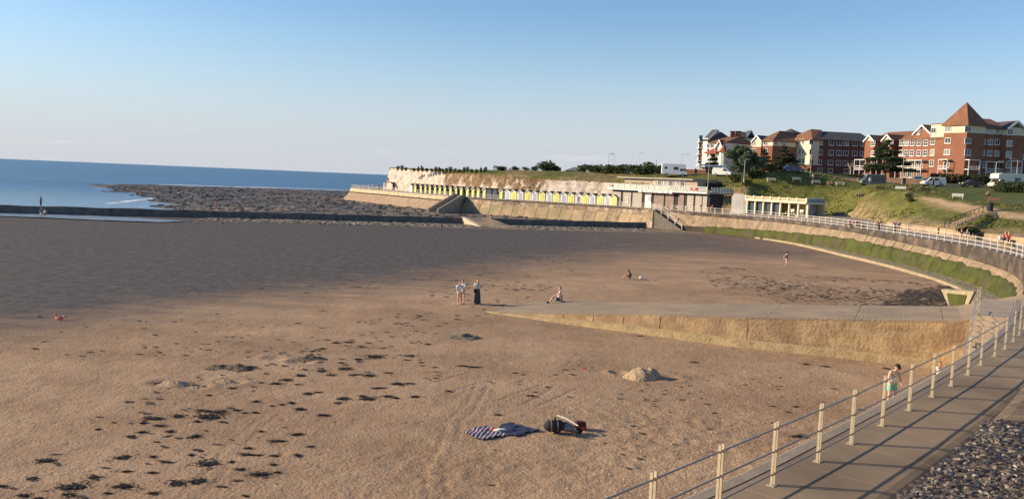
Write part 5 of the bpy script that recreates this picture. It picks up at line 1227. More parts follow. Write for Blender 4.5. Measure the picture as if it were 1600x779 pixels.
# ---- tall gabled house on the far left
gb = Bld('apartment_building', 'tall narrow house with white gable, brick pier and stacked balconies', 'building', (*xy(1105, 252), 11))
a = xy(1091.5, 256); k = xy(1101, 252.5); c = xy(1128, 255); z1 = zpx(1100, 219, 253)
gb.box(a, k, 9, GZ, z1, BRICK); gb.box(k, c, 2.4, GZ, zpx(1110, 216, 253), GREYR); gb.gable(k, c, 2.4, zpx(1110, 218.5, 253), zpx(1117, 203, 253), SLATE, GREYR); gb.hip(a, k, 9, z1, zpx(1097, 206, 257), .05, .05, SLATE)
e0, e1 = xy(1146, 268), xy(1172, 268); gb2 = Bld('house', 'slate roofed house with dormer peeking over the villa roof', 'building', (*e0, 11)); gb2.box(e0, e1, 9, GZ, zpx(1160, 214, 268), GREYR); gb2.hip(e0, e1, 9, zpx(1160, 214, 268), zpx(1160, 205, 270), 1.5, 1.5, SLATE); q0, q1 = xy(1163, 267), xy(1172, 267); gb2.gable(q0, q1, 5, zpx(1167, 211.5, 267), zpx(1167.5, 204, 267), SLATE, SLATE)
for y in (222, 231, 241, 251, 259):
    p = xy(1089.5, 256); z = zpx(1090, y, 256); MB().box((p.x, p.y, z), (1.5, 2.4, .2)).build('balcony_floor', FRM, gb.r); MB().box((p.x - .6, p.y - .9, z + .55), (.08, .9, .9)).build('balcony_panel', FRM, gb.r)
    MB().box((p.x + .2, p.y + .6, z + 1.1), (.9, .8, 2.0)).build('balcony_door', PANE, gb.r)

# ================================================================== CAFE
cafe_s0, cafe_s1 = s_at_px(957, 8.5), s_at_px(1108, 7.5)
A = cat(cafe_s0, 8.5).xy; B = cat(cafe_s1, 7.5).xy; A = Vector(A); B = Vector(B)
ZDK = 7.8; ZRF = 10.55
cf = Bld('beach_cafe', 'two storey grey beach cafe with glass balustraded deck on the promenade', 'cafe', (*((A + B) / 2), PZ))
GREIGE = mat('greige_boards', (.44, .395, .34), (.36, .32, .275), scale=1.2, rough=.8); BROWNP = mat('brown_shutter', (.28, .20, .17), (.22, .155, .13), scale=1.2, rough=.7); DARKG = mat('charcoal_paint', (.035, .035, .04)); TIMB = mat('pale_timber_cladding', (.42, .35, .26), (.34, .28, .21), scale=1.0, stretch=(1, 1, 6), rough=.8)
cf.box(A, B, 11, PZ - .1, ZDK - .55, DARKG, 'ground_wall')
cf.box(A, B, 11, ZDK - .55, ZDK - .3, mat('fascia_grey', (.22, .20, .19)), 'fascia', .35)
cf.box(A - (B - A).normalized() * 1.0, B, 11.5, ZDK - .3, ZDK, WHITEP, 'deck_slab', 1.2)
cols = [(958, 972, GREIGE), (975.5, 988, GREIGE), (990.5, 1005, GREIGE), (1010, 1020, WHITEP), (1024, 1039.5, BROWNP), (1042, 1055, BROWNP), (1062, 1071, BROWNP), (1076, 1086, GREIGE), (1089, 1099, GREIGE), (1100.5, 1107, GREIGE)]
for x0, x1, m_ in cols:
    a, c = along(A, B, x0), along(A, B, x1); cf.slab(a, c, PZ, ZDK - .75, .02, .12, m_, 'panel')
cf.win(A, B, [(980, 311.5), (1015, 309.5)], .8, 1.2, (1, 1), out=.14)
for x in (1045, 1062, 1076):
    a = along(A, B, x); MB().box((a.x, a.y, PZ + .6), (.5, .5, .5)).build('menu_board', WHITEP, cf.r)
# upper storey
n_ = out_n(A, B); A2 = along(A, B, 964) - n_ * 2.6; B2 = along(A, B, 1078) - n_ * 2.6
cf.box(A2, B2, 7, ZDK, ZRF - .3, TIMB, 'upper_wall')
cf.box(A2 - (B - A).normalized() * 1.6, B2 - (B - A).normalized() * .6, 8, ZRF - .3, ZRF, mat('roof_edge', (.40, .36, .30)), 'roof', .9)
def upper(x): return along(A2, B2, x)
for x0, x1 in ((1022, 1035), (1037, 1053), (1056, 1071)):
    a, c = upper(x0), upper(x1); f = cf.slab(a, c, ZDK + .5, ZRF - .5, .02, .10, FRM, 'window'); g_ = cf.slab(a.lerp(c, .06), a.lerp(c, .47), ZDK + .65, ZRF - .65, .10, .13, PANE_L, 'pane'); h_ = cf.slab(a.lerp(c, .53), a.lerp(c, .94), ZDK + .65, ZRF - .65, .10, .13, PANE, 'pane')
    for q in (g_, h_): q.parent = f
# balustrade
GLS = glass('balustrade_glass', (.34, .38, .34), .1)
e = n_ * 1.1; P_ = A - (B - A).normalized() * .9 + e; Q_ = B + e; N_ = 16
for i in range(N_ + 1):
    p = P_.lerp(Q_, i / N_); MB().box((p.x, p.y, ZDK + .55), (.12, .12, 1.1), math.atan2((B - A).y, (B - A).x)).build('baluster_post', FRM, cf.r)
    if i < N_:
        q = P_.lerp(Q_, (i + 1) / N_); a = p.lerp(q, .08); c = p.lerp(q, .92); b = MB(); b.extrude([(a.x, a.y, ZDK + .08), (c.x, c.y, ZDK + .08), (c.x, c.y, ZDK + 1.0), (a.x, a.y, ZDK + 1.0)], (-n_.x * .03, -n_.y * .03, 0)); b.build('glass_panel', GLS, cf.r)
MB().tube([(*P_, ZDK + 1.1), (*Q_, ZDK + 1.1)], .05, 5).build('top_rail', FRM, cf.r)
# sign board: lettering too far off to read, so only its pale blocks
a, c = along(A, B, 1004), along(A, B, 1058); cf.slab(a, c, ZDK - .62, ZDK - .12, 1.21, 1.28, mat('sign_board', (.30, .27, .23)), 'sign')
for x0, x1 in ((1004.5, 1009.5), (1012.5, 1017), (1018.5, 1026.5), (1028, 1033), (1034, 1042), (1044, 1050), (1052.5, 1057.5)):
    a, c = along(A, B, x0), along(A, B, x1); hh = .2 if 1010 < x0 < 1052 else .26; cf.slab(a, c, ZDK - .37 - hh, ZDK - .37 + hh, 1.285, 1.30, WHITEP, 'sign_letters')
# end turned from the sun, its shade put into darker wall, deck and letters
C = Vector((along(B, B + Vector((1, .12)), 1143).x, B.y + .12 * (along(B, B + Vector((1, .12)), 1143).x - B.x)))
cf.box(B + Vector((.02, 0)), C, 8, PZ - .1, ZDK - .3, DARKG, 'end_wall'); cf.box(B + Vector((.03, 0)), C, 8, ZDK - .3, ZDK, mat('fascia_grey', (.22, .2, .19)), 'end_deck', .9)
nn_ = out_n(B, C); 
for i in range(8):
    p = B.lerp(C, i / 7) + nn_ * .8; MB().box((p.x, p.y, ZDK + .55), (.12, .12, 1.1)).build('baluster_post', FRM, cf.r)
    if i < 7:
        q = B.lerp(C, (i + 1) / 7) + nn_ * .8; b = MB(); a = p.lerp(q, .1); c = p.lerp(q, .9); b.extrude([(*a, ZDK + .08), (*c, ZDK + .08), (*c, ZDK + 1.0), (*a, ZDK + 1.0)], (0, .03, 0)); b.build('glass_panel', GLS, cf.r)
cf.box(along(A2, B2, 1080), along(A2, B2, 1080) + Vector((7, .8)), 5, ZDK, ZRF - .7, DARKG, 'rear_wall')
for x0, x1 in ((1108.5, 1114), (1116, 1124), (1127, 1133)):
    a, c = along(B, C, x0), along(B, C, x1); cf.slab(a, c, ZDK - .22, ZDK - .06, .91, .94, mat('shaded_letter', (.30, .27, .30)), 'sign_letters')  # letters dimmed in colour for the shade on this end
for i, (x, lab) in enumerate(((1091, 'red and white life ring board at the end of the cafe deck'), (961, 'red and white board at the left end of the cafe deck'))):
    p = along(A, B, x) + n_ * 1.22; t = thing('deck_banner', lab, 'banner', (p.x, p.y, ZDK + .3)); rz = math.atan2(n_.y, n_.x) + math.pi / 2; t.rotation_euler = (0, 0, rz)
    MB().box((0, -.03, .3), (1.8 if i == 0 else 1.0, .03, .5)).build('sheet', mat('red_sheet', (.45, .05, .05)), t, False, False); MB().box((0, -.05, .3), (.6, .012, .2)).build('lettering', WHITEP, t, False, False)

# ================================================================== SHELTER
sA = xy(1168.5, 165.5); sB = xy(1263.5, 150.5); zs0, zs1 = 4.55, 7.55
SCREAM = mat('shelter_cream', (.78, .68, .46), (.68, .59, .40), scale=1, rough=.8); SIN = mat('shelter_interior', (.70, .60, .36)); NAVYW = mat('shelter_blue_wall', (.05, .08, .12))
sl_ = Bld('seafront_shelter', 'cream open fronted seafront shelter with seven bays and pillars', 'shelter', (*((sA + sB) / 2), zs0)); ns = out_n(sA, sB)
sl_.box(sA, sB, 4.2, zs1 - .95, zs1 - .7, SCREAM, 'roof', .5); sl_.box(sA - ns * 4.0, sB - ns * 4.0, .25, zs0 - .5, zs1 - .95, SIN, 'back_wall')
for i in range(8):
    p = sA.lerp(sB, i / 7) - ns * .1; MB().box((p.x, p.y, (zs0 + zs1 - .95) / 2 - .2), (.30, .30, zs1 - .95 - zs0 + .4), math.atan2((sB - sA).y, (sB - sA).x)).build('pillar', SCREAM, sl_.r)
    p = sA.lerp(sB, i / 7) + ns * .3; MB().box((p.x, p.y, zs1 - .3), (.34, .34, .84), math.atan2((sB - sA).y, (sB - sA).x)).build('parapet_pier', SCREAM, sl_.r)
    if i < 7:
        a, c = sA.lerp(sB, i / 7 + .012), sA.lerp(sB, (i + 1) / 7 - .012)
        for z, h in ((zs1 - .62, .16), (zs1 - .10, .14)): sl_.slab(a, c, z - h / 2, z + h / 2, .18, .40, SCREAM, 'parapet_rail')
        m_ = a.lerp(c, .5)
        sl_.slab(a.lerp(c, .08), a.lerp(c, .92), zs1 - .5, zs1 - .22, .24, .32, mat('parapet_panel', (.45, .38, .26)), 'parapet_panel')
        if i < 4: sl_.slab(a, c, zs0 - .4, zs1 - .98, -.6, -.5, NAVYW, 'screen')
sD = xy(1290, 156); sl_.wall([sB + Vector((.06, .03)), sD, sD + Vector((-.3, .3)), sB + Vector((-.2, .35))], 3.6, zs1 - .05, mat('shelter_side_wall', (.30, .32, .35), (.25, .27, .3), scale=1), 'side_wall')
for i in range(9):
    p = sB.lerp(sD, (i + .5) / 9); MB().box((p.x, p.y + .1, zs1 + .06), (.3, .3, .22)).build('merlon', mat('shelter_side_wall', (.3, .32, .35)), sl_.r)
sp_ = sA.lerp(sB, .3)
# benches inside
def bench_parts(t, m, L_=1.6, back=True, legm=None):
    legm = legm or m
    for i in range(3): MB().box((0, -.16 + i * .16, .45), (L_, .13, .04)).build('seat_slat', m, t, False, False)
    if back:
        for i in range(3): MB().box((0, .27 + .02 * i, .60 + i * .15), (L_, .035, .12), rx=-.15).build('back_slat', m, t, False, False)
    for s in (-1, 1):
        b = MB(); b.box((s * L_ * .42, -.18, .215), (.07, .07, .43)); b.box((s * L_ * .42, .26, .45), (.07, .07, .9)); b.box((s * L_ * .42, .04, .40), (.06, .5, .06)); b.box((s * L_ * .42, -.02, .64), (.06, .5, .05)); b.build('leg_frame', legm, t, False, False)
def bench(loc, rz, label, m, L_=1.6, back=True):
    t = thing('bench', label, 'bench', loc, rz); bench_parts(t, m, L_, back); return t
rzs = math.atan2(ns.y, ns.x) + math.pi / 2
for i, lab in ((4, 'white bench inside the shelter, leftmost of its three sunlit bays'), (5, 'white bench inside the shelter, middle sunlit bay'), (6, 'white bench inside the shelter, bay by the right end')):
    p = sA.lerp(sB, (i + .5) / 7) - ns * 1.4; bench((p.x, p.y, zs0 - .06), rzs, lab, WHITEP, 1.6)
# curved ramp wall between cafe and shelter
rw = thing('ramp_wall', 'curved grey concrete ramp wall between cafe and shelter', 'wall', (*xy(1150, 168), 4), world=True)
pts = [xy(1141, 176), xy(1147, 171), xy(1156, 168), xy(1167, 166.5)]; b = MB(); cpts = catmull(pts, .8); ntop = len(cpts)
tops = [5.0 + 2.9 * math.sin(math.pi * (.12 + .5 * i / (ntop - 1))) for i in range(ntop)]
P = []
for p, z in zip(cpts, tops): P += [(p.x, p.y, 3.4), (p.x, p.y, z), (p.x + .25, p.y + .5, z), (p.x + .25, p.y + .5, 3.4)]
F = []
for i in range(ntop - 1):
    for j in range(3): F.append((i * 4 + j, i * 4 + j + 1, i * 4 + j + 5, i * 4 + j + 4))
F += [(0, 3, 2, 1), ((ntop - 1) * 4, (ntop - 1) * 4 + 1, (ntop - 1) * 4 + 2, (ntop - 1) * 4 + 3)]
b.add(P, [f[::-1] for f in F]); b.build('wall', mat('ramp_concrete', (.34, .33, .32), (.26, .25, .245), scale=.6), rw)

# ================================================================== TREES AND HEDGES
def gpos(x, d): p = xy(x, d); return (p.x, p.y, tz(p.x, p.y))
random.seed(3)
loc = gpos(1158, 178); H = zpx(1160, 227, 178) - loc[2]
cen = []
for i in range(34):
    a = random.uniform(0, 6.28); q = random.uniform(.1, 1) ** .6; z = H * random.uniform(.38, .93); w = 5.2 * math.sin(math.pi * min(1, max(.12, (z / H - .22) / .78 * .93))) ; cen.append((math.cos(a) * q * w * .85, math.sin(a) * q * w * .85, z, random.uniform(.7, 1.25), random.uniform(.7, 1.25), random.uniform(.6, 1.0)))
tree('broadleaf_tree', 'full round green broadleaf tree right of the cafe', loc, H, 4, cen, 10500, .24, LEAF, 12, .2, (.2, 0))
def conifer(x, d, ytop, label, wid, m=NEEDLE, rs=1, levels=7):
    loc = gpos(x, d); H = zpx(x, ytop, d) - loc[2]; random.seed(rs); cen = []
    for i in range(levels):
        t = i / (levels - 1); z = H * (.30 + .66 * t); w = wid * (1 - t) ** .75 + .25
        for k in range(max(3, int(8 * (1 - t) + 3))):
            a = random.uniform(0, 6.28); q = random.uniform(.35, 1.0); cen.append((math.cos(a) * w * q, math.sin(a) * w * q, z + random.uniform(-.2, .25) - .12 * w * q, .6 + .2 * w, .6 + .2 * w, .34))
    t = tree('conifer', label, loc, H * 1.15, wid, cen, int(2200 * wid), .22, m, rs, .2, (0, 0), 12); return t
conifer(1110, 232, 241, 'small layered conifer before the white villa', 2.2, rs=21, levels=5)
conifer(1221, 205, 228, 'dark layered conifer before the cream corner bay', 3.3, rs=22)
conifer(1381, 184, 217, 'tall dark cedar before the red gabled block', 4.6, LEAF_DK, rs=23, levels=9)
conifer(1190, 208, 233, 'slender conifer right of the round green tree', 1.6, rs=24, levels=6)
# pollard
loc = gpos(1326.5, 200); t = thing('pollard_tree', 'bare pollarded pale tree before the shadowed brown block', 'tree', loc); PB = mat('pale_bark', (.45, .37, .28), (.33, .27, .2), scale=3); MB().tube([(0, 0, -.3), (0, 0, 1.2), (.05, 0, 2.2)], [.2, .17, .15], 7).build('trunk', PB, t, True, False)
for i in range(9):
    a = i * .7; MB().tube([(0, 0, 2.0), (math.cos(a) * .5, math.sin(a) * .5, 2.9), (math.cos(a) * .95, math.sin(a) * .8, 3.6 + .2 * math.sin(i * 3))], [.11, .09, .05], 5).build('limb', PB, t, False, False)
def hedge(label, x0, d0, x1, d1, ytop, dep=1.6, m=HEDGE, n=2600, size=.16, base=None):
    a, c = xy(x0, d0), xy(x1, d1); L_ = (c - a).length; z0 = min(tz(a.x, a.y), tz(c.x, c.y)) - .2; zt_ = zpx((x0 + x1) / 2, ytop, (d0 + d1) / 2)
    t = thing('hedge', label, 'hedge', (*a.lerp(c, .5), z0), world=True); k = max(2, int(L_ / 1.2)); cen = []; hh = max(.5, zt_ - z0)
    for i in range(k):
        p = a.lerp(c, (i + .5) / k); cen.append((p.x, p.y, z0 + hh * .5, .9, dep / 2, hh * .5 * random.uniform(.9, 1.05)))
    leaves(cen, n, size, int(x0)).build('foliage', m, t)
    b = MB()
    for i in range(k): p = a.lerp(c, (i + .5) / k); b.tube([(p.x, p.y, z0 - .1), (p.x + .1, p.y, z0 + hh * .55)], [.07, .02], 5)
    b.build('stems', BARK, t); return t
hedge('clipped dark hedge along the road before the long shadowed block', 1205, 200, 1352, 190, 270.5, 2.0, LEAF_DK, 5200, .2)
hedge('dark hedge before the tower block entrance', 1452, 180, 1556, 178, 271, 2.2, LEAF_DK, 4600, .2)
hedge('green bank hedge hiding the motorhome on the right edge', 1556, 152, 1668, 146, 283.5, 3.4, HEDGE, 5200, .17)
hedge('blue green hedge patch right of the round tree', 1176, 192, 1232, 186, 274, 3.5, LEAF_DK, 3600, .2)
for k, (x, d, sc) in enumerate([(1150, 182, 1.6), (1172, 180, 1.9), (1182, 178, 1.5), (1200, 181, 1.7), (1168, 174, 1.3)]): shrub(gpos(x, d), (sc * 1.2, sc, sc * .7), ['low green shrub left of the round tree trunk', 'broad low shrub right of the round tree trunk', 'small low shrub by the lamp post under the tree', 'low green shrub farthest right of the round tree', 'front low shrub below the round tree trunk'][k], 'shrubs under the round tree', k, rz=k)
for k, (x, d) in enumerate([(1420, 139), (1423, 137)]): shrub(gpos(x, d), (.7, .7, .5), ['left', 'right'][k] + ' one of two low dark bushes beside the sandy path', 'bushes beside the sandy path', k)
for k, (x, d, sc) in enumerate([(1515, 106, .9), (1522, 105, .8), (1508, 107, .7)]): p = xy(x, d); shrub((p.x, p.y, tz(p.x, p.y) - .1), (sc * 1.4, sc, sc * .7), ['middle', 'right', 'left'][k] + ' dark green bush at the foot of the bank steps', 'bushes at the bank steps', k)
# garden walls along the road
GW = mat('garden_wall_brick', (.36, .21, .15), (.27, .16, .115), scale=1); 
def garden_wall(label, x0, d0, x1, d1, ytop, m=GW):
    a, c = xy(x0, d0), xy(x1, d1); z0 = min(tz(a.x, a.y), tz(c.x, c.y)) - .4; zt_ = zpx((x0 + x1) / 2, ytop, (d0 + d1) / 2)
    t = thing('garden_wall', label, 'wall', (*a.lerp(c, .5), z0), world=True); n = out_n(a, c)
    MB().prism([a, c, c - n * .3, a - n * .3], z0, zt_).build('wall', m, t); MB().prism([a + n * .05, c + n * .05, c - n * .35, a - n * .35], zt_, zt_ + .12).build('coping', CONC_TAN, t)
    k = max(2, int((c - a).length / 4))
    for i in range(k + 1): p = a.lerp(c, i / k) + n * .06; MB().box((p.x, p.y, (z0 + zt_) / 2 + .1), (.4, .4, zt_ - z0 + .3)).build('pier', m, t)
garden_wall('pinkish brick wall along the road above the shelter', 1235, 181, 1340, 176, 278)
garden_wall('brown brick wall between the cedar and the white van', 1378, 178, 1442, 174, 279, mat('fence_brown', (.30, .19, .12), (.22, .14, .09), scale=1))
garden_wall('brown brick wall behind the cafe roof', 1068, 204, 1102, 200, 265, BRICKP)
sgn = thing('sign_panel', 'white oval sign on the brown wall beside the van', 'sign', (*xy(1433, 173.6), zpx(1433, 277.5, 173.6))); b = MB(); b.add([(1.1 * math.cos(a) * 1.0, 0, .38 * math.sin(a)) for a in np.linspace(0, 6.283, 20, endpoint=False)] + [(1.1 * math.cos(a), .06, .38 * math.sin(a)) for a in np.linspace(0, 6.283, 20, endpoint=False)], [tuple(range(20)), tuple(range(20, 40))[::-1]] + [(i, i + 20, (i + 1) % 20 + 20, (i + 1) % 20) for i in range(20)]); b.build('panel', WHITEP, sgn, False, False); MB().box((0, -.012, 0), (1.4, .02, .22)).build('lettering', DARKG, sgn, False, False)
# low buildings on the skyline left of the cafe
lb = Bld('bungalow', 'low grey hipped bungalow roof on the cliff top skyline', 'building', (*xy(895, 262), 11.5)); a, c = xy(884, 262), xy(912, 262); lb.box(a, c, 9, 10, zpx(898, 266.5, 262), GREYR); lb.hip(a, c, 9, zpx(898, 266.5, 262), zpx(898, 260.8, 264), 3, 3, mat('grey_tile', (.22, .21, .20)))
for x in (901, 915): p = xy(x, 266); MB().box((p.x, p.y, zpx(x, 260.5, 266)), (.7, .7, 1.1)).build('chimney', GREYR, lb.r)
lb = Bld('pavilion', 'long low pavilion with pale green roof on the skyline', 'building', (*xy(930, 258), 11.5)); a, c = xy(921, 258), xy(943, 258); lb.box(a, c, 7, 10, zpx(932, 264, 258), SLATEB); lb.hip(a, c, 7, zpx(932, 264, 258), zpx(932, 261.8, 260), 1, 1, mat('green_roof', (.42, .55, .20)))
# ================================================================== STREET FURNITURE
def lamp(x, d, yb, yt, label, arm=1.1, side=1, m=None, head=True):
    p = xy(x, d); z0 = max(tz(p.x, p.y) - .2, zpx(x, yb, d) - .5) if yb else tz(p.x, p.y); zt_ = zpx(x, yt, d); h = zt_ - z0; m = m or mat('lamp_grey', (.50, .47, .42), (.42, .40, .36), scale=4, rough=.5)
    t = thing('street_lamp', label, 'street lamp', (p.x, p.y, z0)); MB().tube([(0, 0, 0), (0, 0, .9), (0, 0, h)], [.085, .07, .045], 8).build('pole', m, t, False, False); MB().lathe([(.13, 0), (.13, .3), (.085, .9)], 8).build('base', m, t, False, False)
    if head: MB().tube([(0, 0, h - .05), (side * arm * .5, -.1, h + .18), (side * arm, -.15, h + .22)], .045, 6).build('arm', m, t, False, False); MB().box((side * (arm + .25), -.15, h + .2), (.6, .24, .1)).build('lantern', m, t, False, False)
lamp(1161, 165, 284, 250, 'pale lamp post right of the round green tree', .5, 1); lamp(1264, 176, 276, 237, 'lamp post before the cream corner bay', .3, 1)
lamp(1408, 165, 290, 245, 'slim tan lamp post left of the white van', .3, 1, mat('lamp_tan', (.5, .38, .25))); lamp(1553, 170, 284, 253, 'lamp post with bracket right of the tower', 1.0, 1); lamp(1586, 168, 284, 250, 'tall lamp post at the right edge before the tower block', 1.0, -1)
lamp(995, 225, 268, 239, 'white mast standing on the skyline above the cafe', .5, 1, WHITEP); lamp(957, 238, 266, 242, 'thin double armed lamp post left on the skyline', .8, -1); lamp(948, 245, 266, 240.5, 'thin far lamp post leftmost on the skyline', 1.0, 1); lamp(1023, 230, 264, 249, 'short dark post on the skyline above the cafe', 0, 1, DARKG, False); lamp(1062, 235, 268, 241.5, 'thin lamp post with long arm left of the tall gabled house', 1.6, 1)
t = thing('flagpole', 'thin pole standing at the right end of the cafe deck', 'pole', (*(B + Vector((-.5, .4))), PZ)); h = zpx(1098, 233, B.y) - PZ; MB().tube([(0, 0, 0), (0, 0, h)], .08, 8, .04).build('pole', mat('lamp_grey', (.5, .47, .42)), t, False, False); MB().ball((0, 0, h), .1).build('finial', WHITEP, t, False, False)
for x, y, d, m_, rz, lab in [(1407, 301, 149, WHITEP, R(150), 'white bench on the green, left of the seated figure'), (1497, 311.5, 136, WHITEP, R(150), 'white bench in the middle of the green'), (1553, 318, 133, mat('orange_wood', (.42, .20, .10)), R(160), 'orange brown bench on the green near the right edge'),
                             (1374, 297, 156, mat('brown_wood', (.16, .10, .06)), R(180), 'dark brown bench on the green below the camper truck'), (1445, 304, 146, mat('brown_wood', (.16, .10, .06)), R(170), 'low brown bench between the two white benches'),
                             ]:
    p = xy(x, d); bench((p.x, p.y, tz(p.x, p.y)), rz, lab, m_, 1.7)
for x, d, lab in [(1204, 174.5, 'low pale bench at the top of the bank, leftmost'), (1244, 173.5, 'low pale bench at the top of the bank, second from left'), (1274, 172.5, 'low pale bench at the top of the bank, third from left'), (1312, 171.5, 'low pale bench at the top of the bank, right one')]:
    p = xy(x, d); bench((p.x, p.y, tz(p.x, p.y)), R(5), lab, SCREAM, 1.9, True)
t = thing('litter_bin', 'dark litter bin at the head of the bank steps', 'bin', (*xy(1549, 122), tz(*xy(1549, 122)))); MB().lathe([(.36, 0), (.42, .15), (.44, .95), (.36, 1.1)], 10).build('body', DARKG, t, False, False); MB().lathe([(.46, 1.1), (.46, 1.18), (.2, 1.3)], 10).build('lid', DARKG, t, False, False)
# steps cut into the bank
bs = thing('bank_steps', 'narrow flight of steps climbing the bank to the litter bin', 'steps', (*xy(1495, 100), 5), world=True)
a3, c3 = PD(1484, 354, 104), PD(1543, 331, 121)
for i in range(22):
    p = a3.lerp(c3, i / 21); z = tz(p.x, p.y); MB().box((p.x, p.y, max(z, p.z) + .02), (.5, 1.3, .3), math.atan2((c3 - a3).y, (c3 - a3).x)).build('step', PALE, bs)
b = MB(); pp = [a3.lerp(c3, i / 8) + Vector((-.4, .5, 0)) for i in range(9)]
for p in pp: b.tube([(p.x, p.y, p.z - .2), (p.x, p.y, p.z + .75)], .05, 5)
b.tube([(p.x, p.y, p.z + .75) for p in pp], .05, 5); b.build('handrail', DARKG, bs)
# ================================================================== VEHICLES
TYRE = mat('tyre_rubber', (.02, .02, .02)); RIM = mat('wheel_rim', (.45, .45, .45), metal=.4, rough=.4); CGL = glass('car_glass', (.03, .035, .04)); LAMPW = mat('headlight', (.7, .7, .66), rough=.2); LAMPR = mat('tail_light', (.4, .02, .02), rough=.3); BUMP = mat('bumper_black', (.03, .03, .03))
def wheel(t, x, y, r, w=.22):
    o = link('wheel', MB().tube([(0, -.02, 0), (0, .02, 0)], r * .35, 10).mesh('hub'), t, (x, y, r)); o.data.materials.append(RIM)
    a = MB().tube([(0, -w / 2, 0), (0, w / 2, 0)], r, 16).mesh('tyre'); a.materials.append(TYRE); link('tyre', a, o); a = MB().tube([(0, -w / 2 - .012, 0), (0, w / 2 + .012, 0)], r * .62, 12).mesh('rim'); a.materials.append(RIM); link('rim', a, o)
def vehicle(name, label, cat_, loc, rz, col, prof, W, wheels, wins_, r=.32, ends=None):
    """prof: side outline (x,z); wins_: list of side window polygons (x,z); ends: (windscreen quad, rear quad) as outlines"""
    t = thing(name, label, cat_, loc, rz); b = MB(); n = len(prof)
    cx0 = sum(p[0] for p in prof) / n
    def row(y, k): return [(cx0 + (x - cx0) * k, y, .45 + (z - .45) * (k if z > .9 else 1)) for x, z in prof]
    V = row(-W / 2, .97) + row(-W / 2 + .10, 1) + row(W / 2 - .10, 1) + row(W / 2, .97); F = []
    for j in range(3):
        for i in range(n): F.append((j * n + i, j * n + (i + 1) % n, (j + 1) * n + (i + 1) % n, (j + 1) * n + i))
    F += [tuple(range(n))[::-1], tuple(range(3 * n, 4 * n))]; b.add(V, F); b.build('body', col, t, False, False)
    for poly in wins_:
        for s in (-1, 1): q = MB(); q.extrude([(x, s * (W / 2 + .012), z) for x, z in (poly if s < 0 else poly[::-1])], (0, -s * .03, 0)); q.build('window', CGL, t, False, False)
    for q in ends or []:
        (x0, z0), (x1, z1) = q; d = Vector((z1 - z0, 0, -(x1 - x0))).normalized() * .02
        if (x0 + x1) / 2 < cx0 and d.x > 0 or (x0 + x1) / 2 > cx0 and d.x < 0: d = -d
        m_ = MB(); h = W / 2 - .2; m_.extrude([(x0 + d.x, -h, z0 + d.z), (x0 + d.x, h, z0 + d.z), (x1 + d.x, h * .94, z1 + d.z), (x1 + d.x, -h * .94, z1 + d.z)], -d * 1.6); m_.build('windscreen', CGL, t, False, False)
    xs = [p[0] for p in prof]; f, k = max(xs), min(xs)
    for s in (-1, 1): MB().box((f - .06, s * (W / 2 - .3), .72), (.12, .36, .18)).build('headlight', LAMPW, t, False, False); MB().box((k + .05, s * (W / 2 - .2), .85), (.1, .2, .3)).build('tail_light', LAMPR, t, False, False)
    MB().box((f - .03, 0, .42), (.16, W - .1, .22)).build('bumper', BUMP, t, False, False); MB().box((k + .03, 0, .42), (.16, W - .1, .22)).build('bumper', BUMP, t, False, False)
    for x in wheels:
        for s in (-1, 1): wheel(t, x, s * (W / 2 - .1), r)
    return t
VWH = mat('white_car_paint', (.80, .80, .78), (.76, .76, .74), rough=.25, spec=.5); VDK = mat('dark_car_paint', (.035, .035, .042), (.03, .03, .036), rough=.2, spec=.6); VBL = mat('blue_car_paint', (.03, .07, .19), (.03, .06, .16), rough=.2, spec=.6); VCR = mat('cream_car_paint', (.78, .72, .58), (.72, .66, .54), rough=.35); VGR = mat('grey_green_paint', (.16, .19, .17), (.12, .14, .13), rough=.4)
VANP = [(-2.2, .35), (2.15, .35), (2.25, .85), (1.75, 1.1), (1.0, 1.85), (-1.95, 1.9), (-2.2, 1.2)]
CARP = [(-2.0, .32), (2.0, .32), (2.1, .75), (1.2, .92), (.45, 1.42), (-1.2, 1.46), (-1.95, 1.0), (-2.05, .7)]
MHP = [(-3.1, .45), (2.9, .45), (3.0, .95), (2.5, 1.2), (2.05, 1.85), (2.6, 1.95), (2.5, 2.75), (1.8, 2.95), (-3.05, 2.95)]
def onland(x, d): p = xy(x, d); return (p.x, p.y, tz(p.x, p.y) + .02)
vehicle('van', 'small white van parked at the top of the green', 'van', onland(1457, 167), R(180), VWH, VANP, 1.8, (-1.35, 1.35), [[(.35, 1.15), (1.5, 1.15), (.95, 1.7), (.35, 1.72)], [(-.7, 1.18), (.2, 1.18), (.2, 1.72), (-.7, 1.74)]], ends=[((1.75, 1.12), (1.02, 1.82))])
vehicle('car', 'dark car parked between the white van and the cream motorhome', 'car', onland(1517, 164.5), R(180), VDK, CARP, 1.75, (-1.3, 1.3), [[(-1.6, 1.0), (1.0, .98), (.4, 1.36), (-1.1, 1.4)]], .31, [((1.15, .95), (.5, 1.40)), ((-1.9, 1.02), (-1.25, 1.43))])
vehicle('motorhome', 'cream motorhome half hidden by the green hedge on the right', 'motorhome', onland(1570, 157), R(190), VCR, MHP, 2.2, (-1.9, 1.9), [[(1.2, 1.25), (2.25, 1.25), (1.95, 1.8), (1.2, 1.8)], [(-2.2, 1.5), (-1.0, 1.5), (-1.0, 2.2), (-2.2, 2.2)]], .36, [((2.5, 1.22), (2.08, 1.82))])
vehicle('motorhome', 'white motorhome parked on the cliff top behind the cafe roof', 'motorhome', onland(1052, 198), R(-8), VWH, MHP, 2.2, (-1.9, 1.9), [[(1.2, 1.25), (2.25, 1.25), (1.95, 1.8), (1.2, 1.8)], [(-.3, 1.5), (.8, 1.5), (.8, 2.2), (-.3, 2.2)], [(-2.4, 1.6), (-1.8, 1.6), (-1.8, 2.2), (-2.4, 2.2)]], .36, [((2.5, 1.22), (2.08, 1.82))])
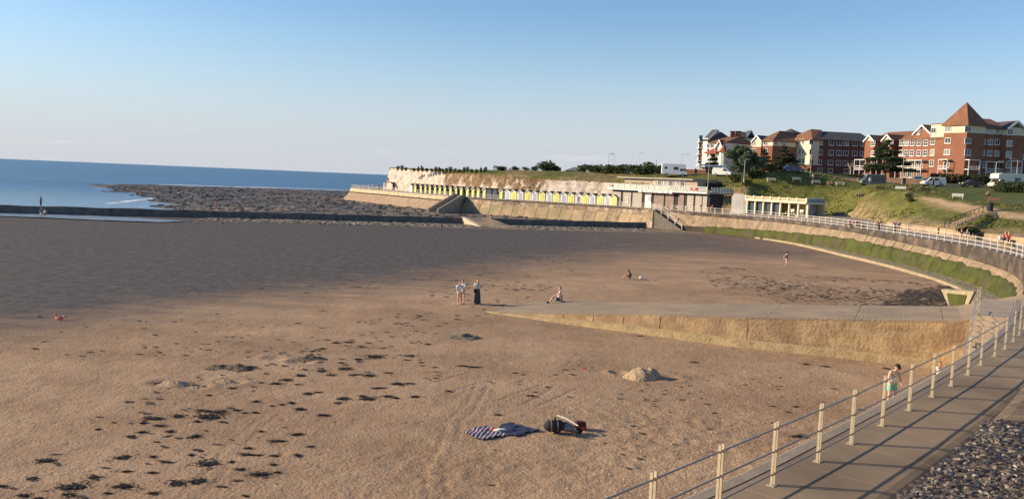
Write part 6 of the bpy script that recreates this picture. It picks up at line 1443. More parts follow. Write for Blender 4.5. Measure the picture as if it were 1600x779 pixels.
vehicle('van', 'white van parked half behind the round green tree', 'van', onland(1127, 192), R(-30), VWH, VANP, 1.8, (-1.35, 1.35), [[(.35, 1.15), (1.5, 1.15), (.95, 1.7), (.35, 1.72)]], ends=[((1.75, 1.12), (1.02, 1.82))])
vehicle('car', 'blue car at the hedge end above the bank', 'car', onland(1237, 178), R(0), VBL, CARP, 1.75, (-1.3, 1.3), [[(-1.6, 1.0), (1.0, .98), (.4, 1.36), (-1.1, 1.4)]], .31, [((1.15, .95), (.5, 1.40))])
vehicle('truck', 'open sided grey camper truck under the cedar', 'truck', onland(1362, 169), R(175), VGR, [(-2.4, .4), (2.3, .4), (2.4, 1.0), (1.9, 1.25), (1.45, 2.0), (1.4, 2.3), (-2.4, 2.35)], 1.9, (-1.5, 1.5), [[(.9, 1.3), (1.75, 1.3), (1.35, 1.95), (.9, 1.95)], [(-2.1, .9), (.5, .9), (.5, 2.0), (-2.1, 2.0)]], .36, [((1.9, 1.28), (1.48, 1.98))])
vehicle('van', 'far white van on the cliff top skyline left of the mast', 'van', onland(966, 236), R(10), VWH, MHP, 2.1, (-1.9, 1.9), [[(-2.0, 1.5), (.8, 1.5), (.8, 2.2), (-2.0, 2.2)]], .36)
aw = thing('awning', 'white canopy with posts before the white villa', 'awning', (*xy(1110, 205), tz(*xy(1110, 205))), world=False); h = zpx(1110, 262, 205) - tz(*xy(1110, 205)); b = MB(); P = []
for i in range(9):
    x = -3.4 + .85 * i; z = h + .35 - .9 * (x / 3.4) ** 2 * -.25; P += [(x, -1, z - .12), (x, 1.2, z), (x, 1.2, z + .35), (x, -1, z + .3)]
F = []
for i in range(8):
    for j in range(4): F.append((i * 4 + j, i * 4 + (j + 1) % 4, (i + 1) * 4 + (j + 1) % 4, (i + 1) * 4 + j))
F += [(0, 1, 2, 3), (35, 34, 33, 32)]
b.add(P, F); b.build('canopy', WHITEP, aw, False, False)
for x in (-3.2, 3.2): MB().tube([(x, -.8, -.2), (x, -.8, h)], .07, 6).build('post', WHITEP, aw, False, False)
# ================================================================== PEOPLE
SKIN = [mat('skin_tan', (.50, .26, .16), (.44, .22, .14), scale=6, rough=.55), mat('skin_fair', (.66, .40, .29), (.60, .35, .25), scale=6, rough=.55), mat('skin_brown', (.30, .16, .10), (.26, .14, .09), scale=6, rough=.55)]
HAIRD = mat('dark_hair', (.025, .018, .014)); HAIRB = mat('brown_hair', (.10, .055, .03)); HAIRF = mat('fair_hair', (.40, .27, .13)); HAIRG = mat('grey_hair', (.45, .43, .41)); EYEM = mat('eye', (.02, .015, .012))
def cloth(name, c): return mat('cloth_' + name, c, tuple(v * .8 for v in c), scale=9, rough=.9, coord='obj')
CW = cloth('white', (.80, .78, .74)); CB = cloth('black', (.03, .03, .035)); CN_ = cloth('navy', (.03, .04, .09)); CG = cloth('grey', (.20, .20, .21)); CMINT = cloth('mint', (.22, .60, .48)); CRED = cloth('red', (.45, .05, .05)); CBLUE = cloth('blue', (.10, .20, .42)); CPINK = cloth('pink', (.60, .30, .28)); CMAR = cloth('maroon', (.12, .03, .035)); CTAN = cloth('tan', (.42, .30, .18)); CCHAR = cloth('charcoal', (.07, .075, .08))
def pose(kind, v=0):
    J = dict(pel=(0, 0, .93), spi=(0, .005, 1.10), che=(0, .0, 1.30), nec=(0, -.005, 1.45), hed=(0, .015, 1.53))
    for s, sg in (('L', -1), ('R', 1)):
        J.update({'sho' + s: (sg * .19, 0, 1.40), 'elb' + s: (sg * .225, -.02, 1.13), 'wri' + s: (sg * .225, .06, .90), 'hip' + s: (sg * .09, 0, .88), 'kne' + s: (sg * .10, .02, .49), 'ank' + s: (sg * .10, -.02, .085), 'toe' + s: (sg * .11, .15, .03)})
    if kind == 'walk':
        J.update(kneL=(-.10, .16, .50), ankL=(-.10, .22, .10), toeL=(-.10, .38, .06), kneR=(.10, .0, .48), ankR=(.10, -.27, .14), toeR=(.10, -.13, .04), elbL=(-.23, -.14, 1.15), wriL=(-.22, -.14, .92), elbR=(.23, .08, 1.14), wriR=(.21, .22, .95))
    if kind == 'phone':
        J.update(elbL=(-.23, .06, 1.14), wriL=(-.10, .26, 1.20), elbR=(.23, .05, 1.14), wriR=(.08, .24, 1.18))
    if kind == 'crossed':
        J.update(elbL=(-.24, .06, 1.14), wriL=(-.04, .19, 1.14), elbR=(.24, .05, 1.13), wriR=(.05, .17, 1.10))
    if kind == 'lookdown':
        J.update(spi=(0, .02, 1.10), che=(0, .05, 1.29), nec=(0, .10, 1.43), hed=(0, .15, 1.50), shoL=(-.18, .06, 1.39), shoR=(.18, .06, 1.39), elbL=(-.23, .10, 1.13), wriL=(-.10, .26, .96), elbR=(.22, .05, 1.12), wriR=(.22, .12, .88), kneL=(-.11, .08, .49), ankL=(-.12, .03, .085), toeL=(-.13, .19, .03))
    if kind in ('sit', 'sitback'):
        b = -.08 if kind == 'sitback' else 0
        J.update(pel=(0, 0, .52), spi=(0, -.02 + b * .3, .70), che=(0, -.03 + b, .90), nec=(0, -.02 + b, 1.05), hed=(0, .0 + b, 1.13))
        for s, sg in (('L', -1), ('R', 1)):
            J.update({'sho' + s: (sg * .175, -.03 + b, 1.0), 'elb' + s: (sg * .22, .08, .76), 'wri' + s: (sg * .14, .30, .68), 'hip' + s: (sg * .09, .02, .50), 'kne' + s: (sg * .12, .44, .52), 'ank' + s: (sg * .12, .46, .10), 'toe' + s: (sg * .13, .61, .04)})
        if v == 1: J.update(ankL=(-.10, .60, .12), toeL=(-.1, .76, .10), ankR=(.10, .52, .10), toeR=(.10, .68, .05), kneL=(-.1, .42, .58))
    if kind == 'ground':
        J.update(pel=(0, 0, .12), spi=(0, .0, .29), che=(0, .08, .49), nec=(0, .15, .63), hed=(0, .22, .70))
        for s, sg in (('L', -1), ('R', 1)):
            J.update({'sho' + s: (sg * .175, .11, .59), 'elb' + s: (sg * .24, .26, .42), 'wri' + s: (sg * .10, .45, .42), 'hip' + s: (sg * .10, .04, .13), 'kne' + s: (sg * .17, .42, .42), 'ank' + s: (sg * .12, .66, .07), 'toe' + s: (sg * .13, .81, .04)})
        if v == 1: J.update(kneL=(-.3, .42, .18), ankL=(-.02, .52, .07), toeL=(.1, .55, .05))
    if kind == 'lean':
        J.update(spi=(0, .08, 1.10), che=(0, .20, 1.26), nec=(0, .32, 1.37), hed=(0, .40, 1.42))
        for s, sg in (('L', -1), ('R', 1)): J.update({'sho' + s: (sg * .175, .25, 1.33), 'elb' + s: (sg * .2, .35, 1.08), 'wri' + s: (sg * .15, .52, 1.0)})
    return {k: Vector(p) for k, p in J.items()}
RAD = dict(pel=.125, spi=.112, che=.138, nec=.054, hed=.05, sho=.058, elb=.040, wri=.028, hip=.082, kne=.056, ank=.038, toe=.032)
BONES = [('pel', 'spi'), ('spi', 'che'), ('che', 'nec'), ('nec', 'hed')] + [(a + s, b + s) for s in 'LR' for a, b in (('sho', 'elb'), ('elb', 'wri'), ('hip', 'kne'), ('kne', 'ank'), ('ank', 'toe'))] + [('che', 'sho' + s) for s in 'LR'] + [('pel', 'hip' + s) for s in 'LR']
def person(label, loc, rz, kind='stand', sc=1.0, skin=0, hair=HAIRD, wear=(), v=0, turn=0.0, nod=0.0, long_hair=False, cap=None, extra=None, group=None, female=False, sleeve=.45, wide=1.08):
    J = pose(kind, v); names = list(J); idx = {k: i for i, k in enumerate(names)}
    V = [J[k] for k in names]; E_ = [(idx[a], idx[b]) for a, b in BONES]; rad = []
    for k in names:
        r = RAD[k[:3]]
        if female and k in ('spi',): r *= .86
        if female and k[:3] == 'sho': r *= .9
        rad.append((r, r * (.82 if k in ('che', 'spi', 'pel') else 1)))
    roots = [idx['pel']]
    for s, sg in (('L', -1), ('R', 1)):        # hands: palm and five fingers
        w = J['wri' + s]; d = (w - J['elb' + s]).normalized(); side = d.cross(Vector((0, 1, 0)) if abs(d.y) < .8 else Vector((0, 0, 1))).normalized(); up = side.cross(d)
        pi_ = len(V); V.append(w + d * .085); rad.append((.036, .020)); E_.append((idx['wri' + s], pi_))
        for q in range(4):
            o = (q - 1.5) * .019; ln = (.068, .078, .072, .055)[q]; b0 = len(V)
            V += [w + d * .075 + side * o, w + d * (.085 + ln * .55) + side * o * 1.1 + up * .008, w + d * (.085 + ln) + side * o * 1.05 + up * .028]; rad += [(.0095, .0095), (.0085, .0085), (.007, .007)]; E_ += [(b0, b0 + 1), (b0 + 1, b0 + 2)]; roots.append(b0)
        b0 = len(V); V += [w + d * .03 + side * .02, w + d * .065 + side * .048 + up * .012, w + d * .095 + side * .052 + up * .022]; rad += [(.012, .012), (.010, .010), (.008, .008)]; E_ += [(b0, b0 + 1), (b0 + 1, b0 + 2)]; roots.append(b0)
    me = bpy.data.meshes.new('body'); me.from_pydata([tuple(p) for p in V], E_, []); ob = bpy.data.objects.new('tmp_body', me); COL.objects.link(ob)
    ob.modifiers.new('s', 'SKIN'); sv_ = me.skin_vertices[0].data
    for i, r in enumerate(rad): sv_[i].radius = r; sv_[i].use_root = i in roots
    ob.modifiers['s'].use_smooth_shade = True; sb = ob.modifiers.new('b', 'SUBSURF'); sb.levels = 1; sb.render_levels = 1
    dg = bpy.context.evaluated_depsgraph_get(); em = ob.evaluated_get(dg).to_mesh(); BV = [x.co.copy() for x in em.vertices]; BF = [tuple(p.vertices) for p in em.polygons]; BN = [x.normal.copy() for x in em.vertices]; ob.evaluated_get(dg).to_mesh_clear(); bpy.data.objects.remove(ob); bpy.data.meshes.remove(me)
    # head: shaped ball with brow, nose, chin and ears
    hb = MB(); HR = .098; n, m = 14, 11; hb.ball((0, 0, 0), HR, (.80, 1.0, 1.22), n, m); HVv = []
    for x, y, z in hb.v:
        if z < 0: f = 1 - .30 * (-z / (HR * 1.22)); x *= f; y = y * f + .012 * (-z / HR)
        if abs(x) < .016 and y > .07 and -.055 < z < .012: y += .022 * (1 - abs(z + .025) / .05 * .6)
        HVv.append(Vector((x, y, z)))
    M = Matrix.Translation(J['hed'] + Vector((0, .012, .095))) @ Matrix.Rotation(turn, 4, 'Z') @ Matrix.Rotation(-nod, 4, 'X')
    k0 = len(BV); HW_ = [M @ p for p in HVv]
    mb = MB(); mb.v = [tuple(p) for p in BV]; mb.f = list(BF); mb.add(HW_, hb.f)
    for sg in (-1, 1):
        e = MB(); e.ball((sg * .080, -.005, -.005), .022, (.45, .8, 1.25), 6, 5); mb.add([M @ Vector(p) for p in e.v], e.f)
    t = thing('person', label, 'person', loc, rz, group); t.scale = (sc * wide, sc * wide, sc)
    mb.build('body', SKIN[skin], t, True, False)
    for sg in (-1, 1): e = MB(); e.ball((sg * .032, .088, .012), .0105, (1, .6, .7), 6, 4); e.v = [tuple(M @ Vector(p)) for p in e.v]; e.build('eye', EYEM, t, False, False)
    e = MB(); e.box((0, .094, -.058), (.042, .012, .009)); e.v = [tuple(M @ Vector(p)) for p in e.v]; e.build('mouth', cloth('lip', (.35, .12, .10)), t, False, False)
    # hair
    h = MB(); vs_ = []
    for p in HVv:
        hairy = p.z > .045 + .55 * max(0, p.y - .02) or (p.y < -.005 and p.z > -.07)
        vs_.append(hairy)
    m_ = {}
    for f in hb.f:
        if sum(vs_[i] for i in f) >= len(f) - 0:
            for i in f:
                if i not in m_: m_[i] = len(h.v); h.v.append(tuple(M @ (HVv[i] * 1.10 + Vector((0, -.004, .006)))))
            h.f.append(tuple(m_[i] for i in f))
    if long_hair:
        l = MB(); l.ball((0, -.085, -.10), .085, (.95, .45, 1.75), 8, 6); h.add([M @ Vector(p) for p in l.v], l.f)
    h.build('hair', hair, t, True, False)
    if cap:
        c = MB(); c.ball((0, 0, .035), .108, (.86, 1.02, .82), 12, 8); c.v = [(x, y, max(z, .038)) for x, y, z in c.v]; q = MB(); q.add([(-.065, .085, .045), (.065, .085, .045), (.05, .185, .03), (-.05, .185, .03), (-.065, .085, .056), (.065, .085, .056), (.05, .185, .04), (-.05, .185, .04)], [(3, 2, 1, 0), (4, 5, 6, 7), (0, 1, 5, 4), (1, 2, 6, 5), (2, 3, 7, 6), (3, 0, 4, 7)]); c.add(q.v, q.f)
        c.v = [tuple(M @ Vector(p)) for p in c.v]; c.build('cap', cap, t, True, False)
    # clothing grown off the body surface
    segs = [(a, b) for a, b in BONES]; lab = []
    for p in BV:
        best = (9, None, 0)
        for a, b in segs:
            A_, B_ = J[a], J[b]; e = B_ - A_; u = max(0, min(1, (p - A_).dot(e) / e.length_squared)); d = (p - A_ - e * u).length - .6 * (RAD[a[:3]] * (1 - u) + RAD[b[:3]] * u)
            if d < best[0]: best = (d, (a[:3], b[:3]), u)
        lab.append(best)
    def garment(name, m, test, off):
        g = MB(); mp = {}
        for f in BF:
            if all(test(lab[i][1], lab[i][2], BV[i]) for i in f):
                for i in f:
                    if i not in mp: mp[i] = len(g.v); g.v.append(tuple(BV[i] + BN[i] * off))
                g.f.append(tuple(mp[i] for i in f))
        if g.f: g.build(name, m, t, True, False)
    tor = {('pel', 'spi'), ('spi', 'che'), ('che', 'sho')}
    for w in wear:
        nm, m = w[0], w[1]; a = w[2] if len(w) > 2 else None
        if nm in ('shirt', 'vest', 'dress'):
            sl = {'shirt': sleeve, 'vest': .0, 'dress': .1}[nm] if a is None else a
            garment(nm, m, lambda b, u, p: b in tor or (b == ('che', 'nec') and u < .55) or (b == ('pel', 'hip')) or (b == ('sho', 'elb') and u < sl) or (sl > 1 and b in (('sho', 'elb'), ('elb', 'wri'))), .020)
        if nm in ('shorts', 'trousers'):
            ln = .55 if nm == 'shorts' else 2.0
            if a: ln = a
            garment(nm, m, lambda b, u, p: (b == ('pel', 'spi') and u < .35) or b == ('pel', 'hip') or (b == ('hip', 'kne') and u < ln) or (ln > 1 and (b == ('hip', 'kne') or (b == ('kne', 'ank') and u < .95))), .024)
        if nm == 'skirt':
            g = MB(); z0, z1 = J['pel'].z + .12, a or .12; g.lathe([(.0, z1 + .02), (.235, z1), (.20, (z0 + z1) / 2), (.165, J['pel'].z - .05), (.14, z0), (.10, z0 + .01)], 14, (0, .0, 0)); g.build('skirt', m, t, True, False)
        if nm == 'shoes': garment('shoes', m, lambda b, u, p: b == ('ank', 'toe') or (b == ('kne', 'ank') and u > .96), .014)
    if extra: extra(t, J)
    return t
def on_sand(x, y): p = G(x, y); return (p.x, p.y, sand_z(p.x, p.y))
FL, FR, TOCAM = R(90), R(-90), R(180)      # facing left, right, towards the viewer
def bag(t, J):
    b = MB(); b.box((.2, .12, .93), (.10, .24, .26)); b.build('bag', CB, t, False, False); MB().tube([(-.12, .13, 1.38), (.05, .17, 1.2), (.2, .14, 1.05)], .014, 5).build('strap', CB, t, False, False)
person('girl with dark hair in long white top, bare legs, left of a pair', on_sand(717.5, 474.5), R(200), 'stand', .93, 1, HAIRD, [('shirt', CW, .8), ('shorts', CW, .18)], long_hair=True, female=True)
person('girl with brown hair in white top standing close behind another girl', on_sand(722.5, 473.5), R(150), 'phone', .96, 1, HAIRB, [('shirt', CW, .5), ('shorts', CPINK, .2)], female=True)
person('woman in white top and long grey skirt with black shoulder bag', on_sand(745.5, 474), R(185), 'crossed', 1.0, 1, HAIRB, [('shirt', CW, .5), ('skirt', CCHAR, .06), ('shoes', CW)], long_hair=True, female=True, extra=bag)
lc = on_sand(871, 478)
person('woman in white vest seated sideways on a wheeled chair', (lc[0] + .05, lc[1], lc[2] + .08), FL, 'sitback', .98, 1, HAIRB, [('vest', CW), ('shorts', CB, .5), ('shoes', CB)], v=1, female=True)
wc = thing('wheeled_chair', 'wheeled folding chair with black seat on the sand by the slipway tip', 'chair', lc, FL)
MB().box((0, -.02, .45), (.50, .46, .05)).build('seat', CB, wc, False, False); MB().box((0, -.27, .66), (.48, .04, .34), rx=.12).build('backrest', CB, wc, False, False)
for s in (-1, 1):
    MB().tube([(s * .27, -.38, .12), (s * .27, -.28, .45), (s * .27, -.33, .95)], .024, 6).build('rear_leg', STEELR, wc, False, False); MB().tube([(s * .27, -.25, .45), (s * .27, .28, .42), (s * .2, .62, .12)], .024, 6).build('front_leg', STEELR, wc, False, False); MB().tube([(s * .27, -.3, .66), (s * .27, .1, .66), (s * .27, .2, .44)], .016, 6).build('armrest', STEELR, wc, False, False)
    for y, r_ in ((-.42, .19), (.66, .15)): o = link('wheel', MB().tube([(-.03, 0, 0), (.03, 0, 0)], r_ * .4, 8).mesh('hub'), wc, (s * .27, y, r_)); o.data.materials.append(STEELR); q = MB().tube([(-.025, 0, 0), (.025, 0, 0)], r_, 14).mesh('tyre'); q.materials.append(TYRE); link('tyre', q, o)
person('person in dark top crouched sitting on the sand facing left', on_sand(985, 436), FL, 'ground', 1.0, 0, HAIRD, [('shirt', CB, .3), ('shorts', CTAN, .3)], nod=.4, long_hair=True)
wb = thing('beach_bag', 'small white bag on the sand behind the sitting person', 'bag', on_sand(1001.5, 435.5)); b = MB(); b.ball((0, 0, .12), .17, (1.1, .8, .75), 9, 6, .1); b.build('body', CW, wb, True, False); MB().tube([(-.1, 0, .22), (-.05, 0, .32), (.05, 0, .32), (.1, 0, .22)], .012, 5).build('handle', CW, wb, False, False)
person('man in dark top and pink shorts striding on the wet sand', on_sand(1228, 416), R(-60), 'walk', 1.02, 1, HAIRD, [('shirt', CCHAR, .5), ('shorts', CPINK, .5)], cap=CB)
person('young man in white vest, mint shorts and cap beside the railing', on_sand(1391, 632), R(205), 'lookdown', 1.05, 1, HAIRD, [('vest', CW), ('shorts', CMINT, .75), ('shoes', CTAN)], nod=.5, cap=CB, turn=-.5, wide=1.22)
p = cat(S_TOP - 6.5, -1.2, 0); p = G(1465, 612, .1)
person('dark haired boy in white shirt partly hidden behind the railing', (p.x, p.y, sand_z(p.x, p.y)), R(170), 'stand', .86, 0, HAIRD, [('shirt', CW), ('shorts', CPINK, .6)])
person('person in white top standing at the tidal pool edge on the left', on_sand(65, 338.5), R(200), 'stand', .95, 1, HAIRB, [('shirt', CG), ('shorts', CW, .6)])
person('child in pale top and dark shorts at the tidal pool edge', on_sand(70.5, 338), R(180), 'stand', .78, 1, HAIRF, [('shirt', CW), ('shorts', CB, .7)])
p = bw_pt(G(344, 329, 1.2).x, 0, 1.25); person('lone bare legged walker on top of the long breakwater', p, R(40), 'walk', 1.0, 1, HAIRB, [('shirt', CPINK), ('shorts', CTAN, .5)])
p = G(67.5, 322, 1.2); p = bw_pt(p.x, 0, 1.25); person('dark clothed person on the breakwater behind the pair at the pool', p, R(90), 'stand', .95, 1, HAIRD, [('shirt', CB), ('trousers', CN_)])
q = bw_pt((ra + rb) / 2 + 1.5, 3.6, .72); person('pale person walking up the ramp over the breakwater', q, R(10), 'walk', .98, 1, HAIRF, [('shirt', CPINK), ('shorts', CW, .5)])
def on_prom(x, y, z=PZ): p = G(x, y, z); return (p.x, p.y, z)
person('person in white top in the group on the promenade bench, leftmost', (*xy(1330.5, 123.5), PZ), R(190), 'sit', .98, 1, HAIRF, [('shirt', CW), ('trousers', CB)])
person('bare chested person in the seated promenade group', (*xy(1337.5, 123), PZ), R(190), 'sit', .98, 1, HAIRB, [('shorts', CTAN)])
person('person in maroon top in the seated promenade group', (*xy(1343, 122.6), PZ), R(190), 'sit', .98, 1, HAIRD, [('shirt', CMAR), ('trousers', CN_)])
person('person in black top at the right end of the seated promenade group', (*xy(1349.5, 122.2), PZ), R(185), 'sit', .98, 0, HAIRD, [('shirt', CB), ('trousers', CG)])
p = xy(1340, 122.8); bench((p.x, p.y + .1, PZ), R(8), 'long tan bench under the seated promenade group', CONC_TAN, 3.4, False)
person('person in maroon jacket walking alone along the promenade rail', (*xy(1378.5, 114.5), PZ), R(120), 'walk', 1.0, 1, HAIRD, [('shirt', CMAR, 2), ('trousers', CB)])
person('person in dark top of the pair walking on the promenade', (*xy(1403, 112), PZ), R(150), 'walk', .98, 1, HAIRB, [('shirt', CN_), ('trousers', CB)])
person('person in grey top with dark backpack of the pair on the promenade', (*xy(1408, 111), PZ), R(160), 'walk', 1.0, 1, HAIRD, [('shirt', CG), ('shorts', CTAN)], extra=lambda t, J: MB().box((0, -.2, 1.22), (.3, .18, .42)).build('backpack', CB, t, False, False))
for k, (x, d, lab, ws) in enumerate([(1508, 99.2, 'fair haired person in dark top sitting below the bank steps', [('shirt', CB), ('shorts', CTAN)]), (1517, 98.2, 'grey topped person sitting below the bank steps, right one', [('shirt', CG), ('shorts', CPINK)])]):
    p = xy(x, d); person(lab, (p.x, p.y, PZ + .1), R(150), 'sit', 1.0, 1, HAIRF, ws)
p = xy(1512.5, 99); bench((p.x, p.y + .1, PZ + .08), R(-30), 'low bench below the bank steps with two sitters', CONC_TAN, 2.2, False)
for k, (x, d, lab, ws) in enumerate([(1577, 86.5, 'person in red top sitting on the low wall by a white bag', [('shirt', CRED), ('trousers', CB)]), (1582.5, 86.2, 'second person in red sitting on the low wall at the right edge', [('shirt', CRED), ('shorts', CB)])]):
    s = sof(*xy(x, d)); p = xy(x, d); person(lab, (p.x, p.y, 4.25), R(150), 'sit', 1.0, 1, HAIRB, ws)
p = xy(1580, 86.5); sb_ = thing('stone_seat', 'pale stone block seat under the two people in red', 'seat', (p.x, p.y, PZ), R(-30)); MB().box((0, .1, .45), (1.6, .7, .9)).build('block', CONC_TAN, sb_, False, False); MB().box((0, .1, .92), (1.7, .8, .08)).build('top', PALE, sb_, False, False)
p = xy(1571, 87.2); wb = thing('bag', 'white bag with dark base on the low wall beside the people in red', 'bag', (p.x, p.y, PZ + .75)); MB().box((0, 0, .28), (.42, .3, .46)).build('body', CW, wb, False, False); MB().box((0, 0, .0), (.4, .28, .12)).build('base', CB, wb, False, False); MB().tube([(-.12, 0, .5), (0, 0, .64), (.12, 0, .5)], .015, 5).build('handle', CB, wb, False, False); MB().box((0, .0, -.4), (.5, .4, .68)).build('stand', CONC_TAN, wb, False, False)
p = sA.lerp(sB, 6.45 / 7) - ns * 1.2; person('person in dark clothes sitting inside the shelter', (p.x, p.y, zs0 - .1), rzs + math.pi, 'sit', .98, 0, HAIRD, [('shirt', CMAR), ('trousers', CB)])
for x, d, lab, ws, kd in [(1339, 158.5, 'person in grey sitting on the bank top, left of the camper truck', [('shirt', CG), ('trousers', CCHAR)], 'ground'), (1344.5, 158, 'person in black sitting on the bank top beside one in grey', [('shirt', CB), ('trousers', CG)], 'ground'), (1268.5, 173.6, 'person standing at the bank top before the pink wall', [('shirt', CTAN), ('trousers', CTAN)], 'stand'), (1293, 172.4, 'person in tan sitting on the bank top between two pale benches', [('shirt', CTAN), ('shorts', CPINK)], 'ground'), (1298, 172, 'person in black sitting on the bank top between two pale benches', [('shirt', CB), ('trousers', CB)], 'ground'), (1422, 142.5, 'dark clothed person sitting on the green beside the sandy path', [('shirt', CMAR), ('trousers', CB)], 'ground'), (1467.5, 164, 'person in pink standing at the rear of the white van', [('shirt', CPINK), ('trousers', CG)], 'stand'), (1456.5, 164, 'dark clothed person standing beside the white van', [('shirt', CB), ('trousers', CB)], 'stand'), (1358, 164, 'person in white beside the camper truck', [('shirt', CW), ('trousers', CG)], 'stand'), (1542, 146, 'person lying low on the green near the cream motorhome', [('shirt', CTAN), ('trousers', CB)], 'ground')]:
    p = xy(x, d); person(lab, (p.x, p.y, tz(p.x, p.y) + .03), R(random.uniform(140, 220)), kd, 1.0, random.choice((0, 1)), random.choice((HAIRD, HAIRB, HAIRF)), ws)
for x, d, lab, ws in [(592, 2.2, 'dark clothed person at the headland rail, left of two', [('shirt', CB), ('trousers', CB)]), (595.5, 2.4, 'dark clothed person at the headland rail, right of two', [('shirt', CCHAR), ('trousers', CB)]), (583, 2.0, 'person in white at the headland rail', [('shirt', CW), ('trousers', CG)]), (710.5, 1.2, 'dark clothed person at the top of the far sea wall steps', [('shirt', CB), ('trousers', CB)]), (903, 5.0, 'person in grey passing the pale beach huts', [('shirt', CG), ('shorts', CB)])]:
    s = s_at_px(x, d); p = cat(s, d, PZ); person(lab, p, R(random.uniform(0, 360)), 'stand', 1.0, 1, HAIRD, ws)
for x, d, lab, ws in [(1111, 2.5, 'person in orange at the rail before the cafe', [('shirt', cloth('orange', (.60, .20, .06))), ('shorts', CPINK)]), (1093, 2.6, 'person in pink at the rail before the cafe', [('shirt', CPINK), ('shorts', CW)])]:
    s = s_at_px(x, d); p = cat(s, d, PZ); person(lab, p, R(200), 'lean', 1.0, 1, HAIRB, ws)

# ================================================================== THINGS ON THE SAND
def towel(label, corners, m, waves=.03):
    q = [G(x, y) for x, y in corners]; c = sum(q, Vector()) / 4; t = thing('beach_towel', label, 'towel', (c.x, c.y, sand_z(c.x, c.y))); n = 22; b = MB()
    for i in range(n + 1):
        for j in range(n + 1):
            u, v = i / n, j / n; p = (q[0].lerp(q[1], u)).lerp(q[3].lerp(q[2], u), v) - c; e = min(u, 1 - u, v, 1 - v)
            z = .03 + waves * (mnoise.fractal(Vector((p.x * 2.4, p.y * 2.4, 1)), 1, 2, 3) + .5); p += Vector((.05 * math.sin(v * 9), .05 * math.sin(u * 8), 0)) * (e < .02); b.v.append((p.x, p.y, z))
    N1 = n + 1; b.f = [(i * N1 + j, (i + 1) * N1 + j, (i + 1) * N1 + j + 1, i * N1 + j + 1) for i in range(n) for j in range(n)]; k = len(b.v)
    b.v += [(x, y, z - .022) for x, y, z in b.v]; b.f += [tuple(k + w for w in f[::-1]) for f in list(b.f)]
    b.build('cloth', m, t, True, False); return t, c
def stripe_mat():
    m = bpy.data.materials.new('striped_towel'); m.use_nodes = True; N = m.node_tree.nodes; L = m.node_tree.links; b = N['Principled BSDF']; tc2 = N.new('ShaderNodeTexCoord'); mp = N.new('ShaderNodeMapping'); mp.inputs['Rotation'].default_value = (0, 0, R(12)); L.new(tc2.outputs['Object'], mp.inputs[0])
    w = N.new('ShaderNodeTexWave'); w.wave_type = 'BANDS'; w.bands_direction = 'X'; w.inputs['Scale'].default_value = 2.2; w.inputs['Distortion'].default_value = .6; L.new(mp.outputs[0], w.inputs['Vector'])
    r = N.new('ShaderNodeValToRGB'); e = r.color_ramp.elements; e[0].position = .0; e[0].color = (.02, .025, .08, 1); e[1].position = 1; e[1].color = (.42, .40, .42, 1); k = e.new(.52); k.color = (.03, .03, .10, 1); k = e.new(.62); k.color = (.40, .10, .12, 1); k = e.new(.74); k.color = (.40, .38, .4, 1)
    L.new(w.outputs[0], r.inputs[0]); L.new(r.outputs[0], b.inputs['Base Color']); b.inputs['Roughness'].default_value = .95; return m
towel('navy white and red striped towel spread on the near sand', [(724, 676), (752, 688), (798, 680), (757, 666)], stripe_mat(), .06)
towel('plain dark navy towel beside the striped towel', [(772, 674), (806, 683), (843, 673), (792, 661)], CN_, .07)
def lump(name, label, cat_, px, parts):
    t = thing(name, label, cat_, on_sand(*px))
    for nm, m, fn_ in parts: b = MB(); fn_(b); b.build(nm, m, t, True, False)
    return t
lump('rolled_clothes', 'pink and white clothes lying on the towels', 'clothes', (783, 674.5), [('cloth', CW, lambda b: b.ball((0, 0, .06), .16, (1.7, .6, .45), 10, 6, .15)), ('sleeve', CRED, lambda b: b.ball((-.25, .05, .06), .10, (1.5, .6, .5), 8, 6, .15))])
lump('holdall', 'black and white striped holdall left of the folded buggy', 'bag', (866, 676), [('body', CB, lambda b: b.tube([(-.36, -.08, .2), (-.2, -.04, .25), (.2, .04, .25), (.36, .08, .2)], [.1, .21, .21, .1], 12)), ('stripe', CG, lambda b: [b.tube([(-.15 + k * .22, -.03 + k * .03, .25), (-.11 + k * .22, -.025 + k * .03, .25)], .217, 12) for k in range(2)]), ('handle', CB, lambda b: b.tube([(-.05, -.12, .42), (0, 0, .56), (.05, .12, .42)], .02, 6))])
bg_ = thing('folded_buggy', 'folded buggy lying on the sand with white handle and black wheels', 'buggy', on_sand(886, 676), R(-25)); bg_.scale = (.85,) * 3
MB().ball((0, 0, .24), .30, (1.2, .7, .62), 10, 7, .12).build('seat', CG, bg_, True, False); MB().ball((-.12, .05, .33), .2, (1.0, .8, .6), 9, 6, .12).build('hood', CN_, bg_, True, False)
MB().tube([(-.55, .2, .62), (-.1, .14, .56), (.45, .05, .38)], .03, 6).build('handle', CW, bg_, False, False); MB().tube([(-.5, -.2, .14), (.1, -.2, .30), (.5, -.1, .2)], .024, 6).build('frame', STEELR, bg_, False, False)
for x, y in ((.42, -.28), (.45, .22), (-.35, -.3)): o = link('wheel', MB().tube([(0, -.03, 0), (0, .03, 0)], .06, 8).mesh('hub'), bg_, (x, y, .14)); o.data.materials.append(STEELR); q = MB().tube([(0, -.03, 0), (0, .03, 0)], .14, 14).mesh('tyre'); q.materials.append(TYRE); link('tyre', q, o)
lump('rucksack', 'small maroon and red rucksack right of the folded buggy', 'bag', (906, 669.5), [('body', CMAR, lambda b: b.ball((0, 0, .17), .2, (1.2, .8, .8), 10, 7, .1)), ('pocket', CRED, lambda b: b.ball((.12, -.13, .1), .1, (1.2, .6, .8), 8, 6, .1)), ('strap', CB, lambda b: b.tube([(-.15, -.1, .1), (-.2, -.15, .25), (-.05, -.1, .34)], .02, 5))])
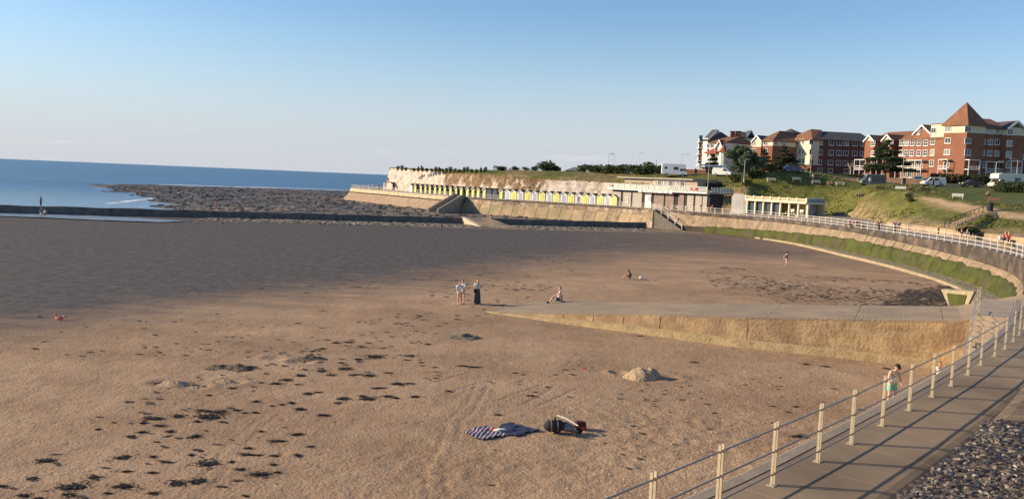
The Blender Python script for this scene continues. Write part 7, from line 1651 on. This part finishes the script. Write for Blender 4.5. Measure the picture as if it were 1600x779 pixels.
def toy(label, px, m, rz):
    t = thing('toy_spade', label, 'toy', on_sand(*px), rz); b = MB(); b.box((0, .0, .08), (.17, .22, .02), rx=.25); b.build('blade', m, t, False, False); MB().tube([(0, .08, .1), (0, .36, .22)], .016, 6).build('shaft', m, t, False, False); MB().tube([(-.06, .37, .22), (.06, .37, .22)], .018, 6).build('grip', m, t, False, False)
toy('bright red toy spade on the sand left of the sand mound', (913, 578.5), cloth('scarlet', (.75, .12, .06)), R(70)); 
def kite(label, px, sc, m, rz=0):
    t = thing('inflatable_toy', label, 'toy', on_sand(*px), rz); t.scale = (sc,) * 3
    MB().ball((0, 0, .18), .22, (1.5, .7, .7), 9, 6, .1).build('body', m, t, True, False); MB().ball((-.3, 0, .38), .12, (.6, .6, 1.7), 7, 5, .1).build('fin', m, t, True, False); MB().ball((.36, .1, .32), .10, (1.9, .6, .7), 7, 5, .1).build('tail', m, t, True, False)
kite('pink inflatable toy on the dark wet sand at the far left', (93, 500), .72, cloth('coral', (.80, .22, .18))); kite('small pale pink toy left of the pink inflatable', (60.5, 494.5), .4, cloth('rose', (.62, .38, .36)), 1)
# sand mounds
SANDM = mat('heaped_sand', (.46, .33, .21), (.36, .255, .165), scale=1.2, bump=.6, bscale=9, rough=.95)
def mound(label, px, r, h, m=SANDM, sq=1.0, rs=0, nm='sand_mound', cat_='sand mound'):
    p = on_sand(*px); t = thing(nm, label, cat_, (p[0], p[1], p[2] - .05)); b = MB(); nr_, na = 14, 30; P = [(0, 0, h)]; 
    for i in range(1, nr_ + 1):
        for j in range(na):
            a = 2 * math.pi * j / na; q = i / nr_; k = 1 + .22 * mnoise.fractal(Vector((math.cos(a) * 1.4 + rs, math.sin(a) * 1.4, 2)), 1, 2, 3); z = h * (1 - q ** 1.6) * (1 + (.35 if nm == 'sand_mound' else .9) * mnoise.fractal(Vector((q * math.cos(a) * 3 + rs, q * math.sin(a) * 3, 7)), 1, 2, 4)) * (q < 1); P.append((r * q * k * math.cos(a), r * q * k * math.sin(a) * sq, z - (.1 if i == nr_ else 0)))
    F = [(0, 1 + j, 1 + (j + 1) % na) for j in range(na)] + [(1 + (i - 1) * na + j, 1 + i * na + j, 1 + i * na + (j + 1) % na, 1 + (i - 1) * na + (j + 1) % na) for i in range(1, nr_) for j in range(na)]
    b.add(P, F); b.build('heap', m, t, True, False); return t
mound('large heaped sand mound casting a shadow near the slipway', (1003, 589.5), .92, .50, sq=.85)
mound('smaller sand heap joined to the right of the large mound', (1018, 588), .5, .42, rs=3)
WEEDH = mat('weed_heap', (.24, .175, .115), (.04, .033, .027), scale=3, bump=.9, bscale=12)
mound('grey heap of shingle and weed in the middle of the sand', (728, 527.5), 1.15, .24, mat('shingle_heap', (.30, .24, .18), (.06, .055, .05), scale=5, bump=.9, bscale=14), .6, 5, 'weed_heap', 'weed heap')
for k, (x, y, r_, h, lab) in enumerate([(272, 599, .7, .2, 'dug sand heap with dark weed, left of two'), (303, 604, .6, .13, 'low dug sand heap between two taller ones'), (352, 596, .8, .18, 'dug sand heap with long shadow, right of the row'), (375, 575, 1.1, .16, 'weedy ridge heap behind the dug sand heaps'), (345, 574, .8, .12, 'low weedy ridge left of the weedy heap'), (486, 561, .9, .12, 'low bristly weed heap in the left middle of the beach')]):
    mound(lab, (x, y), r_, h, SANDM if k in (0, 1, 2) else WEEDH, .6, 11 + k, 'sand_mound' if k < 3 else 'weed_heap', 'sand mound' if k < 3 else 'weed heap')

# ================================================================== SEAWEED
WEED = mat('bladder_weed', (.045, .032, .022), (.012, .010, .010), scale=6, rough=.75, spec=.3)
def weed_mb(rs, nstr=70, L_=.5):
    r = np.random.default_rng(rs); b = MB()
    for i in range(nstr):
        x, y = r.normal(0, .42), r.normal(0, .17); a = r.normal(0, .5) + (math.pi if r.random() < .5 else 0); ln = r.uniform(.12, L_); w = r.uniform(.015, .05); z = max(.012, .07 * (1 - (x / .9) ** 2) * r.random()); pts = []
        for k in range(4):
            t = k / 3; pts.append((x + math.cos(a) * ln * t, y + math.sin(a) * ln * t * .6, .012 + z * math.sin(math.pi * (.15 + .7 * t)))); a += r.normal(0, .45)
        nx, ny = -math.sin(a) * w, math.cos(a) * w; o = len(b.v)
        for k, p in enumerate(pts): q = 1 - .6 * (k / 3); b.v += [(p[0] - nx * q, p[1] - ny * q, p[2]), (p[0] + nx * q, p[1] + ny * q, p[2] + .01)]
        b.f += [(o + 2 * k, o + 2 * k + 1, o + 2 * k + 3, o + 2 * k + 2) for k in range(3)]
    m_ = MB(); m_.ball((0, 0, .0), .58, (1.0, .36, .11), 14, 6, .3); b.add(m_.v, m_.f)
    return b
WM = []
for i in range(7): me = weed_mb(300 + i).mesh('seaweed_clump'); me.materials.append(WEED); WM.append(me)
cl_ = [(x / 3.008, 520 + y / 3.008, w / 3.008) for x, y, w in [(210, 597, 95), (155, 680, 60), (340, 722, 150), (440, 673, 80), (580, 580, 95), (595, 648, 60), (580, 720, 130), (505, 752, 40), (330, 760, 100), (110, 760, 65), (10, 720, 50), (180, 775, 60), (715, 655, 55), (720, 578, 40), (780, 605, 70), (900, 570, 40), (720, 752, 60), (830, 705, 120), (930, 697, 100), (980, 610, 130), (1165, 540, 50), (1160, 570, 90), (1225, 573, 70), (1290, 575, 50), (1090, 603, 40), (1130, 638, 65), (1220, 660, 110), (1305, 652, 40), (1300, 507, 90), (1400, 478, 75), (1460, 533, 40), (1395, 573, 40), (1285, 615, 40), (1155, 765, 40), (920, 487, 65), (715, 405, 105), (675, 425, 40), (750, 437, 70), (835, 392, 75), (615, 487, 55), (668, 467, 50), (800, 466, 55), (960, 370, 100), (1040, 372, 80), (980, 395, 140), (1110, 365, 50), (1150, 377, 35), (1200, 375, 45), (925, 418, 40), (1045, 420, 45), (460, 455, 30), (735, 512, 30), (1225, 465, 30), (740, 232, 60), (1410, 358, 50)]]
cl_ += [(200 + x / 3.2, 530 + y / 3.2, w / 3.2) for x, y, w in [(1350, 225, 90), (1255, 245, 80), (1080, 295, 80), (1200, 298, 90), (1170, 285, 50), (1050, 318, 50), (1300, 285, 70), (1435, 287, 60), (1135, 180, 70), (1210, 182, 80), (1300, 170, 50), (860, 183, 60), (970, 158, 60), (790, 203, 60), (740, 220, 80), (850, 225, 40), (900, 270, 60), (950, 265, 40), (1230, 88, 110), (1410, 85, 70), (1150, 103, 45), (1065, 118, 40), (1465, 118, 30), (1090, 147, 80), (1015, 180, 50), (720, 333, 30), (770, 325, 35), (815, 316, 35), (860, 350, 50), (975, 380, 70), (1500, 25, 40), (1040, 20, 40), (1100, 15, 60), (970, 47, 40), (925, 62, 40), (640, 310, 50), (520, 245, 45), (405, 278, 35)]]
cl_ += [(722, 571.5, 17), (700, 611, 10), (778, 647, 14), (1085, 566, 12), (1245, 635, 16), (1110, 795, 30), (1260, 569, 14), (1290, 573, 14), (1000, 525, 10), (805, 582, 10), (895, 585, 10), (830, 618, 18), (1430, 606, 14), (1365, 640, 12), (1250, 682, 30), (1385, 575, 12), (1345, 640, 10), (950, 502, 10), (985, 515, 12), (740, 573, 26), (620, 622, 14), (640, 600, 16)]
random.seed(5)
for k, (x, y, w) in enumerate(cl_):
    p = G(x, y); s = w / FPX * p.y * .66; z = sand_z(p.x, p.y)
    o = link('seaweed_clump', WM[k % 7], None, (p.x, p.y, z - .01), random.uniform(-.35, .25), (s, s * random.uniform(1.0, 1.9), .6 + .3 * s)); tag(o, 'dark clump of stranded seaweed lying on the near sand', 'seaweed', 'seaweed clumps on the near sand')
# scattered scraps, far too many to count
lit = MB(); r = np.random.default_rng(77)
def scraps(n, polypx, size):
    q = pxline(polypx); xs = [a[0] for a in q]; ys = [a[1] for a in q]; k = 0
    while k < n:
        x = r.uniform(min(xs), max(xs), 400); y = r.uniform(min(ys), max(ys), 400); ins = poly_sdf(x, y, q) < 0; dens = fbm(x, y, .16, 3, 8)
        for a, c, i, d in zip(x, y, ins, dens):
            if not i or d < r.uniform(.30, .62) or k >= n: continue
            k += 1; ln = size * r.uniform(.4, 1.6); w = ln * r.uniform(.2, .5) * (1 + c / 110); t = r.normal(0, .35); z = sand_z(a, c) + .008; o = len(lit.v); m_ = 6
            lit.v += [(a + ln * math.cos(u) * math.cos(t) * r.uniform(.7, 1.2) - w * math.sin(u) * math.sin(t), c + ln * math.cos(u) * math.sin(t) + w * math.sin(u) * math.cos(t) * r.uniform(.7, 1.2), z + (0 if j % 2 else .015)) for j, u in enumerate(np.linspace(0, 6.283, m_, endpoint=False))] + [(a, c, z + .05 * min(1, ln * 2))]
            lit.f += [(o + j, o + (j + 1) % m_, o + m_) for j in range(m_)]
scraps(1300, [(1070, 426), (1130, 416), (1250, 430), (1400, 438), (1480, 446), (1480, 478), (1300, 478), (1180, 470), (1110, 445)], .17)
scraps(900, [(1385, 470), (1420, 452), (1485, 446), (1540, 452), (1535, 484), (1370, 482)], .26)
scraps(170, [(560, 500), (700, 440), (860, 440), (860, 478), (760, 490), (640, 540), (540, 545)], .17)
scraps(70, [(0, 525), (250, 495), (520, 480), (560, 545), (300, 560), (0, 560)], .15)
scraps(150, [(0, 779), (160, 640), (420, 540), (660, 530), (700, 600), (560, 700), (470, 779)], .14)
scraps(110, [(700, 600), (1000, 560), (1350, 600), (1000, 760), (700, 770)], .10)
scraps(80, [(330, 470), (600, 400), (950, 400), (900, 430), (600, 450)], .22)
o = lit.build('seaweed_litter', mat('brown_weed_scraps', (.105, .075, .05), (.02, .016, .013), scale=1.5, rough=.85)); tag(o, 'scattered dark scraps of seaweed strewn over the sand', 'seaweed', kind='stuff')
peb = MB()
for k in range(900):
    x, y = random.uniform(880, 1480), random.uniform(540, 779); p = G(x, y)
    if cdist(np.array([p.x]), np.array([p.y]))[0] > -.6: continue
    q = MB(); q.ball((p.x, p.y, sand_z(p.x, p.y) + .008), random.uniform(.012, .032), (1.2, 1, .6), 5, 4); peb.add(q.v, q.f)
o = peb.build('shells', mat('shell_white', (.72, .64, .54), (.5, .44, .36), scale=9)); tag(o, 'tiny pale shells and pebbles sprinkled on the near sand', 'shells', kind='stuff')
# rubble in front of the breakwater
rb_ = MB()
for k in range(2600):
    x = random.uniform(-52, 27); y = bw_y(x) - .8 - abs(random.gauss(0, 3.8)); s = random.uniform(.08, .34); q = MB(); q.ball((x, y, .02), s, (1.5, 1, .5), 6, 4, .3); rb_.add(q.v, q.f)
o = rb_.build('rubble', mat('rubble_stone', (.40, .34, .26), (.05, .042, .034), scale=.9, detail=8, contrast=(.38, .62))); tag(o, 'band of weedy rubble stones along the breakwater foot', 'rubble', kind='stuff')
rk = MB(); r = np.random.default_rng(9)
for k in range(5200):
    x = r.uniform(-150, 20); y = r.uniform(140, 330); 
    if y < bw_y(x) + 2: continue
    i = min(int(np.searchsorted(ry, y)), len(ry) - 1); j = min(int(np.searchsorted(rx, x)), len(rx) - 1)
    if RZ[i, j] < SEA - .02: continue
    s = r.uniform(.15, .55); q = MB(); q.ball((x, y, RZ[i, j]), s, (1.7, 1, .5), 6, 4, .35); rk.add(q.v, q.f)
o = rk.build('reef_rocks', MATS['reef_rock']); tag(o, 'weed covered rocks scattered over the bared reef', 'rocks', kind='stuff')
